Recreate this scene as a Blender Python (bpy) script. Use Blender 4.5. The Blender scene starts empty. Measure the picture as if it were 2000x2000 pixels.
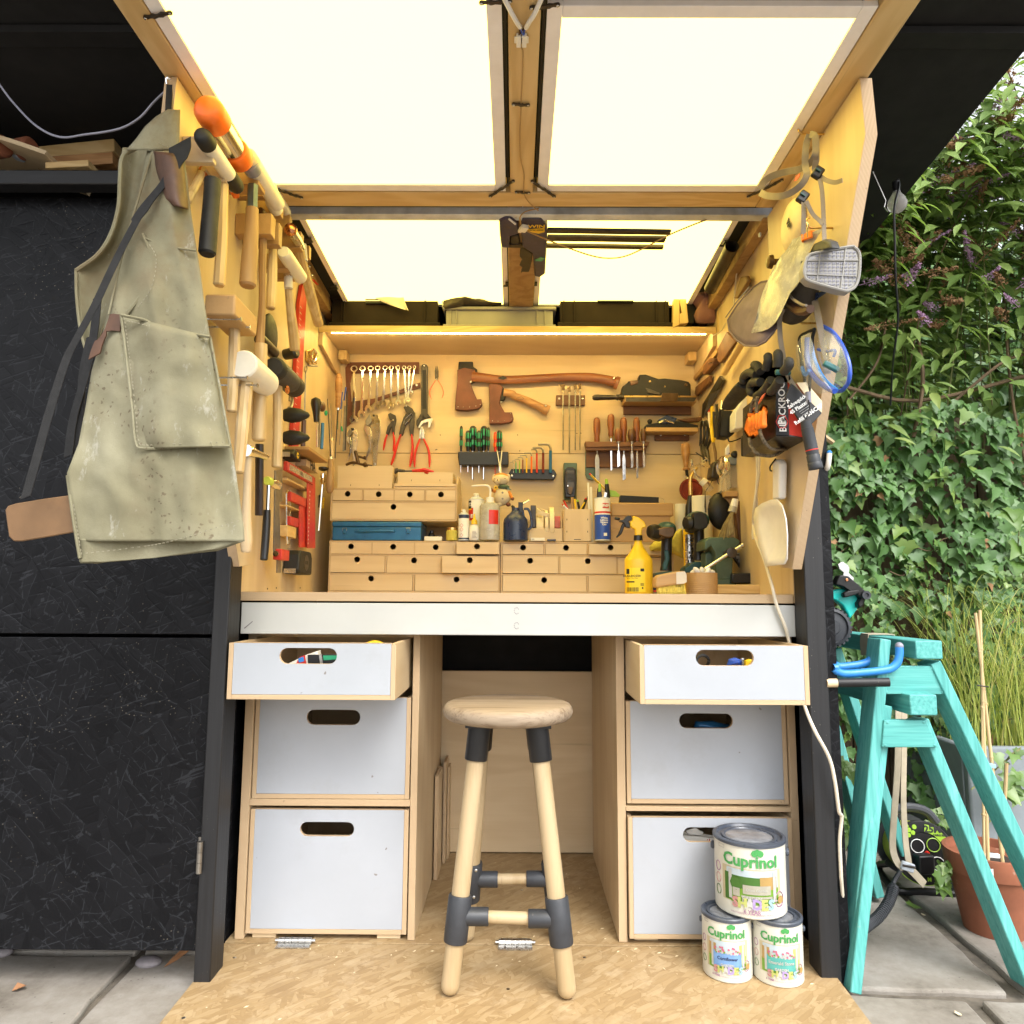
# open tool bay of a black timber shed, built object by object (compact layout: one space per indent)
import bpy,bmesh,math,random
from mathutils import Vector as V,Matrix,noise
rnd=random.Random(11)
sc=bpy.context.scene
col=sc.collection
FOC,EYE=1400.0,0.88
_p,_r,_y=math.atan(163/1400),math.radians(.3),-.005
FW=V((math.sin(_y)*math.cos(_p),math.cos(_y)*math.cos(_p),math.sin(_p)))
_R0=V((math.cos(_y),-math.sin(_y),0));_U0=_R0.cross(FW)
RT=_R0*math.cos(_r)+_U0*math.sin(_r);UP=_U0*math.cos(_r)-_R0*math.sin(_r)
cam=bpy.data.objects.new('camera',bpy.data.cameras.new('camera'));col.objects.link(cam)
cam.data.sensor_width=36;cam.data.lens=36*FOC/2000;cam.data.clip_start=.05;cam.data.clip_end=500
cm=Matrix((RT,UP,-FW)).transposed().to_4x4();cm.translation=V((0,0,EYE));cam.matrix_world=cm
sc.camera=cam
SUN_EL,SUN_AZ=math.radians(52),math.radians(152)
w=bpy.data.worlds.new('World');sc.world=w;w.use_nodes=True
nt=w.node_tree;bg=nt.nodes['Background'];sky=nt.nodes.new('ShaderNodeTexSky')
sky.sky_type='NISHITA';sky.sun_disc=False;sky.sun_elevation=SUN_EL;sky.sun_rotation=SUN_AZ
sky.dust_density=4;sky.air_density=1.0;sky.ozone_density=1.0
hs=nt.nodes.new('ShaderNodeHueSaturation');hs.inputs['Saturation'].default_value=.15
nt.links.new(sky.outputs[0],hs.inputs['Color']);nt.links.new(hs.outputs[0],bg.inputs[0]);bg.inputs[1].default_value=.15
sl=bpy.data.lights.new('sun','SUN');sl.energy=.62;sl.angle=math.radians(28);sl.color=(1,.96,.9)
so=bpy.data.objects.new('sun',sl);col.objects.link(so)
sd=V((math.sin(SUN_AZ)*math.cos(SUN_EL),math.cos(SUN_AZ)*math.cos(SUN_EL),math.sin(SUN_EL)))
so.rotation_euler=sd.to_track_quat('Z','Y').to_euler();so.location=(0,-3,6)
sc.view_settings.view_transform='Standard';sc.view_settings.look='None';sc.view_settings.gamma=1
sc.view_settings.use_curve_mapping=False;sc.view_settings.exposure=1.62
sc.render.engine='CYCLES'
sc.cycles.max_bounces=7;sc.cycles.diffuse_bounces=3;sc.cycles.glossy_bounces=3;sc.cycles.transmission_bounces=4
CR={'0':(0,0,1),'A':(0,0,.2588),'B':(340,160,.25875),'C':(400,560,.31042),'D':(640,540,.20704),'E':(1000,540,.20704),'F':(640,860,.18634),'G':(960,860,.18634),'H':(1220,800,.19665),'I':(1320,200,.20704),'J':(1320,560,.20704),'K':(1560,1080,.22774),'L':(1560,1480,.26911),'M':(1340,1580,.19663),'N':(820,1320,.35191),'O':(420,1220,.33117),'P':(1160,1220,.33126),'R':(0,200,.47619),'S':(1560,0,.36244),'T':(1600,680,.28986),'V':(0,1500,.2588),'W':(500,340,.2588),'X':(960,340,.2795),'Y':(860,0,.21739),'Z':(0,0,.21739)}
def at(c,x,y,ax,val):
 ox,oy,s=CR[c];u,v=ox+x*s,oy+y*s
 d=FW+RT*((u-1000)/FOC)-UP*((v-1000)/FOC)
 return V((0,0,EYE))+d*((val-(0,0,EYE)[ax])/d[ax])
class Pl:
 """a plane x, y or z = val, addressed by the photograph's coordinates"""
 def __init__(s,c,ax,val):s.c,s.ax,s.val=c,'xyz'.index(ax),val
 def __call__(s,x,y,off=0):return at(s.c,x,y,s.ax,s.val+off)
 def l(s,*p,off=0):return[at(s.c,x,y,s.ax,s.val+off)for x,y in p]
MT={}
def lin(*c):return tuple(((x/255+.055)/1.055)**2.4 if x>10 else x/255/12.92 for x in c)+(1,)
class NT:
 def __init__(s,name):
  s.m=bpy.data.materials.new(name);s.m.use_nodes=True;s.t=s.m.node_tree;s.b=s.t.nodes['Principled BSDF'];MT[name]=s.m
  s.co=s.n('ShaderNodeTexCoord').outputs['Object']
 def n(s,ty,ins=None,**kw):
  n=s.t.nodes.new(ty)
  for k,v in kw.items():setattr(n,k,v)
  for k,v in(ins or{}).items():s.set(n.inputs[k],v)
  return n
 def set(s,i,v):
  if isinstance(v,bpy.types.NodeSocket):s.t.links.new(v,i)
  else:i.default_value=v
 def map(s,scale,rot=(0,0,0),loc=(0,0,0),co=None):
  return s.n('ShaderNodeMapping',{'Vector':co or s.co,'Scale':scale,'Rotation':rot,'Location':loc}).outputs[0]
 def noise(s,co,scale,detail=3,rough=.55,dist=0):
  return s.n('ShaderNodeTexNoise',{'Vector':co,'Scale':scale,'Detail':detail,'Roughness':rough,'Distortion':dist}).outputs[0]
 def vor(s,co,scale,feature='F1',out='Distance',rand=1):
  return s.n('ShaderNodeTexVoronoi',{'Vector':co,'Scale':scale,'Randomness':rand},feature=feature).outputs[out]
 def math(s,op,a,b=0,c=0):
  n=s.n('ShaderNodeMath',operation=op)
  for i,v in enumerate((a,b,c)):s.set(n.inputs[i],v)
  return n.outputs[0]
 def ramp(s,f,*st,mode='LINEAR'):
  n=s.n('ShaderNodeValToRGB',{'Fac':f});r=n.color_ramp;r.interpolation=mode
  while len(r.elements)<len(st):r.elements.new(.5)
  for e,(p,c)in zip(r.elements,st):e.position=p;e.color=c if len(c)==4 else tuple(c)+(1,)
  return n.outputs[0]
 def mix(s,f,a,b,mode='MIX'):
  n=s.n('ShaderNodeMix',data_type='RGBA',blend_type=mode)
  s.set(n.inputs[0],f);s.set(n.inputs[6],a);s.set(n.inputs[7],b);return n.outputs[2]
 def bump(s,h,st=.3,d=.002):
  s.set(s.b.inputs['Normal'],s.n('ShaderNodeBump',{'Height':h,'Strength':st,'Distance':d}).outputs[0])
 def out(s,c=None,r=None,metal=None,**kw):
  if c is not None:s.set(s.b.inputs['Base Color'],c)
  if r is not None:s.set(s.b.inputs['Roughness'],r)
  if metal is not None:s.set(s.b.inputs['Metallic'],metal)
  for k,v in kw.items():s.set(s.b.inputs[k.replace('_',' ')],v)
  return s.m
def sc4(c,k):return tuple(min(1,x*k)for x in c[:3])+(1,)
def plain(name,c,rough=.5,metal=0,var=.25,vs=25,bump=.08,bs=260,wear=None,wa=.62,**kw):
 """paint, plastic, metal, cloth: one base colour with mottling, fine relief and optional wear patches"""
 t=NT(name);c=tuple(c[:3])+(1,);nz=t.noise(t.co,vs,4,.6)
 base=t.ramp(nz,(.25,sc4(c,1-var)),(.75,sc4(c,1+var)))
 if wear:base=t.mix(t.ramp(t.noise(t.map((1,1,1),loc=(3,1,7)),vs*2.2,6,.7),(wa,(0,0,0)),(wa+.05,(1,1,1))),base,tuple(wear[:3])+(1,))
 t.out(base,t.math('ADD',t.math('MULTIPLY',t.noise(t.co,vs*3,2),.24),rough-.12),metal,**kw)
 if bump:t.bump(t.noise(t.co,bs,3),bump,.001)
 return t.m
def wood(name,c1,c2,axis='z',sc_=1.0,rough=.55,rings=9,fine=.35,var=.25,bump=.12,lo=.15,hi=.8):
 t=NT(name);k='xyz'.index(axis)
 s1=[5*sc_]*3;s1[k]=.9*sc_;s2=[170*sc_]*3;s2[k]=5*sc_
 n1=t.noise(t.map(s1),1,3,.5,.5)
 ring=t.math('ADD',t.math('MULTIPLY',t.math('SINE',t.math('MULTIPLY',n1,rings*6.28)),.5),.5)
 f=t.math('ADD',t.math('MULTIPLY',ring,1-fine),t.math('MULTIPLY',t.noise(t.map(s2),1,3,.6),fine))
 big=t.noise(t.map((3,3,3),loc=(9,4,2)),1.2,3)
 cc=t.ramp(f,(lo,c2),(hi,c1))
 cc=t.mix(t.math('MULTIPLY',big,var*1.5),cc,sc4(tuple(c2)+(1,),.72))
 sp=t.ramp(t.noise(t.map([x*.3 for x in s2],loc=(1,7,3)),1,2),(.70,(0,0,0)),(.76,(1,1,1)))
 cc=t.mix(t.math('MULTIPLY',sp,.35),cc,sc4(tuple(c2)+(1,),.45))
 t.out(cc,t.math('ADD',t.math('MULTIPLY',n1,.25),rough-.12));t.bump(f,bump,.0008);return t.m
def plyedge(name,axis,per=.0027):
 t=NT(name);k='XYZ'.index(axis)
 x=t.n('ShaderNodeSeparateXYZ',{0:t.co}).outputs[k]
 x=t.math('ADD',x,t.math('MULTIPLY',t.noise(t.map((6,6,6)),1,2),.0012))
 st=t.math('FRACT',t.math('DIVIDE',x,per))
 s2=[60]*3;s2[k]=400
 nz=t.noise(t.map(s2),1,3)
 c=t.ramp(st,(0,(.34,.21,.105)),(.36,(.34,.215,.11)),(.46,(.64,.49,.31)),(.92,(.60,.45,.28)),(1,(.36,.22,.11)))
 c=t.mix(t.math('MULTIPLY',nz,.55),c,(.46,.33,.20,1))
 vd=t.ramp(t.noise(t.map([14]*3,loc=(2,2,2)),3,4,.7),(.68,(0,0,0)),(.72,(1,1,1)))
 c=t.mix(t.math('MULTIPLY',vd,.6),c,(.12,.07,.035,1))
 t.out(c,.7);t.bump(st,.15,.0006);return t.m
def osb(name,cols,rough,black=False,sc_=1.0,plane='xy'):
 t=NT(name);lay=[]
 for i,(a,o)in enumerate(((.35,0),(1.35,5),(-.75,11),(2.4,17))[:3 if black else 4]):
  rot=(0,0,a)if plane=='xy' else(0,a,0)
  scl=(9*sc_,38*sc_,9*sc_)if plane=='xy' else(6*sc_,6*sc_,26*sc_)
  wv=t.n('ShaderNodeVectorMath',{0:t.co,1:t.n('ShaderNodeVectorMath',{0:t.n('ShaderNodeTexNoise',{'Vector':t.co,'Scale':9.0,'Detail':3.0}).outputs['Color'],1:(.02,.02,.02)},operation='MULTIPLY').outputs[0]},operation='ADD').outputs[0]
  ro=t.n('ShaderNodeVectorRotate',{'Vector':wv,'Angle':a},rotation_type='Z_AXIS' if plane=='xy' else 'Y_AXIS').outputs[0]
  co=t.map(scl,loc=(o,o*.7,o*1.3),co=ro)
  rv=t.n('ShaderNodeTexVoronoi',{'Vector':co,'Scale':1.0},feature='F1')
  ed=t.vor(co,1.0,'DISTANCE_TO_EDGE')
  val=t.n('ShaderNodeSeparateColor',{0:rv.outputs['Color']})
  lay.append((val.outputs[0],val.outputs[1],ed,t.noise(t.map((26,190,26)if plane=='xy' else(26,26,190),co=ro),1,2)))
 cc=cols[0]+(1,);h=t.math('MULTIPLY',lay[0][3],.4);ln=0.0
 for i,(pick,tone,ed,gr)in enumerate(lay):
  on=t.math('GREATER_THAN',pick,.52 if i else-1)
  k=t.math('ADD',t.math('MULTIPLY',tone,.75),t.math('MULTIPLY',gr,.3))
  fc=t.ramp(k,(.12,cols[0]),(.5,cols[1]),(.9,cols[2]))
  edge=t.math('LESS_THAN',ed,.05)
  fc=t.mix(t.math('MULTIPLY',edge,.35 if not black else 0),fc,cols[3]+(1,))
  cc=t.mix(on,cc,fc)
  h=t.math('ADD',t.math('MULTIPLY',h,t.math('SUBTRACT',1,on)),t.math('MULTIPLY',on,t.math('ADD',t.math('ADD',t.math('MULTIPLY',gr,.35),t.math('MULTIPLY',tone,.5)),t.math('MULTIPLY',t.math('MINIMUM',ed,.12),3))))
  if black:
   l_=t.math('MULTIPLY',t.math('MULTIPLY',t.math('LESS_THAN',ed,.035),t.math('GREATER_THAN',gr,.52)),t.math('GREATER_THAN',tone,.40))
   ln=l_ if i==0 else t.math('MAXIMUM',ln,t.math('MULTIPLY',l_,on))
 if black:
  dust=t.ramp(t.vor(t.map((1,1,1)),85,'F1'),(.0,(1,1,1)),(.10,(1,1,1)),(.12,(0,0,0)))
  low=t.math('MULTIPLY',t.ramp(t.noise(t.map((3,3,3)),1.3,3),(.50,(0,0,0)),(.62,(1,1,1))),dust)
  cc=t.mix(t.math('MULTIPLY',ln,.17),cc,(.075,.08,.09,1))
  cc=t.mix(t.math('MULTIPLY',low,.4),cc,(.30,.26,.20,1))
 if not black:
  wn=t.noise(t.map((1,1,1),loc=(3,8,1)),4.5,6,.7);cc=t.mix(t.ramp(wn,(.5,(0,0,0)),(.75,(.6,.6,.6))),cc,(.20,.125,.06,1));cc=t.mix(t.ramp(t.noise(t.map((1,1,1),loc=(7,1,4)),7,5,.7),(.55,(0,0,0)),(.75,(.5,.5,.5))),cc,(.50,.40,.26,1))
 if black:t.b.inputs['Specular IOR Level'].default_value=.15
 t.out(cc,rough);t.bump(h,.32 if black else .2,.003 if black else .0012);return t.m
birch=((.68,.53,.33),(.60,.445,.26))
for a in 'xyz':
 wood('birch_'+a,*birch,axis=a,rings=5,fine=.45,rough=.5,bump=.05)
 wood('pine_'+a,(.70,.50,.235),(.60,.40,.165),axis=a,sc_=1.3,rings=10,lo=.22,hi=.72)
 wood('beech_'+a,(.50,.31,.135),(.42,.245,.095),axis=a,sc_=1.6,rings=4,fine=.6)
 wood('ash_'+a,(.66,.50,.27),(.54,.37,.17),axis=a,sc_=2.2,rings=7,fine=.45,rough=.4,lo=.26,hi=.68)
 plyedge('plyedge_'+a,a.upper())
wood('oldwood',(.40,.25,.11),(.30,.17,.07),'z',2,rings=6)
wood('walnut',(.13,.055,.024),(.07,.028,.013),'z',2.5,rough=.35,rings=5)
wood('cherry_z',(.26,.085,.030),(.18,.055,.02),'z',2.5,rough=.3,rings=5)
wood('cherry_x',(.33,.125,.042),(.21,.07,.025),'x',2.0,rough=.35,rings=5)
wood('hickory_x',(.46,.25,.10),(.33,.16,.06),'x',2.5,rough=.4,rings=7)
wood('rack_wood',(.20,.085,.034),(.13,.05,.02),'x',2,rings=5)
wood('ebony',(.035,.02,.014),(.012,.008,.006),'z',3,rough=.3)
wood('seat_wood',(.355,.28,.20),(.17,.115,.068),'x',.85,rings=2,fine=.8,rough=.6,lo=.36,hi=.60)
wood('stool_leg',(.46,.35,.205),(.38,.275,.145),'z',1.2,rings=4,fine=.55,rough=.5,lo=.28,hi=.66)
wood('fence_wood',(.17,.115,.07),(.09,.06,.036),'z',2,rings=7,rough=.85)
wood('cane',(.55,.40,.20),(.42,.29,.13),'z',2,rings=3)
osb('osb',((.27,.178,.082),(.33,.228,.112),(.385,.28,.152),(.25,.158,.07)),.6,sc_=2.0)
osb('black_osb',((.0042,.0044,.0054),(.0055,.0057,.0068),(.0075,.0078,.0092),(.01,.01,.01)),.38,True,1.5,'xz')
osb('black_osb_side',((.0042,.0044,.0054),(.0055,.0057,.0068),(.0075,.0078,.0092),(.01,.01,.01)),.38,True,1.5,'xz')
def blacktimber(name,axis):
 t=NT(name);s2=[90]*3;s2['xyz'.index(axis)]=3
 g=t.noise(t.map(s2),1,4,.6)
 d=t.ramp(t.vor(t.co,95,'F1'),(.0,(1,1,1)),(.08,(1,1,1)),(.1,(0,0,0)))
 d=t.math('MULTIPLY',d,t.ramp(t.noise(t.co,5,3),(.5,(0,0,0)),(.6,(1,1,1))))
 t.out(t.mix(t.math('MULTIPLY',d,.6),t.ramp(g,(.3,(.006,.006,.007)),(.8,(.012,.0125,.0145))),(.28,.25,.2,1)),.5);t.bump(g,.35,.0016);return t.m
for a in 'xyz':blacktimber('black_timber_'+a,a)
plain('black_roof',(.007,.0066,.0066),.85,var=.4,vs=5)
plain('black_plastic',(.008,.008,.009),.38,var=.3)
plain('black_rubber',(.010,.010,.0105),.6,var=.4,wear=(.05,.047,.044),wa=.7)
plain('grey_rubber',(.028,.031,.037),.5,wear=(.08,.075,.07),wa=.66)
plain('steel',(.55,.54,.52),.28,1,.15)
plain('chrome',(.74,.73,.71),.14,1,.08,bump=.02)
plain('dull_steel',(.32,.30,.27),.42,1,.3,wear=(.16,.10,.06),wa=.66)
plain('dark_steel',(.075,.066,.058),.4,.8,.4)
plain('blued_steel',(.10,.13,.16),.4,.7,.3)
plain('galvanised',(.56,.60,.66),.45,.1,.35,vs=12,wear=(.10,.09,.08),wa=.68)
plain('bronze',(.10,.06,.032),.38,.8,.4)
plain('brass',(.60,.40,.14),.3,1,.2)
plain('copper',(.62,.28,.14),.25,1,.2)
plain('iron',(.011,.0105,.0105),.5,.3,.4)
def laminate(name,c):
 t=NT(name);big=t.noise(t.co,3.5,5,.6);cc=t.ramp(big,(.3,sc4(c,.93)),(.7,sc4(c,1.04)))
 rub=t.ramp(t.noise(t.map((1,5,1),loc=(2,6,4)),6,6,.72),(.54,(0,0,0)),(.72,(1,1,1)));cc=t.mix(t.math('MULTIPLY',rub,.16),cc,(.24,.22,.19,1))
 wv=t.n('ShaderNodeVectorMath',{0:t.co,1:t.n('ShaderNodeVectorMath',{0:t.n('ShaderNodeTexNoise',{'Vector':t.co,'Scale':70.0}).outputs['Color'],1:(.012,.012,.012)},operation='MULTIPLY').outputs[0]},operation='ADD').outputs[0]
 nick=t.math('MULTIPLY',t.ramp(t.vor(wv,17,'F1'),(.0,(1,1,1)),(.045,(1,1,1)),(.06,(0,0,0))),t.math('GREATER_THAN',t.noise(t.map((1,1,1),loc=(5,5,9)),5,2),.50))
 cc=t.mix(t.math('MULTIPLY',nick,.75),cc,(.16,.13,.10,1));t.out(cc,t.math('ADD',t.math('MULTIPLY',rub,.2),.32));t.bump(t.noise(t.co,240,2),.03,.001);return t.m
laminate('white_laminate',(.375,.40,.44))
plain('white_paint',(.50,.51,.495),.45,0,.05,vs=6,bump=.05,bs=60,wear=(.38,.35,.31),wa=.77)
plain('white_plastic',(.74,.72,.68),.4,0,.06)
plain('led_frame',(.86,.82,.79),.4,0,.06)
plain('clear_plastic',(.85,.84,.80),.15,0,.05,Transmission_Weight=.85,IOR=1.15)
plain('cream',(.70,.58,.38),.5,0,.1)
plain('nylon',(.76,.72,.62),.35,0,.05)
plain('orange',(.85,.16,.012),.4,0,.12)
plain('orange_glow',(.90,.20,.01),.6,0,.15)
plain('red',(.56,.026,.014),.35,0,.15)
plain('red_paint',(.48,.03,.02),.4,0,.2,wear=(.3,.22,.18),wa=.72)
plain('red_handle',(.62,.03,.018),.33,0,.12)
plain('dark_red',(.20,.03,.018),.35,.2,.2)
plain('coral',(.80,.17,.10),.4,0,.12)
plain('yellow',(.80,.52,.02),.35,0,.08)
plain('lime',(.30,.50,.04),.4,0,.1)
plain('lime_dull',(.52,.58,.08),.4,0,.15)
plain('green',(.02,.32,.16),.35,0,.2)
plain('teal_plastic',(.01,.50,.45),.35,0,.1)
plain('drill_teal',(.012,.065,.07),.4,0,.3)
plain('dark_green',(.07,.115,.08),.4,.1,.35,vs=16,wear=(.20,.19,.15),wa=.68)
plain('blue_metal',(.020,.13,.30),.33,.2,.2)
plain('blue_plastic',(.02,.075,.42),.35,0,.12)
plain('navy',(.016,.03,.085),.3,0,.25)
plain('purple_navy',(.030,.028,.075),.4,0,.3)
plain('sky_blue',(.03,.22,.62),.4,0,.12,wear=(.01,.05,.16),wa=.7)
plain('bin_dark',(.020,.0135,.009),.75,0,.3,vs=8,Specular_IOR_Level=.15)
plain('bin_grey',(.25,.235,.21),.5,0,.12,vs=8)
plain('leather_brown',(.135,.038,.018),.5,0,.4,vs=14)
plain('leather_tan',(.15,.08,.032),.55,0,.2,vs=20)
plain('leather_red',(.075,.032,.014),.55,0,.35)
plain('rag_cream',(.60,.55,.47),.85,0,.1)
plain('rag_dark',(.055,.045,.032),.9,0,.4)
plain('pink_felt',(.32,.16,.12),.8,0,.15)
plain('cap_mauve',(.185,.14,.155),.85,0,.15)
plain('strap_grey',(.24,.20,.155),.8,0,.15,bump=.4,bs=900)
plain('filter_grey',(.27,.262,.245),.55,0,.1)
plain('bag_film',(.37,.355,.32),.25,0,.2,vs=40)
plain('clear_film',(.62,.68,.74),.08,0,0,bump=0,Alpha=.30)
plain('plush_white',(.62,.52,.36),.95,0,.12,bump=.6,bs=500)
plain('plush_orange',(.62,.23,.045),.95,0,.2,bump=.6,bs=500)
plain('yellow_cloth',(.50,.43,.08),.9,0,.2)
plain('teal_dark',(.01,.10,.10),.4)
plain('glove',(.028,.026,.022),.75,0,.5,vs=40,bump=.5)
plain('bristle',(.70,.55,.10),.7,0,.3,vs=90)
plain('straw',(.36,.28,.13),.8,0,.35,vs=60)
plain('paper',(.74,.71,.64),.8,0,.05)
plain('can_cream',(.58,.565,.485),.4,0,.03)
plain('can_lid',(.055,.065,.085),.32,0,.2)
plain('lid_film',(.20,.21,.23),.12,.2,.5,vs=30)
plain('black_ink',(.02,.02,.02),.6,0,.1,bump=0)
plain('white_ink',(.80,.80,.78),.6,0,.03,bump=0)
plain('green_ink',(.05,.27,.07),.5,0,.1,bump=0)
plain('terracotta',(.24,.08,.038),.8,0,.25,vs=9,wear=(.40,.24,.17),wa=.64)
plain('joint_dirt',(.115,.098,.078),.95,0,.5,bump=.6,bs=90)
plain('soil',(.03,.022,.016),.95,0,.5,bump=.8,bs=120)
plain('concrete_pot',(.19,.215,.23),.8,0,.08,wear=(.10,.10,.10),wa=.72,vs=40)
plain('webbing',(.42,.36,.26),.85,0,.15,bump=.5,bs=800)
plain('bulb_glass',(.9,.88,.84),.08,0,.02,Transmission_Weight=.7,IOR=1.2)
plain('cable_white',(.62,.56,.45),.45,0,.08)
plain('cable_tan',(.40,.25,.10),.5,0,.1)
plain('cable_grey',(.22,.22,.27),.35,0,.1)
plain('black_strap',(.006,.006,.0065),.8,0,.3,bump=.5,bs=700)
plain('amber',(.45,.16,.02),.25,0,.2)
plain('stone',(.22,.20,.21),.7,0,.3)
plain('dry_leaf',(.27,.13,.055),.8,0,.3)
def emit(name,c,s):
 t=NT(name);t.set(t.b.inputs['Emission Color'],c);t.b.inputs['Emission Strength'].default_value=s;t.out(tuple(c),.5);return t.m
emit('led_panel',(1,.79,.18,1),1.5)
emit('led_strip',(1,.76,.29,1),26)
def canvas():
 t=NT('canvas');big=t.noise(t.co,5,5,.6);mid=t.noise(t.map((1,1,1),loc=(4,2,1)),16,5,.65)
 c=t.ramp(big,(.3,(.145,.13,.074)),(.5,(.185,.17,.102)),(.72,(.24,.225,.148)))
 c=t.mix(t.math('MULTIPLY',t.ramp(mid,(.52,(0,0,0)),(.70,(1,1,1))),.3),c,(.145,.11,.065,1))
 sp=t.ramp(t.vor(t.map((1,1,1),co=t.n('ShaderNodeVectorMath',{0:t.co,1:t.n('ShaderNodeVectorMath',{0:t.n('ShaderNodeTexNoise',{'Vector':t.co,'Scale':60.0}).outputs['Color'],1:(.02,.02,.02)},operation='MULTIPLY').outputs[0]},operation='ADD').outputs[0]),80,'F1'),(.0,(1,1,1)),(.17,(1,1,1)),(.27,(0,0,0)))
 z=t.n('ShaderNodeSeparateXYZ',{0:t.co}).outputs[2]
 reg=t.ramp(t.noise(t.map((1,1,1),loc=(8,3,5)),9,3),(.50,(0,0,0)),(.60,(1,1,1)))
 lo=t.ramp(t.math('SUBTRACT',z,.9),(.0,(1,1,1)),(.42,(1,1,1)),(.56,(.12,.12,.12)))
 hi=t.math('MULTIPLY',t.ramp(t.math('SUBTRACT',z,.9),(.50,(0,0,0)),(.62,(1,1,1))),t.ramp(mid,(.40,(0,0,0)),(.62,(1,1,1))))
 c=t.mix(t.math('MULTIPLY',hi,.55),c,(.15,.105,.05,1))  # brown tint up high paints the warm lamp light into the cloth
 c=t.mix(t.math('MULTIPLY',t.math('MULTIPLY',sp,reg),t.math('MULTIPLY',lo,.7)),c,(.085,.055,.03,1))
 pt=t.ramp(t.noise(t.map((2,2,1),loc=(5,9,5)),11,5,.75),(.60,(0,0,0)),(.70,(1,1,1)))
 c=t.mix(t.math('MULTIPLY',pt,.45),c,(.42,.41,.36,1))
 t.out(c,.9);wv=t.noise(t.co,700,2)
 t.bump(t.math('ADD',t.math('MULTIPLY',wv,.12),t.noise(t.co,14,4)),.5,.006);return t.m
canvas()
def paving():
 t=NT('paving');a=t.noise(t.co,3.2,6,.65);b=t.noise(t.co,38,5,.7)
 rn=t.n('ShaderNodeObjectInfo').outputs['Random']
 c=t.ramp(t.math('ADD',t.math('MULTIPLY',a,.75),t.math('MULTIPLY',b,.25)),(.32,(.10,.084,.066)),(.44,(.205,.183,.155)),(.60,(.30,.28,.25)))
 c=t.mix(t.math('MULTIPLY',rn,.25),c,(.21,.19,.16,1))
 sp=t.ramp(t.vor(t.co,60,'F1'),(.0,(1,1,1)),(.12,(1,1,1)),(.15,(0,0,0)))
 sp=t.math('MULTIPLY',sp,t.ramp(t.noise(t.co,9,3),(.54,(0,0,0)),(.6,(1,1,1))))
 c=t.mix(t.math('MULTIPLY',sp,.6),c,(.06,.05,.04,1))
 t.out(c,.75);t.bump(t.math('ADD',a,t.math('MULTIPLY',b,.35)),.5,.01);return t.m
paving()
def foliage(name,a,b,c,gloss=.35,tr=.25):
 t=NT(name);gi=t.n('ShaderNodeNewGeometry').outputs['Random Per Island'];oi=t.n('ShaderNodeObjectInfo').outputs['Random']
 r=t.math('FRACT',t.math('ADD',gi,oi));cc=t.ramp(r,(.0,a),(.55,b),(.86,b),(.95,c),(1,c))
 cc=t.mix(t.math('MULTIPLY',t.noise(t.co,45,4),.5),cc,sc4(tuple(a)+(1,),.75))
 t.out(cc,gloss);t.b.inputs['Subsurface Weight'].default_value=0
 tl=t.n('ShaderNodeBsdfTranslucent',{'Color':t.mix(.5,cc,(.20,.35,.02,1),'MIX')})
 ms=t.n('ShaderNodeMixShader',{0:tr});t.t.links.new(t.b.outputs[0],ms.inputs[1]);t.t.links.new(tl.outputs[0],ms.inputs[2])
 t.t.links.new(ms.outputs[0],t.t.nodes['Material Output'].inputs[0]);return t.m
foliage('ivy',(.06,.145,.038),(.12,.245,.066),(.24,.36,.08),.46,.25)
foliage('ivy_young',(.09,.17,.04),(.15,.26,.055),(.24,.34,.08),.35,.3)
foliage('buddleia',(.15,.25,.06),(.29,.41,.11),(.38,.47,.13),.5,.45)
foliage('conifer',(.06,.10,.05),(.10,.16,.07),(.15,.21,.09),.6,.2)
foliage('dried_flower',(.20,.10,.04),(.30,.165,.07),(.38,.23,.11),.8,.1)
foliage('lilac_flower',(.52,.28,.50),(.64,.40,.62),(.72,.52,.72),.7,.25)
foliage('blade',(.34,.42,.08),(.55,.58,.13),(.62,.52,.18),.5,.35)
foliage('magenta_flower',(.50,.02,.25),(.60,.05,.32),(.65,.1,.4),.6,.2)
plain('twig',(.13,.085,.045),.85,0,.4)
plain('stem_green',(.16,.17,.06),.8,0,.3)
def tealpaint():
 for a in 'xyz':
  t=NT('teal_paint_'+a);s2=[120]*3;s2['xyz'.index(a)]=4
  g=t.noise(t.map(s2),1,4,.65)
  c=t.ramp(g,(.25,(.045,.235,.22)),(.5,(.085,.36,.335)),(.8,(.16,.46,.43)))
  wr=t.ramp(t.noise(t.map([6]*3),2.2,6,.75),(.63,(0,0,0)),(.66,(1,1,1)))
  c=t.mix(t.math('MULTIPLY',wr,.5),c,(.24,.34,.30,1))
  t.out(c,.55);t.bump(g,.4,.0015)
tealpaint()
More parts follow.
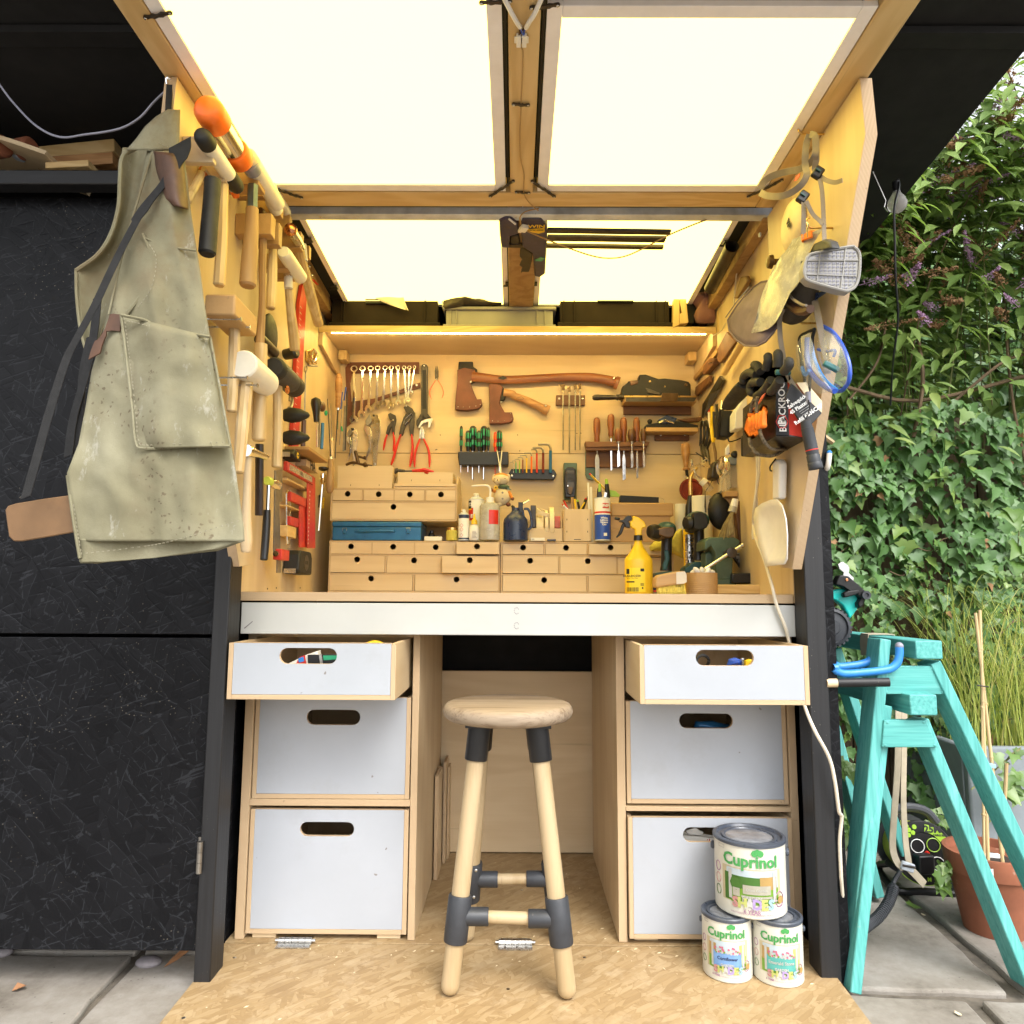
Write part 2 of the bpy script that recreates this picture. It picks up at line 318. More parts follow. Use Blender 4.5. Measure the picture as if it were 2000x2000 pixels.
class B:
 def __init__(s):s.v,s.f,s.m,s.k=[],[],[],0
 def mat(s,k):s.k=k;return s
 def add(s,vs,fs):
  o=len(s.v);s.v+=[V(x)for x in vs];s.f+=[tuple(i+o for i in f)for f in fs];s.m+=[s.k]*len(fs);return s
 def prism(s,pts,vec,edge=None):
  n=len(pts);vec=V(vec);k=s.k
  s.add(list(pts)+[p+vec for p in pts],[tuple(range(n)),tuple(range(2*n-1,n-1,-1))]+[(i,i+n,(i+1)%n+n,(i+1)%n)for i in range(n)])
  if edge is not None:
   for i in range(n):s.m[-1-i]=edge
  return s
 def bx(s,x0,x1,y0,y1,z0,z1,edge=None,ax=None):
  x0,x1=sorted((x0,x1));y0,y1=sorted((y0,y1));z0,z1=sorted((z0,z1))
  v=[(x,y,z)for x in(x0,x1)for y in(y0,y1)for z in(z0,z1)]
  f=[(0,1,3,2),(4,6,7,5),(0,4,5,1),(2,3,7,6),(0,2,6,4),(1,5,7,3)]
  s.add(v,f)
  if edge is not None:
   k='xyz'.index(ax)
   for i in range(6):
    if i//2!=k:s.m[-6+i]=edge
  return s
 def obox(s,c,d,R=None):
  c=V(c);R=R or Matrix.Identity(3)
  v=[c+R@V((x*d[0]/2,y*d[1]/2,z*d[2]/2))for x in(-1,1)for y in(-1,1)for z in(-1,1)]
  return s.add(v,[(0,1,3,2),(4,6,7,5),(0,4,5,1),(2,3,7,6),(0,2,6,4),(1,5,7,3)])
 def beam(s,a,b,w,h,side=(1,0,0)):
  a,b=V(a),V(b);t=(b-a).normalized();sd=V(side);sd=(sd-t*sd.dot(t)).normalized();u=t.cross(sd)
  v=[p+sd*(i*w/2)+u*(j*h/2)for p in(a,b)for i,j in((-1,-1),(1,-1),(1,1),(-1,1))]
  return s.add(v,[(3,2,1,0),(4,5,6,7)]+[(i,(i+1)%4,(i+1)%4+4,i+4)for i in range(4)])
 def tube(s,pts,r,n=8,closed=False,flat=1,up=None,cap=True):
  pts=[V(p)for p in pts];N=len(pts);rs=list(r)if isinstance(r,(list,tuple))else[r]*N
  tg=[]
  for i in range(N):
   a,b=(pts[i-1],pts[(i+1)%N])if closed else(pts[max(i-1,0)],pts[min(i+1,N-1)])
   d=b-a;tg.append(d.normalized()if d.length>1e-9 else(tg[-1]if tg else V((0,0,1))))
  u=V(up)if up else(V((0,0,1))if abs(tg[0].z)<.9 else V((1,0,0)))
  vs,o=[],[]
  for i in range(N):
   u=u-tg[i]*u.dot(tg[i]);u.normalize();w_=tg[i].cross(u)
   for j in range(n):
    a=2*math.pi*(j+.5)/n;vs.append(pts[i]+(u*math.cos(a)*flat+w_*math.sin(a))*rs[i])
  fs=[]
  for i in range(N if closed else N-1):
   k=(i+1)%N
   fs+=[(i*n+j,i*n+(j+1)%n,k*n+(j+1)%n,k*n+j)for j in range(n)]
  if cap and not closed:fs+=[tuple(range(n-1,-1,-1)),tuple((N-1)*n+j for j in range(n))]
  return s.add(vs,fs)
 def lathe(s,p,d,prof,n=16,flat=1,up=None,closed=False):
  """prof: (distance along d, radius)"""
  p,d=V(p),V(d).normalized();u=V(up)if up else(V((0,0,1))if abs(d.z)<.9 else V((0,1,0)))
  u=(u-d*u.dot(d)).normalized();w_=d.cross(u);vs=[]
  for h,r in prof:
   for j in range(n):
    a=2*math.pi*j/n;vs.append(p+d*h+(u*math.cos(a)*flat+w_*math.sin(a))*max(r,1e-5))
  N=len(prof);fs=[(i*n+j,i*n+(j+1)%n,(i+1)*n+(j+1)%n,(i+1)*n+j)for i in range(N-1)for j in range(n)]
  if closed:fs+=[((N-1)*n+j,(N-1)*n+(j+1)%n,(j+1)%n,j)for j in range(n)]
  else:fs+=[tuple(range(n-1,-1,-1)),tuple((N-1)*n+j for j in range(n))]
  return s.add(vs,fs)
 def ell(s,c,r,n=12,m=8,R=None):
  c=V(c);r=V(r)if hasattr(r,'__len__')else V((r,r,r));R=R or Matrix.Identity(3);vs=[]
  for i in range(1,m):
   t=math.pi*i/m
   for j in range(n):
    a=2*math.pi*j/n;vs.append(c+R@V((r.x*math.sin(t)*math.cos(a),r.y*math.sin(t)*math.sin(a),r.z*math.cos(t))))
  vs+=[c+R@V((0,0,r.z)),c+R@V((0,0,-r.z))];T=len(vs)
  fs=[(i*n+j,(i+1)*n+j,(i+1)*n+(j+1)%n,i*n+(j+1)%n)for i in range(m-2)for j in range(n)]
  fs+=[(T-2,j,(j+1)%n)for j in range(n)]+[(T-1,(m-2)*n+(j+1)%n,(m-2)*n+j)for j in range(n)]
  return s.add(vs,fs)
 def strip(s,pts,wv,th=.0015):
  """a flat strap along pts; wv: half-width vector, or one per point"""
  N=len(pts);pts=[V(p)for p in pts];ws=[V(x)for x in wv]if hasattr(wv[0],'__len__')else[V(wv)]*N;vs=[]
  for i in range(N):
   t=(pts[min(i+1,N-1)]-pts[max(i-1,0)]).normalized();nn=t.cross(ws[i])
   nn=nn.normalized()*th/2 if nn.length>1e-9 else V((0,0,th/2))
   vs+=[pts[i]-ws[i]-nn,pts[i]+ws[i]-nn,pts[i]+ws[i]+nn,pts[i]-ws[i]+nn]
  fs=[(3,2,1,0),tuple((N-1)*4+j for j in range(4))]
  for i in range(N-1):fs+=[(i*4+j,i*4+(j+1)%4,i*4+4+(j+1)%4,i*4+4+j)for j in range(4)]
  return s.add(vs,fs)
 def plate(s,rect,hole,y0,y1,rim=None):
  """a board in the xz plane from y0 to y1 with a hole (list of (x, z)); rim: material of the hole's wall and of the outer edge"""
  x0,x1,z0,z1=rect;n=len(hole);cx=sum(h[0]for h in hole)/n;cz=sum(h[1]for h in hole)/n
  cor=[(x0,z0),(x1,z0),(x1,z1),(x0,z1)]
  out=[]
  ang=[math.atan2(h[1]-cz,h[0]-cx)for h in hole]
  for a in ang:
   dx,dz=math.cos(a),math.sin(a);t=min(((x1 if dx>0 else x0)-cx)/dx if abs(dx)>1e-9 else 9,((z1 if dz>0 else z0)-cz)/dz if abs(dz)>1e-9 else 9)
   out.append([cx+dx*t,cz+dz*t])
  for c in cor:
   a=math.atan2(c[1]-cz,c[0]-cx);j=min(range(n),key=lambda i:abs((ang[i]-a+math.pi)%(2*math.pi)-math.pi));out[j]=list(c)
  vs=[(p[0],y,p[1])for y in(y0,y1)for p in list(hole)+out];M=2*n
  fs,fr=[],[]
  for i in range(n):
   j=(i+1)%n
   fs+=[(i,j,n+j,n+i),(M+i,M+n+i,M+n+j,M+j)];fr+=[(i,M+i,M+j,j),(n+i,n+j,M+n+j,M+n+i)]
  k=s.k;s.add(vs,fs);o=len(s.v)-len(vs)
  s.f+=[tuple(i+o for i in f)for f in fr];s.m+=[k if rim is None else rim]*len(fr);return s
def circ(cx,cz,r,n=20):return[(cx+r*math.cos(2*math.pi*i/n),cz+r*math.sin(2*math.pi*i/n))for i in range(n)]
def slot(cx,cz,hw,hh,n=8):
 o=[]
 for i in range(n+1):a=-math.pi/2+math.pi*i/n;o.append((cx+hw-hh+hh*math.cos(a),cz+hh*math.sin(a)))
 for i in range(n+1):a=math.pi/2+math.pi*i/n;o.append((cx-hw+hh+hh*math.cos(a),cz+hh*math.sin(a)))
 return o
def mesh(name,b,mats,smooth=35,recalc=True):
 me=bpy.data.meshes.new(name);me.from_pydata([tuple(v)for v in b.v],[],b.f)
 for m in([mats]if isinstance(mats,str)else mats):me.materials.append(MT[m])
 me.polygons.foreach_set('material_index',b.m)
 if recalc:
  bm=bmesh.new();bm.from_mesh(me);bmesh.ops.recalc_face_normals(bm,faces=bm.faces);bm.to_mesh(me);bm.free()
 if smooth:
  me.shade_smooth();me.set_sharp_from_angle(angle=math.radians(smooth))
 return me
ROOTS=[]
def mk(name,b,mats,bevel=0,smooth=35,seg=2,recalc=True):
 o=bpy.data.objects.new(name,b if isinstance(b,bpy.types.Mesh)else mesh(name,b,mats,smooth,recalc));col.objects.link(o)
 if bevel:
  m=o.modifiers.new('bevel','BEVEL');m.width=bevel;m.segments=seg;m.limit_method='ANGLE';m.angle_limit=math.radians(40);m.harden_normals=False
 return o
def props(o,label,cat,group=None,kind=None):
 if label:o['label']=label
 if cat:o['category']=cat
 if group:o['group']=group
 if kind:o['kind']=kind
 return o
class T:
 """a thing: an Empty at its base that parents its parts (its children keep world coordinates)"""
 def __init__(s,name,label,cat,group=None,kind=None):
  s.o=bpy.data.objects.new(name,None);s.o.empty_display_size=.05;col.objects.link(s.o);props(s.o,label,cat,group,kind);ROOTS.append(s)
 def p(s,name,b,mats,bevel=0,under=None,smooth=35,seg=2,label=None,kind=None,recalc=True):
  o=mk(name,b,mats,bevel,smooth,seg,recalc);o.parent=under or s.o
  if label:o['label']=label
  if kind:o['kind']=kind
  return o
def one(name,label,cat,b,mats,bevel=0,group=None,kind=None,smooth=35,seg=2):
 n=len(b.v);xs=[v.x for v in b.v];ys=[v.y for v in b.v];zs=[v.z for v in b.v]
 c=V(((min(xs)+max(xs))/2,(min(ys)+max(ys))/2,min(zs)));b.v=[v-c for v in b.v]
 o=mk(name,b,mats,bevel,smooth,seg);o.location=c;return props(o,label,cat,group,kind)
def struct(name,b,mats,bevel=0,kind='structure',smooth=35):
 o=mk(name,b,mats,bevel,smooth);o['kind']=kind;return o
def settle():
 """put every thing's Empty at the foot of its parts"""
 for t in ROOTS:
  lo,hi=V((9e9,)*3),V((-9e9,)*3)
  def walk(o,M):
   nonlocal lo,hi
   for c in o.children:
    W=M@c.matrix_parent_inverse@c.matrix_basis
    if c.type=='MESH':
     for k in c.bound_box:
      q=W@V(k);lo=V(map(min,lo,q));hi=V(map(max,hi,q))
    walk(c,W)
  walk(t.o,Matrix.Identity(4))
  if lo.x>8e9:continue
  base=V(((lo.x+hi.x)/2,(lo.y+hi.y)/2,lo.z));t.o.location=base
  for c in t.o.children:c.matrix_parent_inverse=Matrix.Translation(-base)
def textmesh(s,size,bold=0):
 cu=bpy.data.curves.new('lettering','FONT');cu.body=s;cu.size=size;cu.align_x='CENTER';cu.align_y='CENTER';cu.resolution_u=2;cu.offset=bold
 o=bpy.data.objects.new('lettering',cu);col.objects.link(o);bpy.context.view_layer.update()
 me=bpy.data.meshes.new_from_object(o.evaluated_get(bpy.context.evaluated_depsgraph_get()))
 vs=[V(v.co)for v in me.vertices];fs=[tuple(p.vertices)for p in me.polygons]
 bpy.data.objects.remove(o);bpy.data.curves.remove(cu);bpy.data.meshes.remove(me);return vs,fs
def lettering(b,s,size,c,xd,yd,bold=0,off=.0006):
 """flat print: letters in the plane c + x*xd + y*yd, lifted off by a hair"""
 xd,yd=V(xd).normalized(),V(yd);yd=(yd-xd*yd.dot(xd)).normalized();nn=xd.cross(yd)
 vs,fs=textmesh(s,size,bold);return b.add([V(c)+xd*v.x+yd*v.y+nn*off for v in vs],fs)
def curvelabel(b,s,size,cx,cy,r,ang,z,bold=0,tilt=0):
 """letters wrapped round an upright cylinder"""
 vs,fs=textmesh(s,size,bold)
 return b.add([V((cx+r*math.sin(ang+v.x/r),cy-r*math.cos(ang+v.x/r),z+v.y+v.x*tilt))for v in vs],fs)
def curvepatch(b,cx,cy,r,a0,a1,z0,z1,n=8):
 vs=[];n=max(3,int(abs(a1-a0)/.07))
 for i in range(n+1):
  a=a0+(a1-a0)*i/n;vs+=[V((cx+r*math.sin(a),cy-r*math.cos(a),z))for z in(z0,z1)]
 return b.add(vs,[(2*i,2*i+2,2*i+3,2*i+1)for i in range(n)])
def bez(*k,n=6):
 """Catmull-Rom through the knots"""
 k=[V(x)for x in k];P=[k[0]*2-k[1]]+k+[k[-1]*2-k[-2]];o=[]
 for i in range(1,len(P)-2):
  for j in range(n):
   t=j/n;a,b_,c,d=P[i-1:i+3]
   o.append(.5*((2*b_)+(c-a)*t+(2*a-5*b_+4*c-d)*t*t+(3*b_-a-3*c+d)*t**3))
 o.append(k[-1]);return o
ORD=['first','second','third','fourth','fifth','sixth','seventh','eighth','ninth','tenth','eleventh','twelfth']
GZ=-.03
b=B();b.add([(-60,-60,-.044),(60,-60,-.044),(60,90,-.044),(-60,90,-.044)],[(0,1,2,3)])
ground=struct('ground',b,'joint_dirt')
def stone(pts,z=GZ,lift=0,jag=.006):
 P=[]
 for i,p in enumerate(pts):
  q=pts[(i+1)%len(pts)];n=max(2,int((q-p).length/.06))
  for j in range(n):
   s=p.lerp(q,j/n);s.x+=rnd.uniform(-jag,jag)*(j>0);s.y+=rnd.uniform(-jag,jag)*(j>0);P.append(V((s.x,s.y,z+lift)))
 bb=B();bb.prism(P,(0,0,-.03-lift));o=mk('paving_stone',bb,'paving',.007,smooth=0);o.parent=ground
 return o
gp=lambda c,*p:[at(c,x,y,2,GZ)for x,y in p]
def inset(pts,d=.012):
 c=sum(pts,V())/len(pts);return[p+(c-p).normalized()*d for p in pts]
l0=gp('V',(1100,1330),(560,1932));r0=gp('V',(1500,1330),(1000,2200))
dl=(l0[1]-l0[0]).normalized();jl=lambda y:l0[0]+dl*((y-l0[0].y)/dl.y)
for(ya,yb)in((2.6,1.95),(1.93,1.1),(1.08,.1),(.08,-.9),(-.92,-2.)):
 a,c=jl(ya),jl(yb)
 stone([V((a.x-.85,ya,0)),V((a.x-.01,ya,0)),V((c.x-.01,yb,0)),V((c.x-.87,yb,0))])
 stone([V((a.x+.012,ya,0)),V((a.x+.62,ya,0)),V((c.x+.63,yb,0)),V((c.x+.012,yb,0))],lift=rnd.uniform(0,.003))
 stone([V((a.x-1.7,ya,0)),V((a.x-.88,ya,0)),V((c.x-.9,yb,0)),V((c.x-1.7,yb,0))],lift=.002)
 stone([V((a.x-2.6,ya,0)),V((a.x-1.73,ya,0)),V((c.x-1.73,yb,0)),V((c.x-2.6,yb,0))])
A_=gp('L',(780,1010),(1635,1725),(380,1690),(1635,1740),(1250,1760),(1440,1960))
d1=(A_[1]-A_[0]).normalized();d2=(A_[3]-A_[2]).normalized();d3=(A_[5]-A_[4]).normalized()
back=A_[0]-d1*.6
stone([back+V((-.02,0,0)),A_[0]+V((-.012,0,0)),A_[1]+V((-.03,.012,0)),A_[2]+V((0,.008,0))-d2*.5,back-d2*.9])
stone([back+V((.02,.01,0)),back+V((1.2,.2,0)),A_[1]+d2*1.0+V((0,.1,0)),A_[1]+V((.02,.02,0))],lift=.003)
stone([A_[2]-d2*.5+V((0,-.014,0)),A_[4]+V((-.012,0,0)),A_[5]+V((-.012,0,0)),A_[5]-d2*1.0+V((0,-.05,0))])
stone([A_[4]+V((.02,-.004,0)),A_[3]+d2*.8+V((0,-.014,0)),A_[5]+d2*1.0,A_[5]+V((.02,0,0))],lift=.004)
for i,(x0,x1,y0,y1)in enumerate(((.0,.9,.2,1.0),(.95,1.9,.1,1.05),(-.9,-.05,-.9,.15),(0,1,-.9,.15),(1.03,1.9,-.9,.05),(-.5,.6,-2,-.93),(.63,1.8,-2,-.93))):
 stone([V((x0,y0,0)),V((x1,y0,0)),V((x1,y1,0)),V((x0,y1,0))],lift=.001*(i%3))
for iy in range(5):  # unseen paving behind the camera, added to bounce light under the bench
 for ix in range(-5,6):
  x0,y0=ix*.98+.2*(iy%2),-2.05-iy*.95;stone([V((x0,y0-.92,0)),V((x0+.95,y0-.92,0)),V((x0+.95,y0,0)),V((x0,y0,0))])
for iy in range(7):  # more unseen paving at both sides, added for the same bounce light
 for sx in(-1,1):
  for ix in range(2):x0,y0=(1.95+ix*.98)if sx>0 else(-3.6-ix*.98),1.05-iy*.95;stone([V((x0,y0-.92,0)),V((x0+.95,y0-.92,0)),V((x0+.95,y0,0)),V((x0,y0,0))])
b=B();b.bx(-.735,.76,1.936,2.748,-.02,0);floor=struct('floor',b,'osb',.001)
b=B();b.prism([V((-.735,1.93,0)),V((.762,1.93,0)),V((.722,1.16,0)),V((-.722,1.16,0))],(0,0,-.018));mk('floor_flap',b,'osb',.001).parent=floor
def hinge(c,w_=.085,d=.06):
 bb=B()
 bb.bx(c.x-w_/2,c.x+w_/2,c.y-d/2,c.y-.007,.001,.0035);bb.bx(c.x-w_*.46,c.x+w_*.46,c.y+.007,c.y+d/2,.001,.0035)
 for i in range(5):bb.lathe((c.x-w_/2+i*w_/5+.0006,c.y,.007),(1,0,0),[(0,.007),(w_/5-.0012,.007)],10)
 bb.lathe((c.x-w_/2-.008,c.y,.007),(1,0,0),[(0,.004),(w_+.016,.004)],8)
 for sx in(-.3,.05,.33):
  for sy in(-.3,.3):bb.ell((c.x+sx*w_,c.y+sy*d,.0035),(.004,.004,.0012),8,4)
 mk('hinge',bb,'steel',smooth=40).parent=floor
for c,x,y in(('0',577,1842),('N',530,1512)):hinge(V((at(c,x,y,2,0).x,1.932,0)))
for c,x,y in(('V',1770,1430),('V',1385,1885),('N',912,1562),('N',490,1738),('N',565,1188)):mk('screw_head',B().ell(at(c,x,y,2,0),(.0045,.0045,.001),8,4),'steel').parent=floor
S=T('garden_shed','black timber shed front with an open plywood tool bay in its middle','shed')
BY,LX,RX=2.75,-.711,.718
RF=lambda y:1.952-.035*(y-1.86)
def panel(name,b,mats,bevel=.0008,**k):return S.p(name,b,mats,bevel,**k)
zs=at('D',1100,1668,1,BY).z
b=B();b.bx(LX-.02,RX+.02,BY,BY+.012,zs+.001,1.93,1,'y');panel('back_panel',b,['birch_x','plyedge_y'])
b=B();b.bx(LX-.02,RX+.02,BY+.0005,BY+.012,.86,zs-.001,1,'y');panel('back_panel',b,['birch_x','plyedge_y'])
bb=B()
for x,y in((1062,1495),(1030,1632),(1792,1495),(1812,1645),(1020,1635)):p=at('D',x,y,1,BY);bb.ell(p,(.0022,.001,.0022),8,4)
for x,y in((612,1480),(650,1478),(53,1495)):p=at('E',x,y,1,BY);bb.ell(p,(.002,.001,.002),8,4)
panel('old_screw_hole',bb,'black_ink',0,kind='stuff')
for X0,X1 in((LX-.018,LX),(RX,RX+.018)):
 b=B();b.prism([V((X0,1.862,.864)),V((X0,BY,.864)),V((X0,BY,RF(BY))),V((X0,1.862,RF(1.862)))],(X1-X0,0,0),1);panel('side_panel',b,['birch_z','plyedge_x'])
b=B();b.bx(.767,.793,1.80,2.9,GZ,2.0);panel('outer_cladding',b,'black_osb_side')
b=B();b.bx(.716,.765,1.785,1.855,GZ,1.96);panel('door_post',b,'black_timber_z',.003)
b=B();b.bx(-.731,-.692,1.745,1.820,GZ,1.90);panel('door_post',b,'black_timber_z',.003)
DY=1.767
zt,zm0,zm1,zb=at('0',200,386,1,DY).z,at('0',200,1238,1,DY).z,at('0',200,1245,1,DY).z,at('0',300,1857,1,DY).z
b=B();b.bx(-2.6,-.7335,DY,DY+.02,zm0,zt);panel('door_panel',b,'black_osb',.0015)
dp=b=B();b.bx(-2.6,-.7335,DY,DY+.02,zb,zm1);dp=panel('door_panel',b,'black_osb',.0015)
hz=at('V',1505,675,1,1.736).z;hx=at('V',1505,675,1,1.736).x
b=B()
for i in range(3):b.lathe((hx,1.737,hz-.035+i*.0235),(0,0,1),[(0,.0065),(.0228,.0065)],10)
b.bx(hx-.016,hx-.003,DY-.003,DY-.0005,hz-.035,hz+.036);S.p('door_hinge',b,'dull_steel',under=dp)
zr0,zr1=at('A',400,1420,1,1.72).z,at('A',400,1315,1,1.72).z
b=B();b.bx(-2.6,-.705,1.70,1.743,zr0,zr1);panel('top_rail',b,'black_timber_x',.003)
b=B();b.bx(-2.6,-.72,DY+.03,2.8,zr0-.03,zr0-.012);panel('loft_floor',b,'black_roof')
RZ=lambda y:2.40-.10*y
def slab(y0,y1,t,x0,x1):return B().prism([V((x0,y0,RZ(y0))),V((x0,y1,RZ(y1))),V((x0,y1,RZ(y1)+t)),V((x0,y0,RZ(y0)+t))],(x1-x0,0,0))
rx=at('0',1990,78,2,RZ(1.78)).x+.05
panel('roof',slab(1.0,3.1,.05,-2.7,rx),'black_roof')
yb_=1.62
b=B();b.bx(-2.7,rx-.01,yb_-.05,yb_,RZ(yb_)-.02,RZ(yb_)-.001);panel('roof_beam',b,'black_roof')
b=B();b.bx(-2.7,rx-.02,3.0,3.02,1.5,2.2);panel('loft_back',b,'black_roof')
b=B();b.bx(-2.7,.793,2.9,2.92,GZ,2.05);panel('rear_cladding',b,'black_osb')
b=B();b.bx(-2.7,-2.68,1.7,3.0,GZ,2.3);panel('end_cladding',b,'black_osb_side')
b=B();b.bx(-.76,-.74,1.95,2.9,GZ,1.9);panel('inner_cladding',b,'black_osb_side')
def rfp(y0,y1,x0,x1,z0,z1):return B().prism([V((x0,y0,RF(y0)+z0)),V((x0,y1,RF(y1)+z0)),V((x0,y1,RF(y1)+z1)),V((x0,y0,RF(y0)+z1))],(x1-x0,0,0))
panel('roof_deck',rfp(1.885,2.77,LX-.02,RX+.02,.03,.045),'black_roof')
cx0,cx1=at('X',92,600,2,1.94).x,at('X',330,600,2,1.94).x
panel('middle_rafter',rfp(1.885,BY,cx0+.012,cx0+.055,-.012,.029),'oldwood',.002)
panel('middle_rafter',rfp(1.885,BY,cx1-.055,cx1-.010,-.012,.029),'oldwood',.002)
panel('cable_channel',rfp(1.885,BY,cx0+.057,cx1-.057,-.004,.028),'galvanised')
panel('wall_plate',rfp(1.885,BY,LX+.001,LX+.034,-.03,.029),'oldwood',.002)
panel('wall_plate',rfp(1.885,BY,RX-.034,RX-.001,-.03,.029),'oldwood',.002)
zg=RF(1.89)
zg=at('W',900,302,1,1.872).z;zg1=at('W',900,247,1,1.872).z
b=B();b.bx(-.70,.705,1.872,1.876,zg,zg1);b.bx(-.70,.705,1.8763,1.906,zg+.0005,zg+.0035);panel('hinge_rail',b,'galvanised',.001)
for c,x,y in(('W',487,322),('X',1607,292)):panel('rail_screw',B().ell(at(c,x,y,2,zg),(.004,.004,.0012),8,4),'steel',0)
sz0,sz1,sy=at('D',600,532,1,2.48).z,at('D',600,465,1,2.48).z,2.48
b=B();b.bx(LX+.001,RX-.001,sy,BY-.001,sz0+.012,sz1,1,'z');panel('bin_shelf',b,['birch_x','plyedge_z'])
b=B();b.bx(LX+.002,RX-.002,sy-.004,sy-.001,sz0,sz1-.001);panel('shelf_lip',b,'pine_x')
for x0,x1 in((LX+.001,LX+.016),(RX-.016,RX-.001)):
 b=B();b.prism([V((x0,sy+.0,sz0+.011)),V((x0,BY-.002,sz0+.011)),V((x0,BY-.002,sz0-.075)),V((x0,BY-.09,sz0-.075)),V((x0,sy,sz0-.045))],(x1-x0,0,0),1);panel('shelf_bracket',b,['birch_x','plyedge_x'])
for x0 in(LX+.02,RX-.052):
 b=B();b.bx(x0,x0+.032,BY-.06,BY-.002,sz0-.028,sz0+.009);panel('shelf_batten',b,'pine_y',.001)
b=B();b.bx(at('J',392,100,1,sy).x,RX-.001,sy-.03,sy-.006,sz0-.0,RF(sy)-.035);panel('wall_stud',b,'pine_z',.001)
st=T('light_strip','glowing warm white light strip stuck under the front of the bin shelf','light strip')
b=B();b.bx(LX+.04,RX-.03,sy+.006,sy+.016,sz0+.007,sz0+.0115);st.p('strip_tape',b,'white_plastic')
b=B();n=150
for i in range(n):x=LX+.045+(RX-LX-.08)*i/n;b.bx(x,x+.0065,sy+.007,sy+.015,sz0+.003,sz0+.0068)
st.p('led',b,'led_strip',smooth=0,kind='stuff')
def ledpanel(label,fr,T_,zfun,under=None):
 """fr: outer corner rectangle x0,x1,y0,y1; frame of 4 mitred bars, diffuser"""
 t=T('ceiling_light',label,'ceiling light','square light panels overhead');x0,x1,y0,y1=fr;w_=T_
 def q(xa,xb,ya,yb,za,zb):return B().prism([V((xa,ya,zfun(ya)+za)),V((xa,yb,zfun(yb)+za)),V((xa,yb,zfun(yb)+zb)),V((xa,ya,zfun(ya)+zb))],(xb-xa,0,0))
 t.p('diffuser',q(x0+w_-.002,x1-w_+.002,y0+w_-.002,y1-w_+.002,.002,.006),'led_panel',smooth=0)
 for a in((x0,x0+w_,y0,y1),(x1-w_,x1,y0,y1),(x0+w_+.0003,x1-w_-.0003,y0,y0+w_),(x0+w_+.0003,x1-w_-.0003,y1-w_,y1)):t.p('frame_bar',q(*a,-.002,.010),'led_frame',.001)
 return t
lx=at('W',370,345,2,RF(1.95)).x
for lab,x0,x1 in(('glowing square light panel at the back left above the bin with the cream rag',lx-.02,cx0+.008),('glowing square light panel at the back right above the large dark lidded bin',cx1-.008,at('X',1740,320,2,RF(1.95)).x)):
 ledpanel(lab,(x0,x1,1.94,2.535),.018,lambda y:RF(y)+.008)
for x,y in((cx0+.012,2.0),(cx0+.012,2.33),(cx1-.012,2.33),(lx-.02,2.05),(lx-.02,2.36),(at('X',1700,400,2,1.94).x,2.06)):
 b=B();b.bx(x-.012,x+.012,y-.013,y+.013,RF(y)-.006,RF(y)-.001);b.bx(x-.02,x-.004,y+.013,y+.022,RF(y)-.005,RF(y)-.0015);panel('panel_clip',b,'iron')
HT=T('lift_up_hatch','pine framed hatch propped up level over the bench with two lit panels in it','hatch')
hz0=1.902
Hx=lambda c,x,y:at(c,x,y,2,hz0).x
lo,li=at('A',1060,310,2,hz0).x,at('A',1335,430,2,hz0).x
ro,ri=at('S',530,190,2,hz0).x,at('S',350,180,2,hz0).x
yh0,yh1=at('0',800,379,2,hz0).y,at('0',800,404,2,hz0).y
HF=.98
b=B();b.bx(lo,li,HF,yh1,hz0,hz0+.06);HT.p('rafter',b,'pine_y',.002)
b=B();b.bx(ri,ro,HF,yh1,hz0,hz0+.06);HT.p('rafter',b,'pine_y',.002)
b=B();b.bx(li+.001,ri-.001,yh0-.004,yh1,hz0+.001,hz0+.045);HT.p('rear_beam',b,'pine_x',.002)
b=B();b.bx(li+.001,ri-.001,HF,HF+.06,hz0,hz0+.06);HT.p('front_beam',b,'pine_x',.002)
mx0,mx1=at('Y',605,1200,2,hz0).x+.004,at('Y',868,1200,2,hz0).x-.003
b=B();b.bx(mx0,mx1,HF+.062,yh0-.006,hz0+.001,hz0+.045);HT.p('middle_batten',b,'pine_y',.002)
b=B();b.bx(lo,ro,HF,yh1,hz0+.062,hz0+.08);HT.p('hatch_skin',b,'black_osb')
for x0 in(mx0-.009,mx1+.004):b=B();b.bx(x0,x0+.005,HF+.063,yh0-.008,hz0+.02,hz0+.045);HT.p('shadow_gap_strip',b,'black_timber_y')
HX=(li+.002,mx0-.011),(mx1+.011,ri-.002)
for lab,(x0,x1)in zip(('large glowing square light panel set in the left half of the raised hatch','large glowing square light panel set in the right half of the raised hatch'),HX):
 ledpanel(lab,(x0,x1,yh0-.012-(x1-x0),yh0-.010),.027,lambda y:hz0+.004)
def chain(p,q,nlinks,seed=0):
 """a length of bicycle chain screwed flat to the wood as a strap"""
 p,q=V(p),V(q);d=(q-p)/nlinks;L=d.length;d.normalize();s_=d.cross(V((0,0,1))).normalized();bb=B()
 for i in range(nlinks):
  a,c=p+d*L*i,p+d*L*(i+1);r,wst=.0042,.0026;h=.0012*(i%2)
  out=[]
  for k in range(5):an=math.pi/2+math.pi*k/4;out.append(a+d*(r*math.cos(an))+s_*(r*math.sin(an)))
  out.append((a+c)/2-s_*wst)
  for k in range(5):an=-math.pi/2+math.pi*k/4;out.append(c+d*(r*math.cos(an))+s_*(r*math.sin(an)))
  out.append((a+c)/2+s_*wst)
  bb.mat(0).prism([o-V((0,0,.0045+h))for o in out],(0,0,.003))
 bb.mat(1)
 for e in(p,q):bb.ell(e-V((0,0,.006)),(.003,.003,.0012),8,4)
 for i in range(1,nlinks):bb.mat(0).ell(p+d*L*i-V((0,0,.0058)),(.002,.002,.0008),8,4)
 HT.p('chain_strap',bb,['dark_steel','steel'],smooth=40)
hp=lambda c,x,y:at(c,x,y,2,hz0)
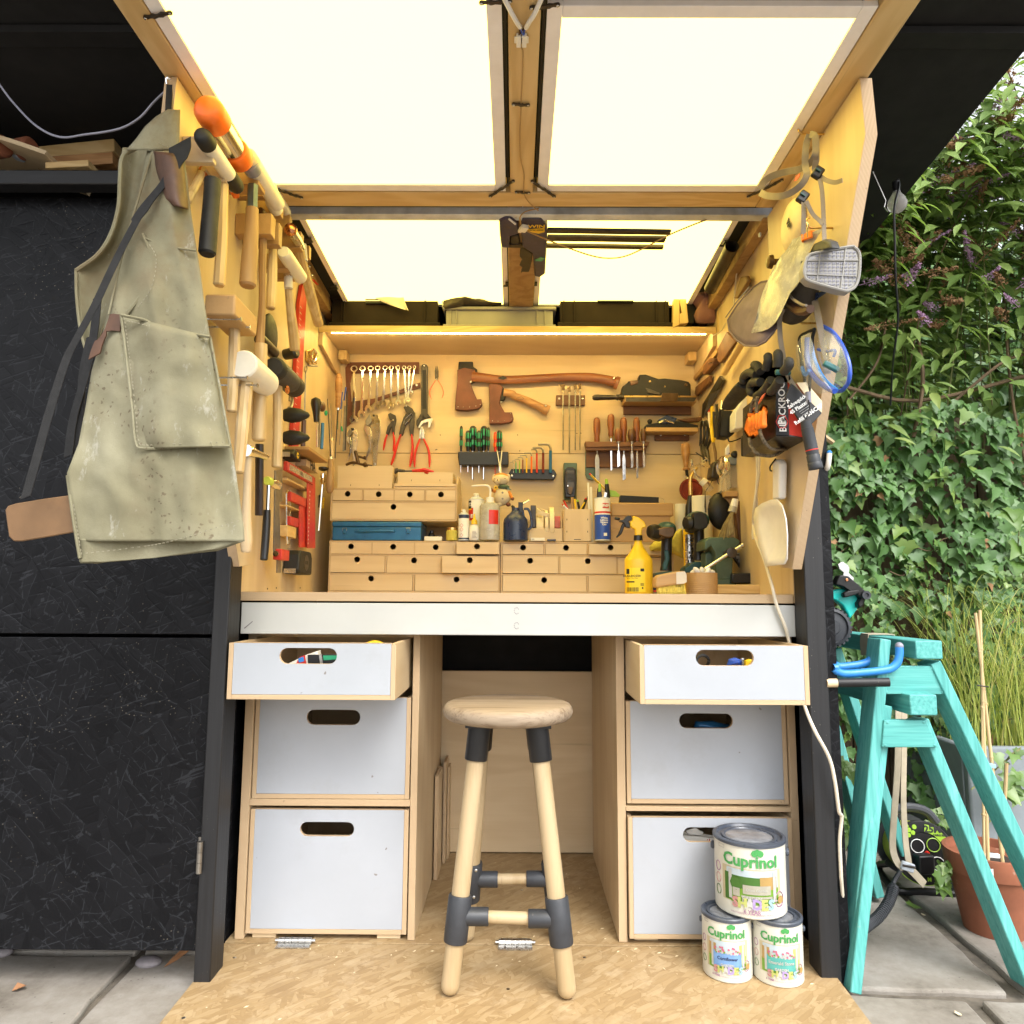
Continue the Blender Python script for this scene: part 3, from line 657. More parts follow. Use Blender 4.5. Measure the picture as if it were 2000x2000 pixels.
for c,a,e,n in(('Y',(658,925),(790,928),2),('Y',(683,1717),(795,1720),2),('Y',(655,1617),(447,1752),4),('Y',(826,1620),(1025,1752),4),('Y',(820,55),(1055,28),3),('Y',(368,10),(625,-6),3),('A',(1100,120),(1285,85),3),('W',(130,95),(345,170),5),('I',(1000,722),(684,878),5)):chain(hp(c,*a),hp(c,*e),n)
def one_cable(name,label,pts,r,m,n=6,cat='cable'):return one(name,label,cat,B().tube(bez(*pts,n=7),r,n),m)
t=T('hatch_wiring','white and blue lamp wires joined by clear connectors under the hatch batten','wiring')
cz=lambda x,y,d:at('Y',x,y,2,hz0)-V((0,0,d))
t.p('lead',B().tube(bez(cz(560,-60,.004),cz(640,60,.012),cz(690,150,.012),cz(716,215,.006)),.0042,8),'white_plastic')
t.p('lead',B().tube(bez(cz(930,-80,.004),cz(850,60,.012),cz(800,140,.012),cz(770,222,.006)),.0042,8),'white_plastic')
t.p('core',B().tube([cz(716,215,.006),cz(735,265,.007),cz(752,305,.004)],.0017,6).tube([cz(770,222,.006),cz(752,262,.004),cz(750,300,.004)],.0017,6),'blue_plastic')
t.p('core',B().tube([cz(716,218,.004),cz(712,260,.005),cz(706,305,.004)],.0017,6).tube([cz(765,230,.004),cz(735,262,.002),cz(712,300,.003)],.0017,6),'bronze')
for x in(704,754):
 k=cz(x,350,.005);t.p('connector',B().bx(k.x-.0042,k.x+.0042,k.y-.016,k.y+.011,k.z-.004,k.z+.004).bx(k.x-.008,k.x+.008,k.y-.011,k.y+.003,k.z-.002,k.z+.002),'nylon',.001)
t.p('flex',B().tube(bez(cz(722,400,.003),cz(742,490,.003),cz(728,860,.003),cz(724,960,.003),cz(714,1200,.002),cz(720,1400,.003),cz(752,1560,.003),cz(750,1720,.004),cz(800,1810,.004),cz(880,1880,.004)),.0014,6),'cable_tan')
WLX,WRX=-.676,.676
def wing(name,label,pts,X,dx):
 t=T(name,label,'plywood panel');b=B();b.prism(pts,(dx,0,0),1);t.p('panel',b,['birch_z','plyedge_x'],.0006);return t
pw=Pl('0','x',WRX);W_=[pw(1678,128),pw(1690,262),pw(1547,1112),pw(1478,1104),pw(1468,395)]
W_[4].z=hz0-.003;W_[4].y=yh1+.04;W_[0].z=min(W_[0].z,hz0-.003);W_[3].y=W_[4].y
W_[3].z=W_[2].z+.008
RW=wing('plywood_wing','right plywood wing with thick layered edge, hung with respirator, goggles and torch',W_,WRX,.024)
for p in W_:p.x=WLX
RW2=wing('plywood_wing','left plywood wing with thick layered edge, hung with mallets and hammers',W_,WLX,-.024)
b=B();k=Pl('I','x',WRX)(800,1250);b.lathe(k,(-1,0,0),[(0,.007),(.004,.007),(.005,.005)],6);RW.p('bolt_head',b,'galvanised')
BZ,BF=.886,1.862
t=T('workbench','plywood workbench top with a white painted board along its front edge','workbench')
b=B();b.bx(LX+.002,RX-.002,BF,BY-.001,BZ-.023,BZ,1,'z');t.p('bench_top',b,['birch_x','plyedge_z'],.0008)
f0,f1=Pl('0','y',BF),0
zf0,zf1=f0(1000,1241).z,f0(1000,1179).z
b=B();b.bx(-.706,.7195,BF-.001,BF+.026,zf0,zf1-.0005);t.p('front_board',b,'white_paint',.002)
b=B()
for y in(1193,1222):
 q=f0(1009,y);
 for a in range(9):
  an=.6+a*.6;b.obox((q.x+.006*math.cos(an),BF-.0014,q.z+.008*math.sin(an)),(.0022,.0008,.0022))
t.p('pencil_mark',b,'stone',smooth=0)
b=B();q=f0(483,1225);b.prism([q+V((-.008,-.0018,-.002)),q+V((-.006,-.0018,-.004)),q+V((.014,-.0018,.014)),q+V((.013,-.0018,.016))],(0,.0006,0));t.p('knife_hole',b,'stone',smooth=0)
CY=1.95
def cabinet(side,label):
 t=T('drawer_cabinet',label,'cabinet','plywood cabinets under the bench');L=side<0
 xo0,xo1,xi0,xi1=(-.7165,-.6935,-.2720,-.2545)if L else(.7225,.7420,.2700,.2915)
 c='O' if L else 'P';fp=Pl(c,'y',CY)
 ztop=fp(600,82).z if L else fp(600,90).z;ztop=.785
 for x0,x1 in((xo0,xo1),(xi0,xi1)):
  b=B();b.bx(x0,x1,CY,2.56,.001,ztop,1,'x');t.p('side_panel',b,['birch_z','plyedge_x'],.0007)
 ox0,ox1=(xo1,xi0)if L else(xi1,xo0)
 for z0,z1 in((ztop-.018,ztop),(fp(600,1068 if L else 1100).z,fp(600,1030 if L else 1075).z)):
  b=B();b.bx(ox0+.0004,ox1-.0004,CY-.002,2.55,z0,z1,1,'z');t.p('shelf',b,['birch_x','plyedge_z'],.0007)
 b=B();b.bx(ox0,ox1,2.5405,2.555,.02,ztop-.02);t.p('back_panel',b,'birch_x')
 b=B();b.bx(ox0+.02,ox0+.08,CY+.01,CY+.04,.001,.012);t.p('floor_block',b,'birch_x');b=B();b.bx(ox1-.08,ox1-.02,CY+.01,CY+.04,.001,.012);t.p('floor_block',b,'birch_x')
 def drawer(y,z0,z1,hole,open_top,depth=.52):
  x0,x1=ox0+.004,ox1-.004;e=.011
  if open_top:x0,x1=(-.683,-.2835)if L else(.2965,.6975)
  b=B();b.bx(x0,x0+e,y,y+depth,z0,z1,1,'x');b.bx(x1-e,x1,y,y+depth,z0,z1,1,'x')
  b.mat(2).bx(x0+e+.0003,x1-e-.0003,y,y+depth,z0,z0+.011,3,'z');b.mat(0).bx(x0+e,x1-e,y+depth-.011,y+depth,z0+.011,z1)
  d=t.p('drawer',b,['white_laminate' if False else 'birch_y','plyedge_x','birch_y','plyedge_z'],.0006)
  b=B();b.plate((x0+e+.0004,x1-e-.0004,z0+.0115,z1),hole,y+.0006,y+.012,1);b.mat(1).bx(x0+e+.0004,x1-e-.0004,y+.0008,y+.012,z1+.0002,z1+.0012)
  t.p('drawer_front',b,['white_laminate','plyedge_y'],.0007,under=d);return x0,x1
 def sl(cc,pl_,cx,cy,hw,hh):a,e_=pl_(cx,cy),pl_(cx+hw,cy+hh);return slot(a.x,a.z,e_.x-a.x,a.z-e_.z)
 y1=1.735;f1=Pl(c,'y',y1)
 if L:
  drawer(y1,f1(600,443).z,f1(600,110).z,sl(c,f1,549,185,168,48),1)
  drawer(CY+.003,fp(600,1030).z+.001,fp(600,430).z,sl(c,fp,696,548,157,46),0)
  drawer(CY+.001,.014,fp(600,1092).z,sl(c,fp,660,1207,158,43),0)
 else:
  drawer(y1,f1(600,471).z,f1(600,122).z,sl(c,f1,772,196,173,48),1)
  drawer(CY+.003,fp(600,1068).z+.004,fp(600,455).z,sl(c,fp,663,569,160,45),0)
  drawer(CY-.012,.014,fp(600,1136).z+.002,sl(c,Pl(c,'y',CY-.012),690,1240,165,45),0)
 return t
cabinet(-1,'left drawer cabinet with white fronts, its top drawer pulled out')
cabinet(1,'right drawer cabinet with white fronts, paint tins standing before it')
kp=Pl('0','y',2.58)
b=B();b.bx(-.262,.292,2.58,2.598,.004,kp(1000,1311).z,1,'y');one('kneehole_panel','pale plywood sheet standing at the back of the kneehole behind the stool','plywood sheet',b,['birch_x','plyedge_y'],.0008)
b=B();b.bx(-.76,.79,2.70,2.71,GZ,.86);S.p('bay_back',b,'black_roof')
for i,(x0,x1,y0,zz,lab)in enumerate(((-.242,-.230,2.16,.315,'tall narrow plywood offcut leaning nearest against the left cabinet side'),(-.229,-.220,2.30,.325,'middle plywood offcut leaning between two others in the kneehole'),(-.2185,-.212,2.34,.30,'short plywood offcut nearest the stool in the kneehole'))):
 b=B();b.bx(x0-.008,x1-.008,y0+.18,y0+.30+.03*i,.001,zz,1,'x');one('plywood_offcut',lab,'offcut',b,['birch_z','plyedge_x'],.0007,'offcuts in the kneehole')
b=B();r_=random.Random(4)
for i in range(170):
 x,y=r_.uniform(-.70,.70),(r_.gauss(1.92,.05)if i%2 else r_.uniform(1.35,2.5));a,L=r_.uniform(0,3.14),r_.uniform(.0015,.007);c,s_=math.cos(a)*L,math.sin(a)*L
 if abs(y-1.94)<.012 or(y>1.93 and abs(x)>.24):continue
 b.add([(x-c,y-s_,.0012),(x-s_*.3,y+c*.3,.0022),(x+c,y+s_,.0014),(x+s_*.3,y-c*.3,.0012)],[(0,1,2,3)])
struct('sawdust',b,'cream',kind='stuff',smooth=0)
def organiser(name,label,c,y,body,rows,holes,depth=.22,pulled=(),closed=True):
 """c: crop; body (x0, x1, ytop, ybottom or None = bench); rows: lists of (x0, x1, y0, y1); holes: (x, y)"""
 t=T(name,label,'drawer unit');f=Pl(c,'y',y)
 x0,x1,zt=f(body[0],body[2]).x,f(body[1],body[2]).x,f(body[0],body[2]).z
 zb=BZ+.0005 if body[3]is None else f(body[0],body[3]).z
 e=.0065
 b=B()
 b.bx(x0,x0+e,y,y+depth,zb,zt,1,'x');b.bx(x1-e,x1,y,y+depth,zb,zt,1,'x')
 for z in(zb,zt-e):b.bx(x0+e,x1-e,y+.0005,y+depth,z,z+e,1,'z')
 b.bx(x0+e,x1-e,y+depth-.006,y+depth,zb+e,zt-e)
 t.p('carcass',b,['birch_x','plyedge_z'],.0004)
 hi=0
 for ri,row in enumerate(rows):
  zc=[(f(r[0],r[2]).z,(BZ+.0005+e+.001)if(r[3]is None)else f(r[0],r[3]).z)for r in row]
  if ri<len(rows)-1:
   zlo=min(z[1]for z in zc);b=B();b.bx(x0+e+.0003,x1-e-.0003,y+.0003,y+depth-.007,zlo-.0075,zlo-.0015,1,'z');t.p('shelf',b,['birch_x','plyedge_z'])
  for di,r in enumerate(row):
   z1,z0=zc[di];xa,xb=f(r[0],r[2]).x,f(r[1],r[2]).x
   if di:b=B();m=(xa+f(row[di-1][1],r[2]).x)/2;b.bx(m-.003,m+.003,y+.0006,y+depth-.007,z0-.001,z1+.001,1,'x');t.p('divider',b,['birch_z','plyedge_x'])
   out=pulled[hi]if hi in pulled else 0;yy=y-out;hx,hy=holes[hi]if hi<len(holes)else(None,None)
   b=B()
   if out:fo=Pl(c,'y',yy);xa,xb,z1,z0=fo(r[0],r[2]).x,fo(r[1],r[2]).x,fo(r[0],r[2]).z,(z0 if r[3]is None else fo(r[0],r[3]).z)
   else:fo=f
   if hx is None:b.bx(xa,xb,yy+.001,yy+.006,z0,z1,1,'y')
   else:q=fo(hx,hy);b.plate((xa,xb,z0,z1),circ(q.x,q.z,.0102,16),yy+.001,yy+.006,1)
   b.mat(0).bx(xa,xa+.004,yy+.0065,y+depth-.02,z0,z1-.002).bx(xb-.004,xb,yy+.0065,y+depth-.02,z0,z1-.002).bx(xa+.004,xb-.004,yy+.0065,y+depth-.02,z0,z0+.004)
   t.p('drawer',b,['birch_x','plyedge_y'],.0004);hi+=1
 return t
OY=2.50
organiser('drawer_organiser','wide birch drawer organiser at the left under the blue toolbox, nine drawers with finger holes','F',OY,(20,1808,1050,None),[[(35,460,1066,1188),(473,900,1068,1190),(918,1345,1072,1192),(1352,1795,1066,1190)],[(28,598,1203,1383),(622,1193,1206,1388),(1200,1785,1213,1388)],[(20,888,1402,None),(915,1790,1408,None)]],[(243,1112),(685,1116),(1132,1120),(1565,1112),(307,1248),(905,1258),(1489,1256),(454,1448),(1350,1459)],pulled={3:.035,6:.03})
organiser('drawer_organiser','wide birch drawer organiser at the right behind the yellow spray bottle','G',OY,(97,1905,1060,None),[[(118,545,1082,1192),(568,998,1083,1195),(1022,1466,1086,1195),(1482,1885,1090,1200)],[(118,697,1216,1392),(720,1305,1220,1397),(1325,1885,1228,1402)],[(118,995,1414,None),(1018,1885,1422,None)]],[(331,1125),(782,1127),(1248,1124),(1690,1135),(405,1261),(1010,1266),(1600,1275),(552,1465),(1460,1475)],pulled={2:.02,3:.03})
organiser('small_drawer_organiser','small birch drawer organiser over the blue toolbox, four little drawers above one long one','F',2.515,(35,1358,500,843),[[(55,358,518,628),(380,690,520,630),(705,1010,522,632),(1032,1338,523,633)],[(50,1335,652,822)]],[(208,560),(533,565),(860,566),(1186,567),(689,697)],depth=.222)
F5=Pl('F','y',2.54)
def fbox(b,c,y,x0,y0,x1,y1,d,edge=None,ax=None):f=Pl(c,'y',y);a,e=f(x0,y1),f(x1,y0);return b.bx(a.x,e.x,y,y+d,a.z,e.z,edge,ax)
topz=Pl('F','y',2.515)(600,500).z+.0005
def notched(t,c,y,x0,x1,y0,zb,nx,nr,name='front',th=.005):
 f=Pl(c,'y',y);a,e=f(x0,y0),f(x1,y0);zt=(a.z+e.z)/2;n=f(nx,y0).x;r=nr
 P=[V((a.x,y,zb)),V((e.x,y,zb)),V((e.x,y,zt)),V((n+r,y,zt))]+[V((n+r*math.cos(math.pi*k/8),y,zt-r*math.sin(math.pi*k/8)))for k in range(1,8)]+[V((n-r,y,zt)),V((a.x,y,zt))]
 b=B().prism(P,(0,th,0),1);return t.p(name,b,['birch_x','plyedge_y'],.0004),a.x,e.x,zt
t=T('plywood_card_box','closed plywood box with a half round thumb notch, at the left on the small organiser','box','notched plywood boxes')
fr,xa,xb,zt=notched(t,'F',2.522,108,682,268,topz,395,.0095)
b=B().bx(xa,xa+.005,2.528,2.70,topz,zt).bx(xb-.005,xb,2.528,2.70,topz,zt).bx(xa+.0051,xb-.0051,2.528,2.70,topz,topz+.005).bx(xa+.0051,xb-.0051,2.695,2.70,topz,zt);t.p('box_body',b,'birch_x',.0004)
q=Pl('F','y',2.522);b=B()
for x in(240,540):p=q(x,470);b.bx(p.x-.0008,p.x+.0008,2.5212,2.523,p.z-.003,p.z+.003)
t.p('tenon_slot',b,'black_ink',kind='stuff')
t=T('plywood_tray_box','open plywood box in a tray under the red end nippers on the small organiser','box','notched plywood boxes')
fr,xa,xb,zt=notched(t,'F',2.545,735,1312,335,topz+.012,1035,.0085)
b=B().bx(xa,xa+.005,2.551,2.70,topz+.012,zt).bx(xb-.005,xb,2.551,2.70,topz+.012,zt).bx(xa+.0051,xb-.0051,2.551,2.70,topz+.012,topz+.02).bx(xa+.0051,xb-.0051,2.694,2.70,topz+.02,zt);t.p('box_body',b,'birch_x',.0004)
f=Pl('F','y',2.520);a,e=f(693,345),f(1360,345)
for X in(a.x,e.x-.006):
 pr=[V((X,2.520,topz)),V((X,2.70,topz)),V((X,2.70,a.z)),V((X,2.58,a.z)),V((X,2.560,topz+.022)),V((X,2.520,topz+.018))];t.p('tray_side',B().prism(pr,(.006,0,0),1),['birch_z','plyedge_x'],.0004)
t.p('tray_base',B().bx(a.x+.0063,e.x-.0063,2.525,2.70,topz,topz+.006),'birch_x');t.p('tray_front',B().bx(a.x+.0063,e.x-.0063,2.521,2.526,topz+.0075,topz+.0165),'birch_x',.0004)
b=B()
for x in(878,1176):p=Pl('F','y',2.545)(x,420);b.bx(p.x-.0008,p.x+.0008,2.5442,2.546,p.z-.003,p.z+.003)
t.p('tenon_slot',b,'black_ink',kind='stuff')
t=T('end_nippers','red handled end nippers lying across the open plywood tray box','nippers');f=Pl('F','y',2.56)
t.p('handle',B().tube(bez(f(885,318),f(1000,306),f(1060,318),f(1112,334)),[.004]*6+[.0055]*6+[.005]*6+[.003],8),'red_handle')
t.p('handle',B().tube(bez(f(885,326,.02),f(1000,330,.02),f(1060,345,.02),f(1090,356,.02)),[.004]*6+[.0055]*6+[.005]*6+[.003],8),'red_handle')
t.p('jaw',B().tube(bez(f(890,322,.006),f(800,322,.006),f(735,315,.006),f(705,328,.006),f(715,350,.006)),[.003]*6+[.006]*6+[.009]*6+[.006]*6+[.004],8).ell(f(790,324,.004),(.006,.006,.006),8,6),'dark_steel')
y=2.505;f=Pl('F','y',y);t=T('steel_toolbox','blue steel toolbox with two latches and a handle under the small organiser','toolbox')
za,zl,zb=f(45,850).z,f(45,903).z,Pl('F','y',OY)(600,1050).z+.0006;xa,xb=f(48,950).x,f(978,950).x
t.p('body',B().bx(xa,xb,y,y+.16,zb,zl-.0006),'blue_metal',.004,seg=3);t.p('lid',B().bx(xa-.0012,xb+.0012,y-.0012,y+.161,zl,za),'blue_metal',.004,seg=3)
p0,p1=f(290,950),f(705,950)
t.p('handle',B().tube([p0+V((0,.002,0)),p0+V((.004,-.006,0)),p0+V((.02,-.010,-.001)),p1+V((-.02,-.010,0)),p1+V((-.004,-.006,0)),p1+V((0,.002,0))],[.0028,.0035,.0038,.0038,.0035,.0028],10),'blue_metal')
for x in(290,705):p=f(x+(20 if x<400 else-20),950);t.p('handle_lug',B().bx(p.x-.006,p.x+.006,y-.009,y-.0003,p.z-.004,p.z+.006),'blue_metal',.001)
for x in(178,845):
 p=f(x,950);h=t.p('latch',B().bx(p.x-.006,p.x+.006,y-.005,y-.0004,p.z-.010,p.z+.004).bx(p.x-.0045,p.x+.0045,y-.0065,y-.0052,p.z-.009,p.z+.001),'blue_metal',.001)
 t.p('latch_wire',B().tube([p+V((-.007,-.002,.0)),p+V((-.007,-.003,.010)),p+V((.007,-.003,.010)),p+V((.007,-.002,.0))],.0008,6),'steel',under=h)
SHZ=Pl('F','y',OY)(600,1050).z+.0007
def stand(c,x,y,yd,z=None):p=at(c,x,y,1,yd);return V((p.x,yd,SHZ if z is None else z))
def hgt(c,x,y,yd):return at(c,x,y,1,yd).z
def wid(c,w_,yd):return at(c,1000,500,1,yd).x-at(c,1000-w_,500,1,yd).x
b=B();fbox(b,'F',2.51,1012,1008,1196,1052,.03);b.v=[V((v.x,v.y,max(v.z,SHZ)))for v in b.v];one('small_carton','small white carton lying on the organiser beside the blue toolbox','carton',b,'paper',.001)
p=stand('F',1090,1000,2.56);h=hgt('F',1090,945,2.56)-SHZ;one('ink_bottle','squat dark glass bottle in the shadow behind the small white carton','bottle',B().lathe(p,(0,0,1),[(0,.012),(h*.6,.013),(h*.75,.008),(h,.008)],14),'black_plastic',.001)
p=stand('F',1302,1000,2.51);r=wid('F',118,2.51)/2;h=hgt('F',1302,915,2.51)-SHZ;t=T('wax_jar','small glass jar of yellow wax with a metal lid beside the blue toolbox','jar')
t.p('glass',B().lathe(p,(0,0,1),[(0,r*.85),(.002,r),(h*.72,r),(h*.80,r*.85)],20),'yellow_cloth');t.p('lid',B().lathe(p+V((0,0,h*.80)),(0,0,1),[(0,r*.93),(h*.18,r*.93),(h*.2,r*.85)],20),'brass')
def spray(name,label,c,xc,w_,ytop,yd,bands,nozzle='white_plastic',z=None,cat='spray can',dome='galvanised',cap_y=None):
 """an aerosol: can body with coloured bands (fraction from the foot, material), shoulder, nozzle"""
 p=stand(c,xc,1000,yd,z);r=wid(c,w_,yd)/2;H=hgt(c,xc,ytop,yd)-p.z;hb=H*.80 if cap_y is None else hgt(c,xc,cap_y,yd)-p.z
 t=T(name,label,cat);t.p('rim',B().lathe(p,(0,0,1),[(0,r*.96),(.002,r),(.004,r*.98)],22),dome)
 for i,(f0,f1_,m)in enumerate(bands):t.p('can' if i==0 else 'printed_band',B().lathe(p+V((0,0,.004+f0*(hb-.004))),(0,0,1),[(0,r*.975),((f1_-f0)*(hb-.004),r*.975)],22),m)
 t.p('shoulder',B().lathe(p+V((0,0,hb)),(0,0,1),[(0,r),(.002,r),(.003,r*.9),((H-hb)*.35,r*.62),((H-hb)*.45,r*.6),((H-hb)*.46,r*.4)],22),dome)
 t.p('nozzle',B().lathe(p+V((0,0,hb+(H-hb)*.45)),(0,0,1),[(0,r*.34),((H-hb)*.45,r*.32),((H-hb)*.55,r*.22)],14).tube([p+V((0,0,H-.004)),p+V((-r*.36,-r*.2,H-.004))],.002,6),nozzle);return t,p,r,hb,H
t,p,r,hb,H=spray('aerosol_can','small pale aerosol with dark blue bands beside the dropper bottle','F',1425,116,725,2.50,[(0,.06,'navy'),(.06,.86,'white_ink'),(.86,1,'navy')],cap_y=785)
b=B()
for dz in(.20,.42,.58):
 a=-.35;cz_=p.z+hb*dz;s_=.0062;ps=[V((p.x+(r+.0001)*math.sin(a+dx/r),p.y-(r+.0001)*math.cos(a+dx/r),cz_+dz2))for dx,dz2 in((-s_,0),(0,s_),(s_,0),(0,-s_))]
 b.tube(ps,.0006,4,True)
t.p('hazard_mark',b,'red',kind='stuff')
t,p,r,hb,H=spray('spray_can','tall white aerosol with black, red and yellow label behind the squeeze bottle','F',1555,172,555,2.56,[(0,.25,'white_ink'),(.25,1,'white_ink')],cap_y=630)
b=B();curvepatch(b,p.x,p.y,r*.99,-1.2,-.35,p.z+hb*.50,p.z+hb*.80);t.p('printed_band',b,'red',smooth=0)
b=B();curvepatch(b,p.x,p.y,r*.992,-1.2,-.62,p.z+hb*.78,p.z+hb*.98);t.p('printed_band',b,'black_ink',smooth=0)
b=B();curvepatch(b,p.x,p.y,r*.995,-1.2,-.55,p.z+hb*.755,p.z+hb*.785);t.p('printed_band',b,'yellow',smooth=0)
b=B();curvelabel(b,'O',.020,p.x,p.y,r*1.0,-.80,p.z+hb*.88,.001);curvelabel(b,'E',.016,p.x,p.y,r*1.0,-.55,p.z+hb*.60,.001);t.p('lettering',b,'white_ink',smooth=0)
p=stand('F',1535,1000,2.49);r=wid('F',105,2.49)/2;H=hgt('F',1535,770,2.49)-SHZ;t=T('dropper_bottle','little white dropper bottle with a yellow pointed cap before the tall aerosol','bottle')
t.p('bottle',B().lathe(p,(0,0,1),[(0,r*.9),(.002,r),(H*.5,r),(H*.6,r*.55)],18,flat=.7),'white_plastic');t.p('cap',B().lathe(p+V((0,0,H*.6)),(0,0,1),[(0,r*.62),(H*.14,r*.6),(H*.2,r*.3),(H*.4,r*.12)],14),'yellow')
b=B();[b.bx(p.x-.006+i*.0,p.x+.010-.002*(i%3),p.y-r*.7-.0006,p.y-r*.7-.0002,p.z+.008+i*.0045,p.z+.0095+i*.0045)for i in range(6)];t.p('print',b,'stone',smooth=0,kind='stuff')
p=stand('F',1697,1000,2.485);r=wid('F',212,2.485)/2;H=hgt('F',1697,655,2.485)-SHZ;t=T('squeeze_bottle','clear squeeze bottle with a red label and a long bent white spout','bottle')
t.p('bottle',B().lathe(p,(0,0,1),[(0,r*.9),(.003,r),(H*.9,r),(H*.97,r*.85),(H,r*.5)],24,flat=.75),'bag_film')
t.p('cap',B().lathe(p+V((0,0,H)),(0,0,1),[(0,r*.40),(.018,r*.38),(.020,r*.2)],16),'white_plastic')
f=Pl('F','y',2.485);t.p('spout',B().tube(bez(p+V((0,0,H+.018)),f(1705,530),f(1690,485),f(1640,472),f(1505,478)),[.0042]*6+[.004]*6+[.0036]*6+[.003]*6+[.0012],8),'white_plastic')
b=B();x0,x1=f(1692,800).x,p.x+r*.985;z0,z1=f(1692,885).z,f(1692,737).z
vs=[]
for i in range(8):x=x0+(x1-x0)*i/7;yy=p.y-r*.75*math.sqrt(max(0,1-((x-p.x)/r)**2))-.0004;vs+=[V((x,yy,z0)),V((x,yy,z1))]
b.add(vs,[(2*i,2*i+2,2*i+3,2*i+1)for i in range(7)]);t.p('label',b,'red')
p=stand('G',252,1000,2.50);r=wid('G',258,2.50)/2;H=hgt('G',252,745,2.50)-SHZ;f=Pl('G','y',2.50);t=T('oil_can','navy blue pump oil can with black trigger and tilted spout under the plush fox','oil can')
t.p('body',B().lathe(p,(0,0,1),[(0,r*.94),(.002,r),(H*.60,r),(H*.72,r*.96),(H*.86,r*.70),(H*.95,r*.42),(H,r*.33),(H*1.0+.012,r*.32)],26),'navy')
t.p('pump',B().tube([f(235,745),f(228,700),f(212,685)],[.007,.006,.004],10).bx(f(280,700).x,f(330,700).x,2.495,2.507,f(280,760).z,f(280,650).z),'black_plastic',.001)
t.p('trigger',B().tube(bez(f(325,730),f(335,800),f(345,900),f(385,930),f(418,900),f(415,800),f(385,725),f(340,718)),.0048,8),'navy')
t.p('spout',B().tube([f(320,668),f(395,628)],[.0035,.0045],10),'chrome')
b=B();fbox(b,'G',2.53,410,680,466,915,.02);b.v=[V((v.x,v.y,v.z if v.z>1.0 else SHZ))for v in b.v];one('honing_block','tall dark grey block standing between oil can and tape rolls','block',b,'dark_steel',.002)
t=T('tape_holder','low plywood holder for tape rolls between oil can and pencil box','tape holder');f=Pl('G','y',2.515);a,e=f(388,922),f(745,1055)
t.p('front',B().bx(a.x,e.x,2.515,2.521,SHZ,a.z,1,'y'),['birch_x','plyedge_y'],.0005)
t.p('back',B().bx(a.x,e.x,2.60,2.606,SHZ,a.z+.0,1,'y'),['birch_x','plyedge_y'],.0005)
for X in(a.x,e.x-.006):t.p('end',B().bx(X,X+.006,2.5213,2.5998,SHZ,f(388,800 if X<.1 and X>a.x+.01 else 830).z,1,'x'),['birch_z','plyedge_x'],.0005)
def tape(label,x,w_,yt,yb_,m,yd=2.535):
 f=Pl('G','y',yd);zt,zb=f(x,yt).z,SHZ+.004;R_=(zt-zb)/2;X=f(x,yt).x;ww=wid('G',w_,yd)
 one('tape_roll',label,'tape',B().lathe((X-ww/2,yd+.03,zb+R_),(1,0,0),[(0,R_*.72),(0,R_),(ww,R_),(ww,R_*.72)],24,closed=True),m,.0005,'rolls of tape in the holder')
tape('cream masking tape roll standing at the right in the tape holder',630,48,690,930,'cream');tape('narrow cream tape roll standing in the middle of the tape holder',575,34,720,930,'cream');tape('brown backed cream tape roll at the left in the tape holder',505,70,780,930,'cream')
f=Pl('G','y',2.54);c_=f(580,745);one('masking_tape','wide cream tape roll tipped over on top of the other rolls','tape',B().lathe(c_+V((-.012,.0,-.012)),(.35,-.25,.9),[(0,.022),(0,.030),(.014,.030),(.014,.022)],26,closed=True),'cream',.0005,'rolls of tape in the holder')
b=B();fbox(b,'G',2.56,662,795,722,918,.02);one('orange_block','bright orange plastic block at the right end of the tape holder','block',b,'coral',.001)
b=B();f=Pl('G','y',2.488);a,e=f(412,1030),f(558,1055);b.bx(a.x,e.x,2.488,2.512,SHZ,a.z+.003);t=T('eraser','small white eraser with a barcode lying before the tape holder','eraser');t.p('body',b,'paper',.001);b=B();[b.bx(a.x+.003+i*.002,a.x+.004+i*.002,2.4872,2.488,SHZ+.002,a.z)for i in range(5)];t.p('print',b,'stone',smooth=0,kind='stuff')
b=B();a,e=f(585,1036),f(676,1055);b.bx(a.x,e.x,2.488,2.505,SHZ,a.z);one('pencil_sharpener','tiny navy block lying before the tape holder near the pencil box','block',b,'navy',.001)
y=2.50;f=Pl('G','y',y);t=T('pencil_box','square plywood pencil box with finger joints holding pencils and chisels','pencil box');a,e=f(772,720),f(1028,720)
t.p('front',B().bx(a.x,e.x,y,y+.006,SHZ,a.z,1,'y'),['birch_z','plyedge_y'],.0005);t.p('back',B().bx(a.x,e.x,y+.075,y+.081,SHZ,a.z),'birch_z')
for X in(a.x-.006,e.x+.0002):t.p('side',B().bx(X,X+.0058,y+.0,y+.081,SHZ,a.z,1,'x'),['birch_z','plyedge_x'],.0005)
b=B()
for x in(790,1008):
 for yy in(830,957):p=f(x,yy);b.bx(p.x-.0012,p.x+.0012,y-.0004,y+.001,p.z-.003,p.z+.003)
p=f(900,1040);b.bx(p.x-.012,p.x+.012,y-.0004,y+.001,p.z-.0012,p.z+.0012);t.p('finger_joint',b,'black_ink',kind='stuff',smooth=0)
def stick(name,label,cat,c,yd,p0,p1,r,m,tip=None,tipl=.0,dy=0):
 f=Pl(c,'y',yd);a,e=f(*p0),f(*p1)+V((0,dy,0));d=(e-a);t=T(name,label,cat,'pens and pencils in the pencil box');t.p('barrel',B().tube([a,e],r,6),m)
 if tip:n=d.normalized();t.p('tip',B().tube([e,e+n*.004,e+n*(tipl or .006)],[r,r,r*.55],6),tip)
stick('pencil','red pencil leaning at the left side of the pencil box','pencil','G',2.53,(805,730),(760,640),.0038,'red_paint','dark_red');stick('pencil','white and red pencil leaning lowest over the left edge of the pencil box','pencil','G',2.515,(800,725),(752,680),.003,'white_ink','red')
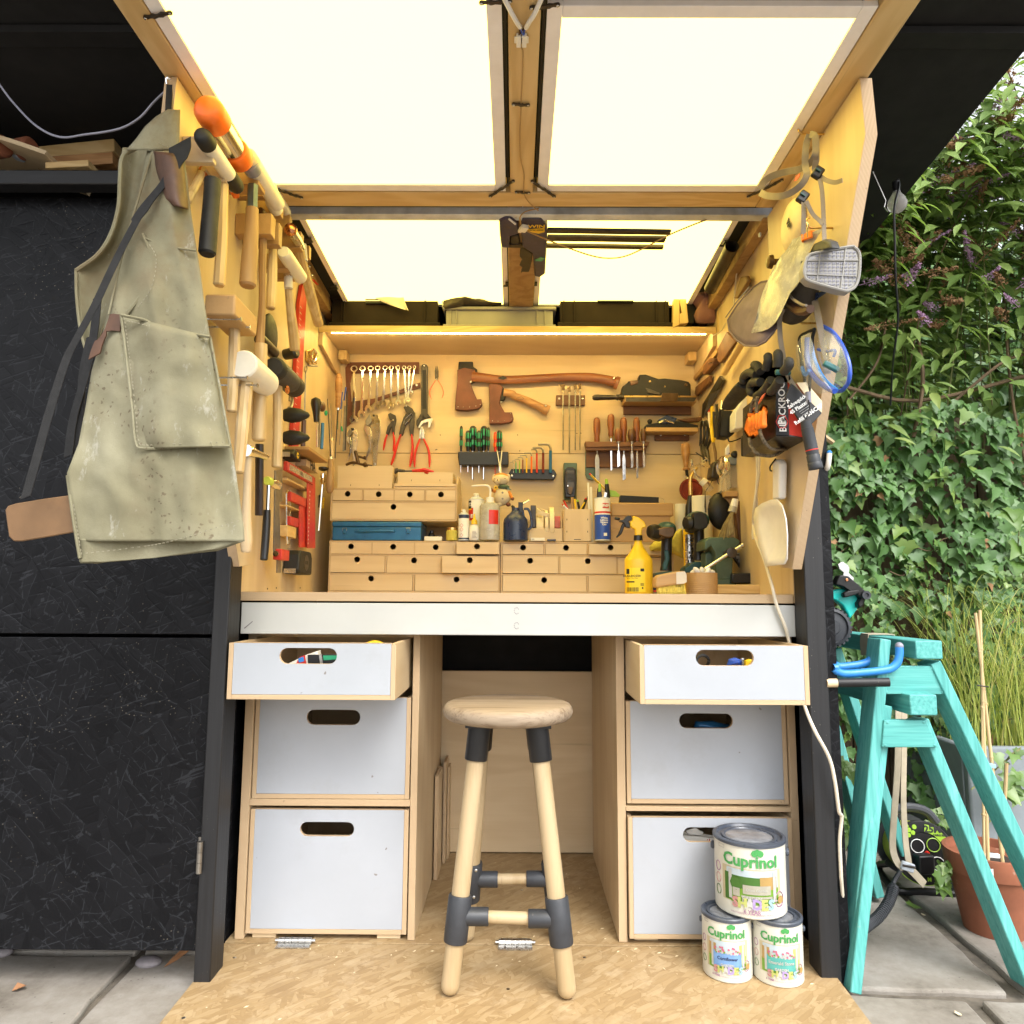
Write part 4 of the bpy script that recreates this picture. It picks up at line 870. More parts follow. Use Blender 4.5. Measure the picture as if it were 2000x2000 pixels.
stick('carpenter_pencil','flat wooden rule standing in the middle of the pencil box','rule','G',2.54,(850,740),(846,598),.006,'beech_z');stick('pencil','yellow pencil standing in the middle of the pencil box','pencil','G',2.53,(885,735),(872,615),.0038,'yellow')
stick('pen','black pen with a lime band in the pencil box','pen','G',2.535,(925,740),(905,645),.0045,'black_plastic','lime',.008);stick('pen','dark marker leaning right in the pencil box','pen','G',2.53,(940,735),(985,620),.0045,'black_plastic','red',.006)
stick('pencil','yellow pencil leaning far right in the pencil box','pencil','G',2.525,(930,725),(975,650),.003,'yellow');stick('scriber','slim steel scriber leaning at the right edge of the pencil box','scriber','G',2.55,(960,735),(1010,590),.003,'dark_steel')
for i,(x0,yt,w_,lab)in enumerate(((1012,430,18,'thin white rule leaning against the right side of the pencil box'),(1040,470,26,'white folding rule leaning beside the blue spray can'))):
 f=Pl('G','y',2.515+.0*i);a,e=f(x0+24,1055),f(x0,yt);b=B();ww=wid('G',w_,2.515);b.beam(V((a.x,2.52+.012*i,SHZ)),V((e.x+ww/2,2.545+.012*i,e.z)),ww,.004,(1,0,0));one('folding_rule',lab,'rule',b,'paper',.0008,'white rules beside the pencil box')
t,p,r,hb,H=spray('aerosol_can','blue and white aerosol with red lettering standing right of the pencil box','G',1165,172,605,2.49,[(0,.60,'blue_plastic'),(.60,.635,'white_ink'),(.635,.68,'red'),(.68,1,'white_ink')],cap_y=615)
b=B();curvepatch(b,p.x,p.y,r*.985,-.1,.78,p.z+hb*.76,p.z+hb*.88);t.p('printed_band',b,'red',smooth=0)
b=B();curvelabel(b,'UNIPE',.0135,p.x,p.y,r*.992,.33,p.z+hb*.82,.0006)
for i,(s_,hz_)in enumerate((('White',.53),('Lithium',.48),('Grease',.43),('Can',.38))):curvelabel(b,s_,.0095,p.x,p.y,r*.985,.1,p.z+hb*hz_,.0003)
curvepatch(b,p.x,p.y,r*.984,.02,.45,p.z+hb*.11,p.z+hb*.18);t.p('lettering',b,'white_ink',smooth=0)
f=Pl('G','y',2.468);t=T('bone_folder','narrow silver blade clipped over the front of the blue aerosol','blade');t.p('blade',B().prism(f.l((1185,540),(1212,550),(1150,850),(1128,940),(1128,880),(1150,740)),(0,.0015,0)),'steel',.0004)
t=T('utility_knife','black and lime retractable knife standing behind the blue aerosol','knife','lime knives behind the blue aerosol');f=Pl('G','y',2.56)
t.p('body',B().prism(f.l((1105,760),(1150,760),(1160,600),(1150,500),(1112,500),(1105,600)),(0,.012,0)),'black_plastic',.002);t.p('slider',B().prism(f.l((1118,540),(1146,540),(1148,455),(1120,455)),(0,-.004,0)),'lime',.001)
t=T('marker_pen','tall black marker with a lime cap standing behind the blue aerosol','marker','lime knives behind the blue aerosol');f=Pl('G','y',2.57)
t.p('barrel',B().tube([f(1225,760),f(1215,560),f(1208,460)],[.010,.0095,.0075],10),'black_plastic');t.p('cap',B().tube([f(1208,458),f(1203,405)],[.0062,.005],10),'lime')
f=Pl('G','y',2.58);one('set_square','bright green plastic wedge poking out right of the markers','wedge',B().prism(f.l((1235,520),(1300,530),(1348,575),(1335,592),(1245,590)),(0,.01,0)),'lime',.001)
f=Pl('G','y',2.60);t=T('pencil','yellow pencil with a red end slanting over the green scraper plate','pencil');t.p('barrel',B().tube([f(1185,510,-.03),f(1040,362)],.0034,6),'yellow');t.p('end',B().tube([f(1040,362),f(1026,348)],[.0036,.0036],8),'red');t.p('stripe',B().tube([f(1184,509,-.0335),f(1042,364,-.0038)],.0009,4),'black_ink')
for i,(x0,y0,x1,y1,yd,d,lab)in enumerate(((1250,935,1880,1058,2.515,.09,'bottom beech sharpening stone box of the stack behind the yellow spray bottle'),(1250,795,1872,933,2.520,.085,'middle beech sharpening stone box of the stack behind the yellow spray bottle'),(1255,655,1905,792,2.515,.09,'top beech sharpening stone box with rounded ends, of the stack behind the spray bottle'))):
 b=B();f=Pl('G','y',yd);a,e=f(x0,y1),f(x1,y0);b.bx(a.x,e.x,yd,yd+d,SHZ if i==0 else a.z,e.z);one('stone_box',lab,'box',b,'beech_x',.004 if i==2 else .002,'beech boxes stacked on the organiser')
f=Pl('G','y',2.54);one('diamond_stone','black sharpening plate lying on the top beech box','sharpening stone',B().prism(f.l((1342,654),(1352,575),(1755,596),(1752,654)),(0,.03,0)),'iron',.0008)
f=Pl('G','y',2.55);one('wire_ring','thin wire ring standing at the right end of the top beech box','ring',B().tube([f(1785+32*math.cos(i*math.pi/8),645+32*math.sin(i*math.pi/8))for i in range(16)],.0007,5,True),'steel')
t=T('plush_fox','small orange and cream plush fox with sunflower and buttons, hung by white cords','soft toy');f=Pl('F','y',2.56)
def fe(x,y,rx,ry,rz=None,dy=0,yd=2.56):g=Pl('F','y',yd+dy);s_=wid('F',100,yd+dy)/100;return g(x,y),(rx*s_,(rz or min(rx,ry))*s_,ry*s_)
c,r=fe(1830,595,92,92,80);body=t.p('body',B().ell(c,r,18,12),'plush_white')
c,r=fe(1815,412,90,60,70);head=t.p('head',B().ell(c,r,18,12).ell(fe(1778,432,0,0,1,-.022)[0],(.010,.012,.009),12,8),'plush_white')
c,r=fe(1818,385,82,42,62);t.p('hair',B().ell(c+V((0,.004,.001)),(r[0],r[1],r[2]),16,10),'plush_orange',under=head)
for x,y in((1748,385),(1893,382)):c,r=fe(x,y,22,30,10);t.p('ear',B().ell(c,r,10,8),'plush_white',under=head)
t.p('nose',B().ell(fe(1780,415,0,0,1,-.036)[0],(.0028,.0026,.0024),8,6),'leather_brown',under=head)
b=B();g=Pl('F','y',2.56-.0285)
b.tube([g(1846+24*k/4,404+8*abs(k-2)/2-6)for k in range(5)],.0007,5);t.p('eye',b,'black_ink',under=head)
b=B();g2=Pl('F','y',2.56-.025);b.tube([g2(1742+14*k/4,404+5*abs(k-2)/2-4)for k in range(5)],.0007,5);t.p('eye',b,'black_ink',under=head)
c,r=fe(1845,490,62,28,60);t.p('scarf',B().ell(c,r,14,8).prism(Pl('F','y',2.545).l((1870,480),(1930,520),(1885,515)),(0,.006,0)),'dark_green')
for x,y,x2,y2 in((1755,535,1730,525),(1895,540,1930,600)):
 a,e=Pl('F','y',2.55)(x,y),Pl('F','y',2.545)(x2,y2);arm=t.p('arm',B().tube([a,(a+e)/2,e],[.0065,.0065,.005],10).ell(e,(.006,.006,.006),10,8),'plush_orange');t.p('paw',B().ell(e+(e-a).normalized()*.005,(.0065,.006,.007),10,8),'leather_brown',under=arm)
for x,y in((1805,672),(1893,672)):c,r=fe(x,y,26,24,24,-.012);t.p('foot',B().ell(c,r,12,8),'leather_brown' if x>1850 else 'plush_white')
for y in(548,610):c,r=fe(1833,y,11,11,3,-.0262);t.p('button',B().lathe(c+V((0,.002,0)),(0,-1,0),[(0,r[0]),(.002,r[0]),(.0026,r[0]*.7)],12),'stone')
g=Pl('F','y',2.535);c=g(1762,497);b=B()
for i in range(10):a=i*math.pi/5;b.ell(c+V((.0052*math.cos(a),0,.0052*math.sin(a))),(.0026,.0012,.0026),6,4)
t.p('sunflower_petals',b,'yellow',kind='stuff');t.p('sunflower_heart',B().ell(c+V((0,-.0015,0)),(.003,.0014,.003),8,6),'leather_brown')
for x in(1776,1826):t.p('cord',B().tube([Pl('F','y',2.70)(x,110),Pl('F','y',2.60)(1812 if x>1800 else 1800,250),Pl('F','y',2.56)(1818 if x>1800 else 1812,352)],.0017,6),'white_plastic')
D_,E_=Pl('D','y',2.735),Pl('E','y',2.735)
BK=2.7495
pxs=wid('D',1,2.735)
def screw(t,p,r=.0035,m='steel',name='screw',d=(0,-1,0)):
 d=V(d);return t.p(name,B().lathe(p,d,[(0,r),(.0012,r),(.002,r*.7),(.002,r*.35),(.0008,r*.3)],10),m)
t=T('spanner_rack','dark brown leather straps carrying a row of ten spanners at the upper left','tool rack')
f=Pl('D','y',2.742)
t.p('strap',B().prism(f.l((165,860),(200,808),(862,806),(862,915),(640,905),(230,915),(215,1000),(170,1000)),(0,.005,0)),'leather_brown',.001)
t.p('strap',B().prism(f.l((170,1000),(212,1000),(225,1180),(440,1150),(640,1085),(830,1010),(872,1000),(872,1050),(640,1120),(440,1185),(180,1420)),(0,.004,0)),'leather_brown',.001)
screw(t,f(838,1025),.005)
def spanner(i,x0,y0,x1,y1,rr,w_,dark=False):
 f=Pl('D','y',2.733-.0006*i);a,e=f(x0,y0),f(x1,y1);k=pxs;R_=rr*k;W=w_*k;d=(e-a).normalized();s_=V((d.z,0,-d.x))
 o='largest chrome spanner, at the left end of the leather rack' if i==0 else('smallest chrome spanner, tilted at the right end of the leather rack' if i==9 else ORD[i]+' chrome spanner from the left on the leather rack')
 t=T('spanner',o,'spanner','chrome spanners on the leather rack')
 b=B().lathe(a+V((0,.003,0)),(0,-1,0),[(0,R_*.62),(0,R_),(.007,R_),(.007,R_*.62)],16,closed=True);t.p('ring_end',b,'chrome',.0005)
 hw,ow=W*.5,W*1.35;sh=a+d*R_*.9;nk=e-d*ow*1.0
 t.p('shank',B().prism([sh-s_*hw*.75,nk-s_*hw,nk+s_*hw,sh+s_*hw*.75],(0,.005,0)),'chrome',.0008)
 c=[(-.45,-1.3),(-1.05,-.5),(-1.15,.3),(-.85,1.0),(-.45,.95),(-.5,.2),(-.2,-.25),(.2,-.25),(.5,.2),(.45,.95),(.85,1.0),(1.15,.3),(1.05,-.5),(.45,-1.3)]
 an=.22;ca,sa=math.cos(an),math.sin(an);P=[e+s_*((x*ca-y*sa)*ow*.85)+d*((x*sa+y*ca)*ow*.85)for x,y in c]
 t.p('open_end',B().prism(P,(0,.006,0)),'chrome',.0005)
for i,a in enumerate(((250,872,245,1350,33,30),(330,870,318,1300,29,28),(408,868,383,1250,27,26),(473,866,455,1232,25,25),(543,864,518,1202,24,24),(600,864,595,1220,24,23),(663,862,664,1185,22,22),(722,862,740,1175,20,20),(772,862,757,1160,19,18),(820,858,783,1090,15,15))):spanner(i,*a)
f=Pl('D','y',2.73);t=T('adjustable_spanner','big dark adjustable spanner hung jaw down right of the chrome spanners','adjustable spanner')
t.p('handle',B().prism(f.l((878,850),(885,832),(910,824),(938,832),(946,850),(942,1290),(985,1345),(960,1330),(925,1338),(885,1352),(845,1420),(835,1395),(838,1360),(880,1290)),(0,.010,0)),'dark_steel',.002)
t.p('handle_groove',B().prism(f.l((893,880),(930,880),(930,1250),(893,1250),off=-.0005),(0,.002,0)),'iron',.0006);t.p('hang_hole',B().lathe(f(911,842),(0,-1,0),[(0,.003),(.0012,.003),(.0012,.0015)],12),'steel')
t.p('jaw',B().prism(f.l((880,1365),(925,1345),(985,1335),(990,1345),(965,1425),(945,1425),(950,1370),(900,1385),(865,1432),(850,1425),off=-.001),(0,.010,0)),'steel',.001);t.p('worm',B().lathe(f(893,1320),(1,0,0),[(0,.005),(.010,.005)],10),'dark_steel')
def pliers(name,label,cat,f,hand,jaws,piv,hm,jm,hr=.0055,jth=.009,jr=None):
 t=T(name,label,cat)
 for j in hand:
  k=len(j);P=bez(*f.l(*j),n=6);N=len(P);t.p('handle',B().tube(P,[hr*(.62+.38*min(1,3*i/N))if i<N-3 else hr*(1-.18*(i-N+4))for i in range(N)],8,flat=.8),hm)
 for q in jaws:t.p('jaw',B().prism(f.l(*q,off=-.002),(0,jth,0)),jm,.0012)
 screw(t,f(*piv,off=-.004),.0038 if hr>.004 else .0022,'steel','rivet');return t
f=Pl('D','y',2.732)
pliers('long_nose_pliers','small orange handled long nose pliers beside the adjustable spanner','pliers',f,[[(1018,980),(975,1050),(962,1100),(978,1160)],[(1040,980),(1078,1040),(1092,1100),(1078,1150)]],[[(1022,838),(1030,900),(1030,975),(1012,960),(1010,890)],[(1036,838),(1046,890),(1046,940),(1030,980),(1031,900)]],(1028,968),'coral','dark_steel',.0026,.006)
pliers('water_pump_pliers','small red handled water pump pliers left of the big pair','pliers',f,[[(560,1490),(540,1560),(526,1640)],[(618,1470),(628,1560),(618,1650)]],[[(568,1300),(590,1285),(640,1310),(648,1350),(632,1420),(630,1490),(604,1480),(600,1400),(610,1360),(580,1345)],[(598,1370),(625,1350),(600,1420),(572,1495),(548,1480),(565,1415)]],(616,1356),'red_handle','dark_steel')
pliers('water_pump_pliers','big red handled water pump pliers with a slotted joint','pliers',f,[[(690,1490),(650,1600),(625,1700),(598,1780)],[(792,1490),(800,1600),(792,1700),(775,1795)]],[[(715,1235),(740,1208),(800,1245),(825,1290),(815,1400),(806,1500),(776,1500),(764,1400),(790,1320),(745,1290)],[(740,1290),(812,1285),(780,1340),(735,1400),(705,1500),(672,1490),(690,1400),(715,1330)]],(741,1220),'red_handle','dark_steel',.0068,.011)
t=ROOTS[-1];t.p('slot',B().tube(f.l((715,1398),(725,1350),(790,1290),(803,1295),(790,1330),(730,1395),off=-.005),.0014,6,True),'steel')
pliers('side_cutters','red handled side cutters hung jaws up below the adjustable spanner','pliers',f,[[(870,1530),(838,1620),(820,1700),(820,1800)],[(905,1530),(945,1620),(960,1700),(960,1800)]],[[(884,1408),(866,1450),(860,1530),(885,1530),(888,1450)],[(888,1408),(910,1450),(915,1530),(886,1530),(889,1450)]],(884,1508),'red_handle','steel',.0062,.010)
def locking(label,s_,ox,oy):
 f=Pl('D','y',2.732);g=lambda*p:f.l(*[(ox+x*s_,oy+y*s_)for x,y in p])
 t=T('locking_pliers',label,'locking pliers','locking pliers at the left of the back wall')
 t.p('fixed_jaw',B().prism(g((60,0),(130,15),(158,80),(155,180),(135,300),(120,490),(85,490),(85,300),(70,190),(65,110),(95,100),(100,60),(75,60)),(0,.008,0)),'chrome',.001)
 t.p('moving_jaw',B().prism(g((55,5),(75,60),(70,90),(40,120),(20,110),(15,70)),(0,.010,0)),'dull_steel',.001)
 t.p('lever',B().prism([p+V((0,-.002,0))for p in g((10,110),(60,130),(75,210),(70,330),(25,450),(12,440),(45,320),(40,220),(0,150))],(0,.006,0)),'chrome',.001)
 for x,y in((128,100),(100,132),(120,172),(52,210),(52,275)):screw(t,g((x,y))[0]+V((0,-.003,0)),.0028,'steel','rivet')
 screw(t,g((95,22))[0]+V((0,-.001,0)),.0045,'dark_steel','hanging_screw');t.p('adjusting_screw',B().tube(g((102,470),(102,505)),.0045,8),'steel')
locking('small chrome locking pliers hung at the far left edge of the back wall',.72,172,1425);locking('big chrome locking pliers hung left of the small red pliers',1.0,340,1290)
f=Pl('D','y',2.60);t=T('hole_cutter','dark bronze circle cutter with cross bar resting on the closed plywood box','circle cutter')
t.p('shaft',B().tube(f.l((262,1650),(290,1760)),.007,10).lathe(f(262,1655),(0,0,1),[(0,.006),(.005,.004)],8),'bronze');t.p('cross_bar',B().tube(f.l((265,1690),(365,1720)),.0045,8).ell(f(350,1706),.0062,8,6),'bronze');t.p('foot',B().tube(bez(*f.l((172,1778),(240,1755),(330,1775),(420,1790))),.005,8),'bronze');t.p('knob',B().ell(f(352,1775),(.0085,.007,.0095),12,8),'bronze')
f=Pl('D','y',2.728);g=Pl('E','y',2.728)
t=T('felling_axe','long handled axe lying level along the wall, its head in a brown leather sheath','axe')
hp_=[f(1360,945)]+g.l((-60,975),(300,960),(560,950),(760,955),(930,985),(1005,1010));P=bez(*hp_,n=6);N=len(P)
t.p('handle',B().tube(P,[.0165+.004*max(0,1-i/5)+.004*max(0,(i-N*.4)/(N*.6))+(.006 if i>=N-4 else 0)for i in range(N)],12,flat=.62,up=(0,1,0)),'cherry_x')
t.p('axe_head',B().prism(f.l((1235,802),(1370,802),(1372,850),(1412,875),(1395,985),(1350,1000),(1232,900)),(0,.022,0)),'iron',.003)
t.p('sheath',B().prism(f.l((1222,880),(1290,860),(1390,880),(1380,940),(1345,1000),(1385,1105),(1410,1158),(1450,1155),(1455,1210),(1425,1245),(1320,1262),(1230,1258),(1200,1250),(1205,1150),(1222,990),off=-.004),(0,.024,0)),'leather_brown',.002)
for x,y in((1230,1230),(1280,1232),(1340,1230),(1398,1222),(1440,1208)):screw(t,f(x,y,-.004),.0016,'steel','rivet')
screw(t,f(1350,995,-.006),.004);screw(t,g(962,960,-.014),.004);t.p('handle_stamp',B().prism(f.l((1600,958),(1655,935),(1695,958),(1655,975),off=-.0125),(0,.0006,0)),'black_ink',smooth=0)
t=T('hatchet','short hatchet under the long axe, its head in a brown leather sheath','axe')
P=bez(f(1660,1095),f(1745,1108),*g.l((25,1128),(140,1170),(250,1225),(345,1268)));N=len(P)
t.p('handle',B().tube(P,[.0135+.002*max(0,1-i/5)+.0035*max(0,(i-N*.4)/(N*.6))+(.004 if i>=N-4 else 0)for i in range(N)],12,flat=.62,up=(0,1,0)),'hickory_x')
t.p('axe_head',B().prism(f.l((1570,1020),(1640,1035),(1690,1075),(1670,1160),(1640,1180),(1565,1130)),(0,.02,0)),'iron',.003)
t.p('sheath',B().prism(f.l((1522,1008),(1600,1010),(1655,1040),(1625,1165),(1625,1200),(1670,1280),(1740,1280),(1755,1345),(1735,1370),(1640,1388),(1525,1388),off=-.004),(0,.022,0)),'leather_brown',.002)
for x,y in((1555,1362),(1605,1365),(1670,1360),(1732,1342),(1726,1292)):screw(t,f(x,y,-.004),.0016,'steel','rivet')
screw(t,f(1638,1185,-.006),.004);screw(t,g(317,1218,-.013),.004);t.p('handle_stamp',B().tube(g.l((40,1150),(60,1140),(90,1135),(115,1150),(95,1160),(70,1162),off=-.011),.0006,4,True),'black_ink')
f=Pl('E','y',2.735);t=T('auger_rack','small brown wooden block screwed to the wall to hold four long bits','bit rack');t.p('block',B().prism(f.l((418,1118),(690,1118),(690,1213),(416,1213)),(0,.014,0)),'rack_wood',.0015)
for x in(445,667):screw(t,f(x,1152),.0042)
for i,(x,y0,y1)in enumerate(((482,1015,1635),(541,1030,1665),(597,1008,1638),(640,1006,1638))):
 f=Pl('E','y',2.729);t=T('auger_bit',ORD[i]+' long rusty bit from the left in the small wall block','drill bit','long bits in the wall block')
 t.p('shank',B().tube(f.l((x,y0+60),(x,y1)),.0034 if i<2 else .0028,6),'oldwood' if False else 'dull_steel')
 t.p('cutter',B().prism(f.l((x-36,y0+2),(x+22,y0+5),(x+14,y0+30),(x+16,y0+52),(x-10,y0+62),(x-14,y0+30))if i==0 else f.l((x-16,y0+20),(x+12,y0),(x+12,y0+38),(x+14,y0+55),(x-12,y0+60),(x-8,y0+40)),(0,.006,0)),'bronze',.0008)
 t.p('collar',B().lathe(f(x,y0+90),(0,0,1),[(0,.0048),(.004,.0048)],8),'dull_steel')
f=Pl('D','y',2.705);t=T('screwdriver_rack','black plastic rack holding a row of green and black screwdrivers','tool rack');t.p('bar',B().prism(f.l((1230,1652),(1706,1652),(1706,1780),(1240,1780),(1228,1700)),(0,.043,0)),'black_plastic',.003)
def driver(label,x,y0,yb,h0,w_,cols,yt,dy=.018,sh=True):
 f=Pl('D','y',2.705+dy);k=pxs;t=T('screwdriver',label,'screwdriver','screwdrivers in the black rack');a=f(x,yb);H=f(x,y0).z-a.z;R_=w_*k/2
 t.p('handle',B().lathe(a,(0,0,1),[(0,R_*.6),(H*.14,R_*.75),(H*.30,R_*.98),(H*.42,R_*1.0),(H*.5,R_*.82),(H*.58,R_*.95),(H*.80,R_),(H*.94,R_*.92),(H,R_*.55)],12),cols[0])
 if cols[1]:
  for j in range(6):
   an=j*math.pi/3+.52;c_,s_=math.cos(an),math.sin(an)
   t.p('grip_inlay',B().obox(a+V((c_*R_*.93,s_*R_*.93,H*.32)),(R_*.55,R_*.55,H*.20),Matrix.Rotation(an,3,'Z')).obox(a+V((c_*R_*.86,s_*R_*.86,H*.74)),(R_*.50,R_*.55,H*.28),Matrix.Rotation(an,3,'Z')),cols[1],.001,kind='stuff')if j>2 else None
 t.p('blade',B().tube([a,V((a.x,a.y,f(x,yt).z))],[R_*.22,R_*.2],8),cols[2]if len(cols)>2 else 'chrome');return t
driver('slim black and green precision screwdriver at the left end of the black rack',1258,1410,1650,0,30,('black_plastic','green'),1850,.004);driver('short green screwdriver, second from the left in the black rack',1325,1455,1650,0,50,('black_plastic','green'),1845,.012)
driver('tall stout green screwdriver at the left in the back row of the black rack',1368,1412,1645,0,64,('black_plastic','green'),1915,.028);driver('short green screwdriver in the middle of the black rack',1428,1455,1650,0,48,('black_plastic','green'),1852,.012)
driver('tall stout green screwdriver at the right in the back row of the black rack',1473,1415,1645,0,64,('black_plastic','green'),1915,.028);driver('slim green precision screwdriver with a red ring in the black rack',1515,1425,1645,0,30,('black_plastic','green'),1740,.006)
driver('orange and red screwdriver leaning in the black rack',1582,1468,1650,0,34,('red','orange','red'),1870,.012);driver('green screwdriver at the right end of the black rack behind the white cords',1620,1455,1650,0,50,('black_plastic','green'),1840,.012)
f=Pl('G','y',2.722);t=T('hex_key_holder','black pointed holder for nine coloured hex keys','tool holder');t.p('bar',B().prism(f.l((178,352),(208,298),(655,304),(686,355),(655,412),(210,405)),(0,.022,0)),'black_plastic',.002)
for x,y in((214,372),(647,377)):screw(t,f(x,y),.0045)
for i,(x,y0,xl,w_,m,cn)in enumerate(((230,228,195,8,'steel','silver'),(256,212,215,10,'green','green'),(294,196,243,11,'lime','lime'),(328,176,275,13,'dark_red','purple'),(368,154,298,15,'yellow','yellow'),(419,130,340,18,'orange','orange'),(475,92,415,20,'red','red'),(541,76,430,26,'dark_red','magenta'),(618,38,487,32,'blue_metal','blue'))):
 f=Pl('G','y',2.712);k=pxs*.9;w2=w_*k/2;s_=1;cc=f(x,y0+w_*1.6)
 t=T('hex_key',cn+' sleeved hex key, '+ORD[i]+' from the left in the black holder','hex key','hex keys in the black holder')
 t.p('key',B().tube(bez(f(xl,y0+6),f(x-w_*1.6,y0+2),f(x-w_*.5,y0+w_*.35),f(x,y0+w_*1.5),f(x,y0+w_*2.6),n=5),w2*.92,6),'dull_steel')
 t.p('sleeve',B().tube(f.l((x,y0+w_*2.2),(x,340)),w2,10),m)
f=Pl('G','y',2.70);t=T('block_plane','block plane with a worn green sole hung upright under the long bits','hand plane')
t.p('sole',B().prism(f.l((758,234),(898,236),(892,620),(760,620)),(0,.04,0)),'dark_green',.003)
t.p('body',B().prism(f.l((768,300),(800,278),(855,278),(885,300),(892,420),(880,600),(770,600),(758,420),off=-.018),(0,.017,0)),'black_plastic',.004)
t.p('lever_cap',B().prism(f.l((785,315),(868,315),(872,470),(850,560),(820,570),(795,555),(782,470),off=-.024),(0,.006,0)),'dark_steel',.002)
b=B();[b.prism(f.l((792,340+i*14),(862,340+i*14),(862,346+i*14),(792,346+i*14),off=-.0252),(0,.002,0))for i in range(7)];t.p('grip_rib',b,'iron',kind='stuff');t.p('cap_screw',B().tube(f.l((800,470),(800,485),off=-.026),.003,8),'chrome')
t.p('iron',B().prism(f.l((800,490),(855,490),(838,565),(815,565),off=-.0262),(0,.002,0)),'bronze',.0006)
f=Pl('E','y',2.70);t=T('chisel_rack','reddish wooden rack with slots for seven chisels','tool rack')
t.p('rail',B().prism(f.l((690,1555),(1300,1560),(1280,1600),(700,1612)),(0,.046,0)),'rack_wood',.002);t.p('rail_edge',B().prism(f.l((700,1612),(790,1600),(1280,1600),(1262,1640),(700,1640),off=.006),(0,.02,0)),'rack_wood',.001)
t.p('back_board',B().prism(Pl('E','y',2.735).l((700,1600),(1270,1600),(1238,1795),(700,1800)),(0,.014,0)),'rack_wood',.0015)
for i,(x,y0,ye,w_,yt,m,bw,st)in enumerate(((802,1332,1570,66,1935,'cherry_z',40,'stout'),(934,1298,1510,66,1835,'cherry_z',14,'tall brass ferruled'),(1004,1432,1560,72,1800,'cherry_z',26,'short oval handled'),(1054,1332,1570,66,1925,'cherry_z',30,'long'),(1130,1436,1560,70,1810,'walnut',24,'dark oval handled'),(1178,1332,1560,62,1910,'cherry_z',18,'straight'),(1241,1432,1560,56,1810,'walnut',20,'small dark handled'))):
 oval='oval' in st or 'small' in st;f=Pl('E','y',2.712 if not oval else 2.700);k=pxs;R_=w_*k/2;a=f(x,ye);H=f(x,y0).z-a.z
 t=T('chisel',st+' chisel, '+ORD[i]+' from the left in the reddish rack','chisel','chisels in the rack')
 prof=[(0,R_*.55),(H*.15,R_*.85),(H*.5,R_),(H*.8,R_*.9),(H*.95,R_*.7),(H,R_*.3)]if oval else[(0,R_*.6),(H*.08,R_*.8),(H*.25,R_*.72),(H*.5,R_),(H*.85,R_*.98),(H*.95,R_*.8),(H,R_*.4)]
 t.p('handle',B().lathe(a,(0,0,1),prof,14),m)
 t.p('ferrule',B().lathe(a-V((0,0,.008)),(0,0,1),[(0,R_*.38),(.004,R_*.45),(.009,R_*.6)],12),'brass' if i==1 else 'steel')
 z1=f(x,yt).z;bwm=bw*k/2;zm=a.z-.008-(a.z-z1)*.25
 t.p('blade',B().tube([a-V((0,0,.006)),V((a.x,a.y,zm))],[.0035,.0028],8).prism([V((a.x-bwm*.5,a.y-.001,zm)),V((a.x+bwm*.5,a.y-.001,zm)),V((a.x+bwm,a.y-.001,zm-.018)),V((a.x+bwm,a.y-.001,z1+.006)),V((a.x-bwm*.9,a.y-.001,z1)),V((a.x-bwm,a.y-.001,zm-.018))],(0,.003,0)),'chrome' if i else 'dull_steel',.0004)
f=Pl('G','y',2.742);t=T('scraper_plate','mottled green steel plate screwed to the wall left of the chisels','steel plate');t.p('plate',B().prism(f.l((985,60),(1010,118),(1088,118),(1092,390),(1060,420),(1000,400),(982,360)),(0,.004,0)),'dark_green',.0008);screw(t,f(1036,198),.004);t.p('slot',B().prism(f.l((1018,225),(1055,225),(1055,285),(1018,285),off=-.0005),(0,.001,0)),'rack_wood')
def shelf(label,c,x0,x1,y0,y1,yb0,yb1,d,xb0=None,xb1=None,screws=()):
 t=T('tool_shelf',label,'shelf');f=Pl(c,'y',BK-d);a,e=f(x0,y1),f(x1,y0);t.p('board',B().bx(a.x,e.x,BK-d,BK,a.z,e.z),'beech_x',.0015)
 g=Pl(c,'y',BK-.014);a,e=g(xb0 or x0,yb1),g(xb1 or x1,yb0);t.p('cleat',B().bx(a.x,e.x,BK-.014,BK,a.z,min(e.z,Pl(c,'y',BK-d)(x0,y1).z-.0005)),'rack_wood',.0015)
 for x,y in screws:screw(t,g(x,y),.0042)
 return t
shelf('beech shelf high at the right carrying a long dark plane and a backed saw','E',1060,1740,1146,1182,1182,1300,.075,1055,1690);shelf('short shelf at the right above the red hand drill, carrying a smoothing plane','E',1265,1755,1425,1462,1470,1545,.07,1350,1672,((1405,1497),(1634,1494)))
yz=BK-.055;f=Pl('E','y',yz);zb=Pl('E','y',BK-.075)(1300,1146).z
t=T('jointer_plane','long dark bench plane lying on the upper right shelf behind the saw','hand plane')
bo=[(1036,1075),(1045,1035),(1090,1000),(1100,985),(1195,975),(1200,925),(1262,922),(1385,965),(1440,960),(1600,975),(1670,990),(1688,1020),(1688,1118),(1036,1118)]
P=f.l(*bo);P[-1].z=P[-2].z=zb;t.p('body',B().prism(P,(0,.045,0)),'iron',.004);t.p('wedge',B().prism(f.l((1110,985),(1190,976),(1190,1010),(1120,1030),off=-.003),(0,.03,0)),'walnut',.002)
t.p('lever',B().prism(f.l((1260,1050),(1300,1060),(1400,1100),(1390,1118),(1280,1100),off=-.004),(0,.02,0)),'dark_steel',.002);t.p('brass_nut',B().lathe(f(1300,992,-.001),(0,-1,0),[(0,.004),(.004,.004)],10),'brass');t.p('toe_knob',B().lathe(f(1640,1022,0),(0,-1,0),[(0,.006),(.003,.005)],12),'bronze');t.p('brass_nut',B().lathe(f(1440,1040,-.001),(0,-1,0),[(0,.003),(.004,.003)],10),'brass')
yz=BK-.078;f=Pl('E','y',yz);t=T('tenon_saw','brass backed saw with a dark turned handle hung in front of the upper right shelf','saw')
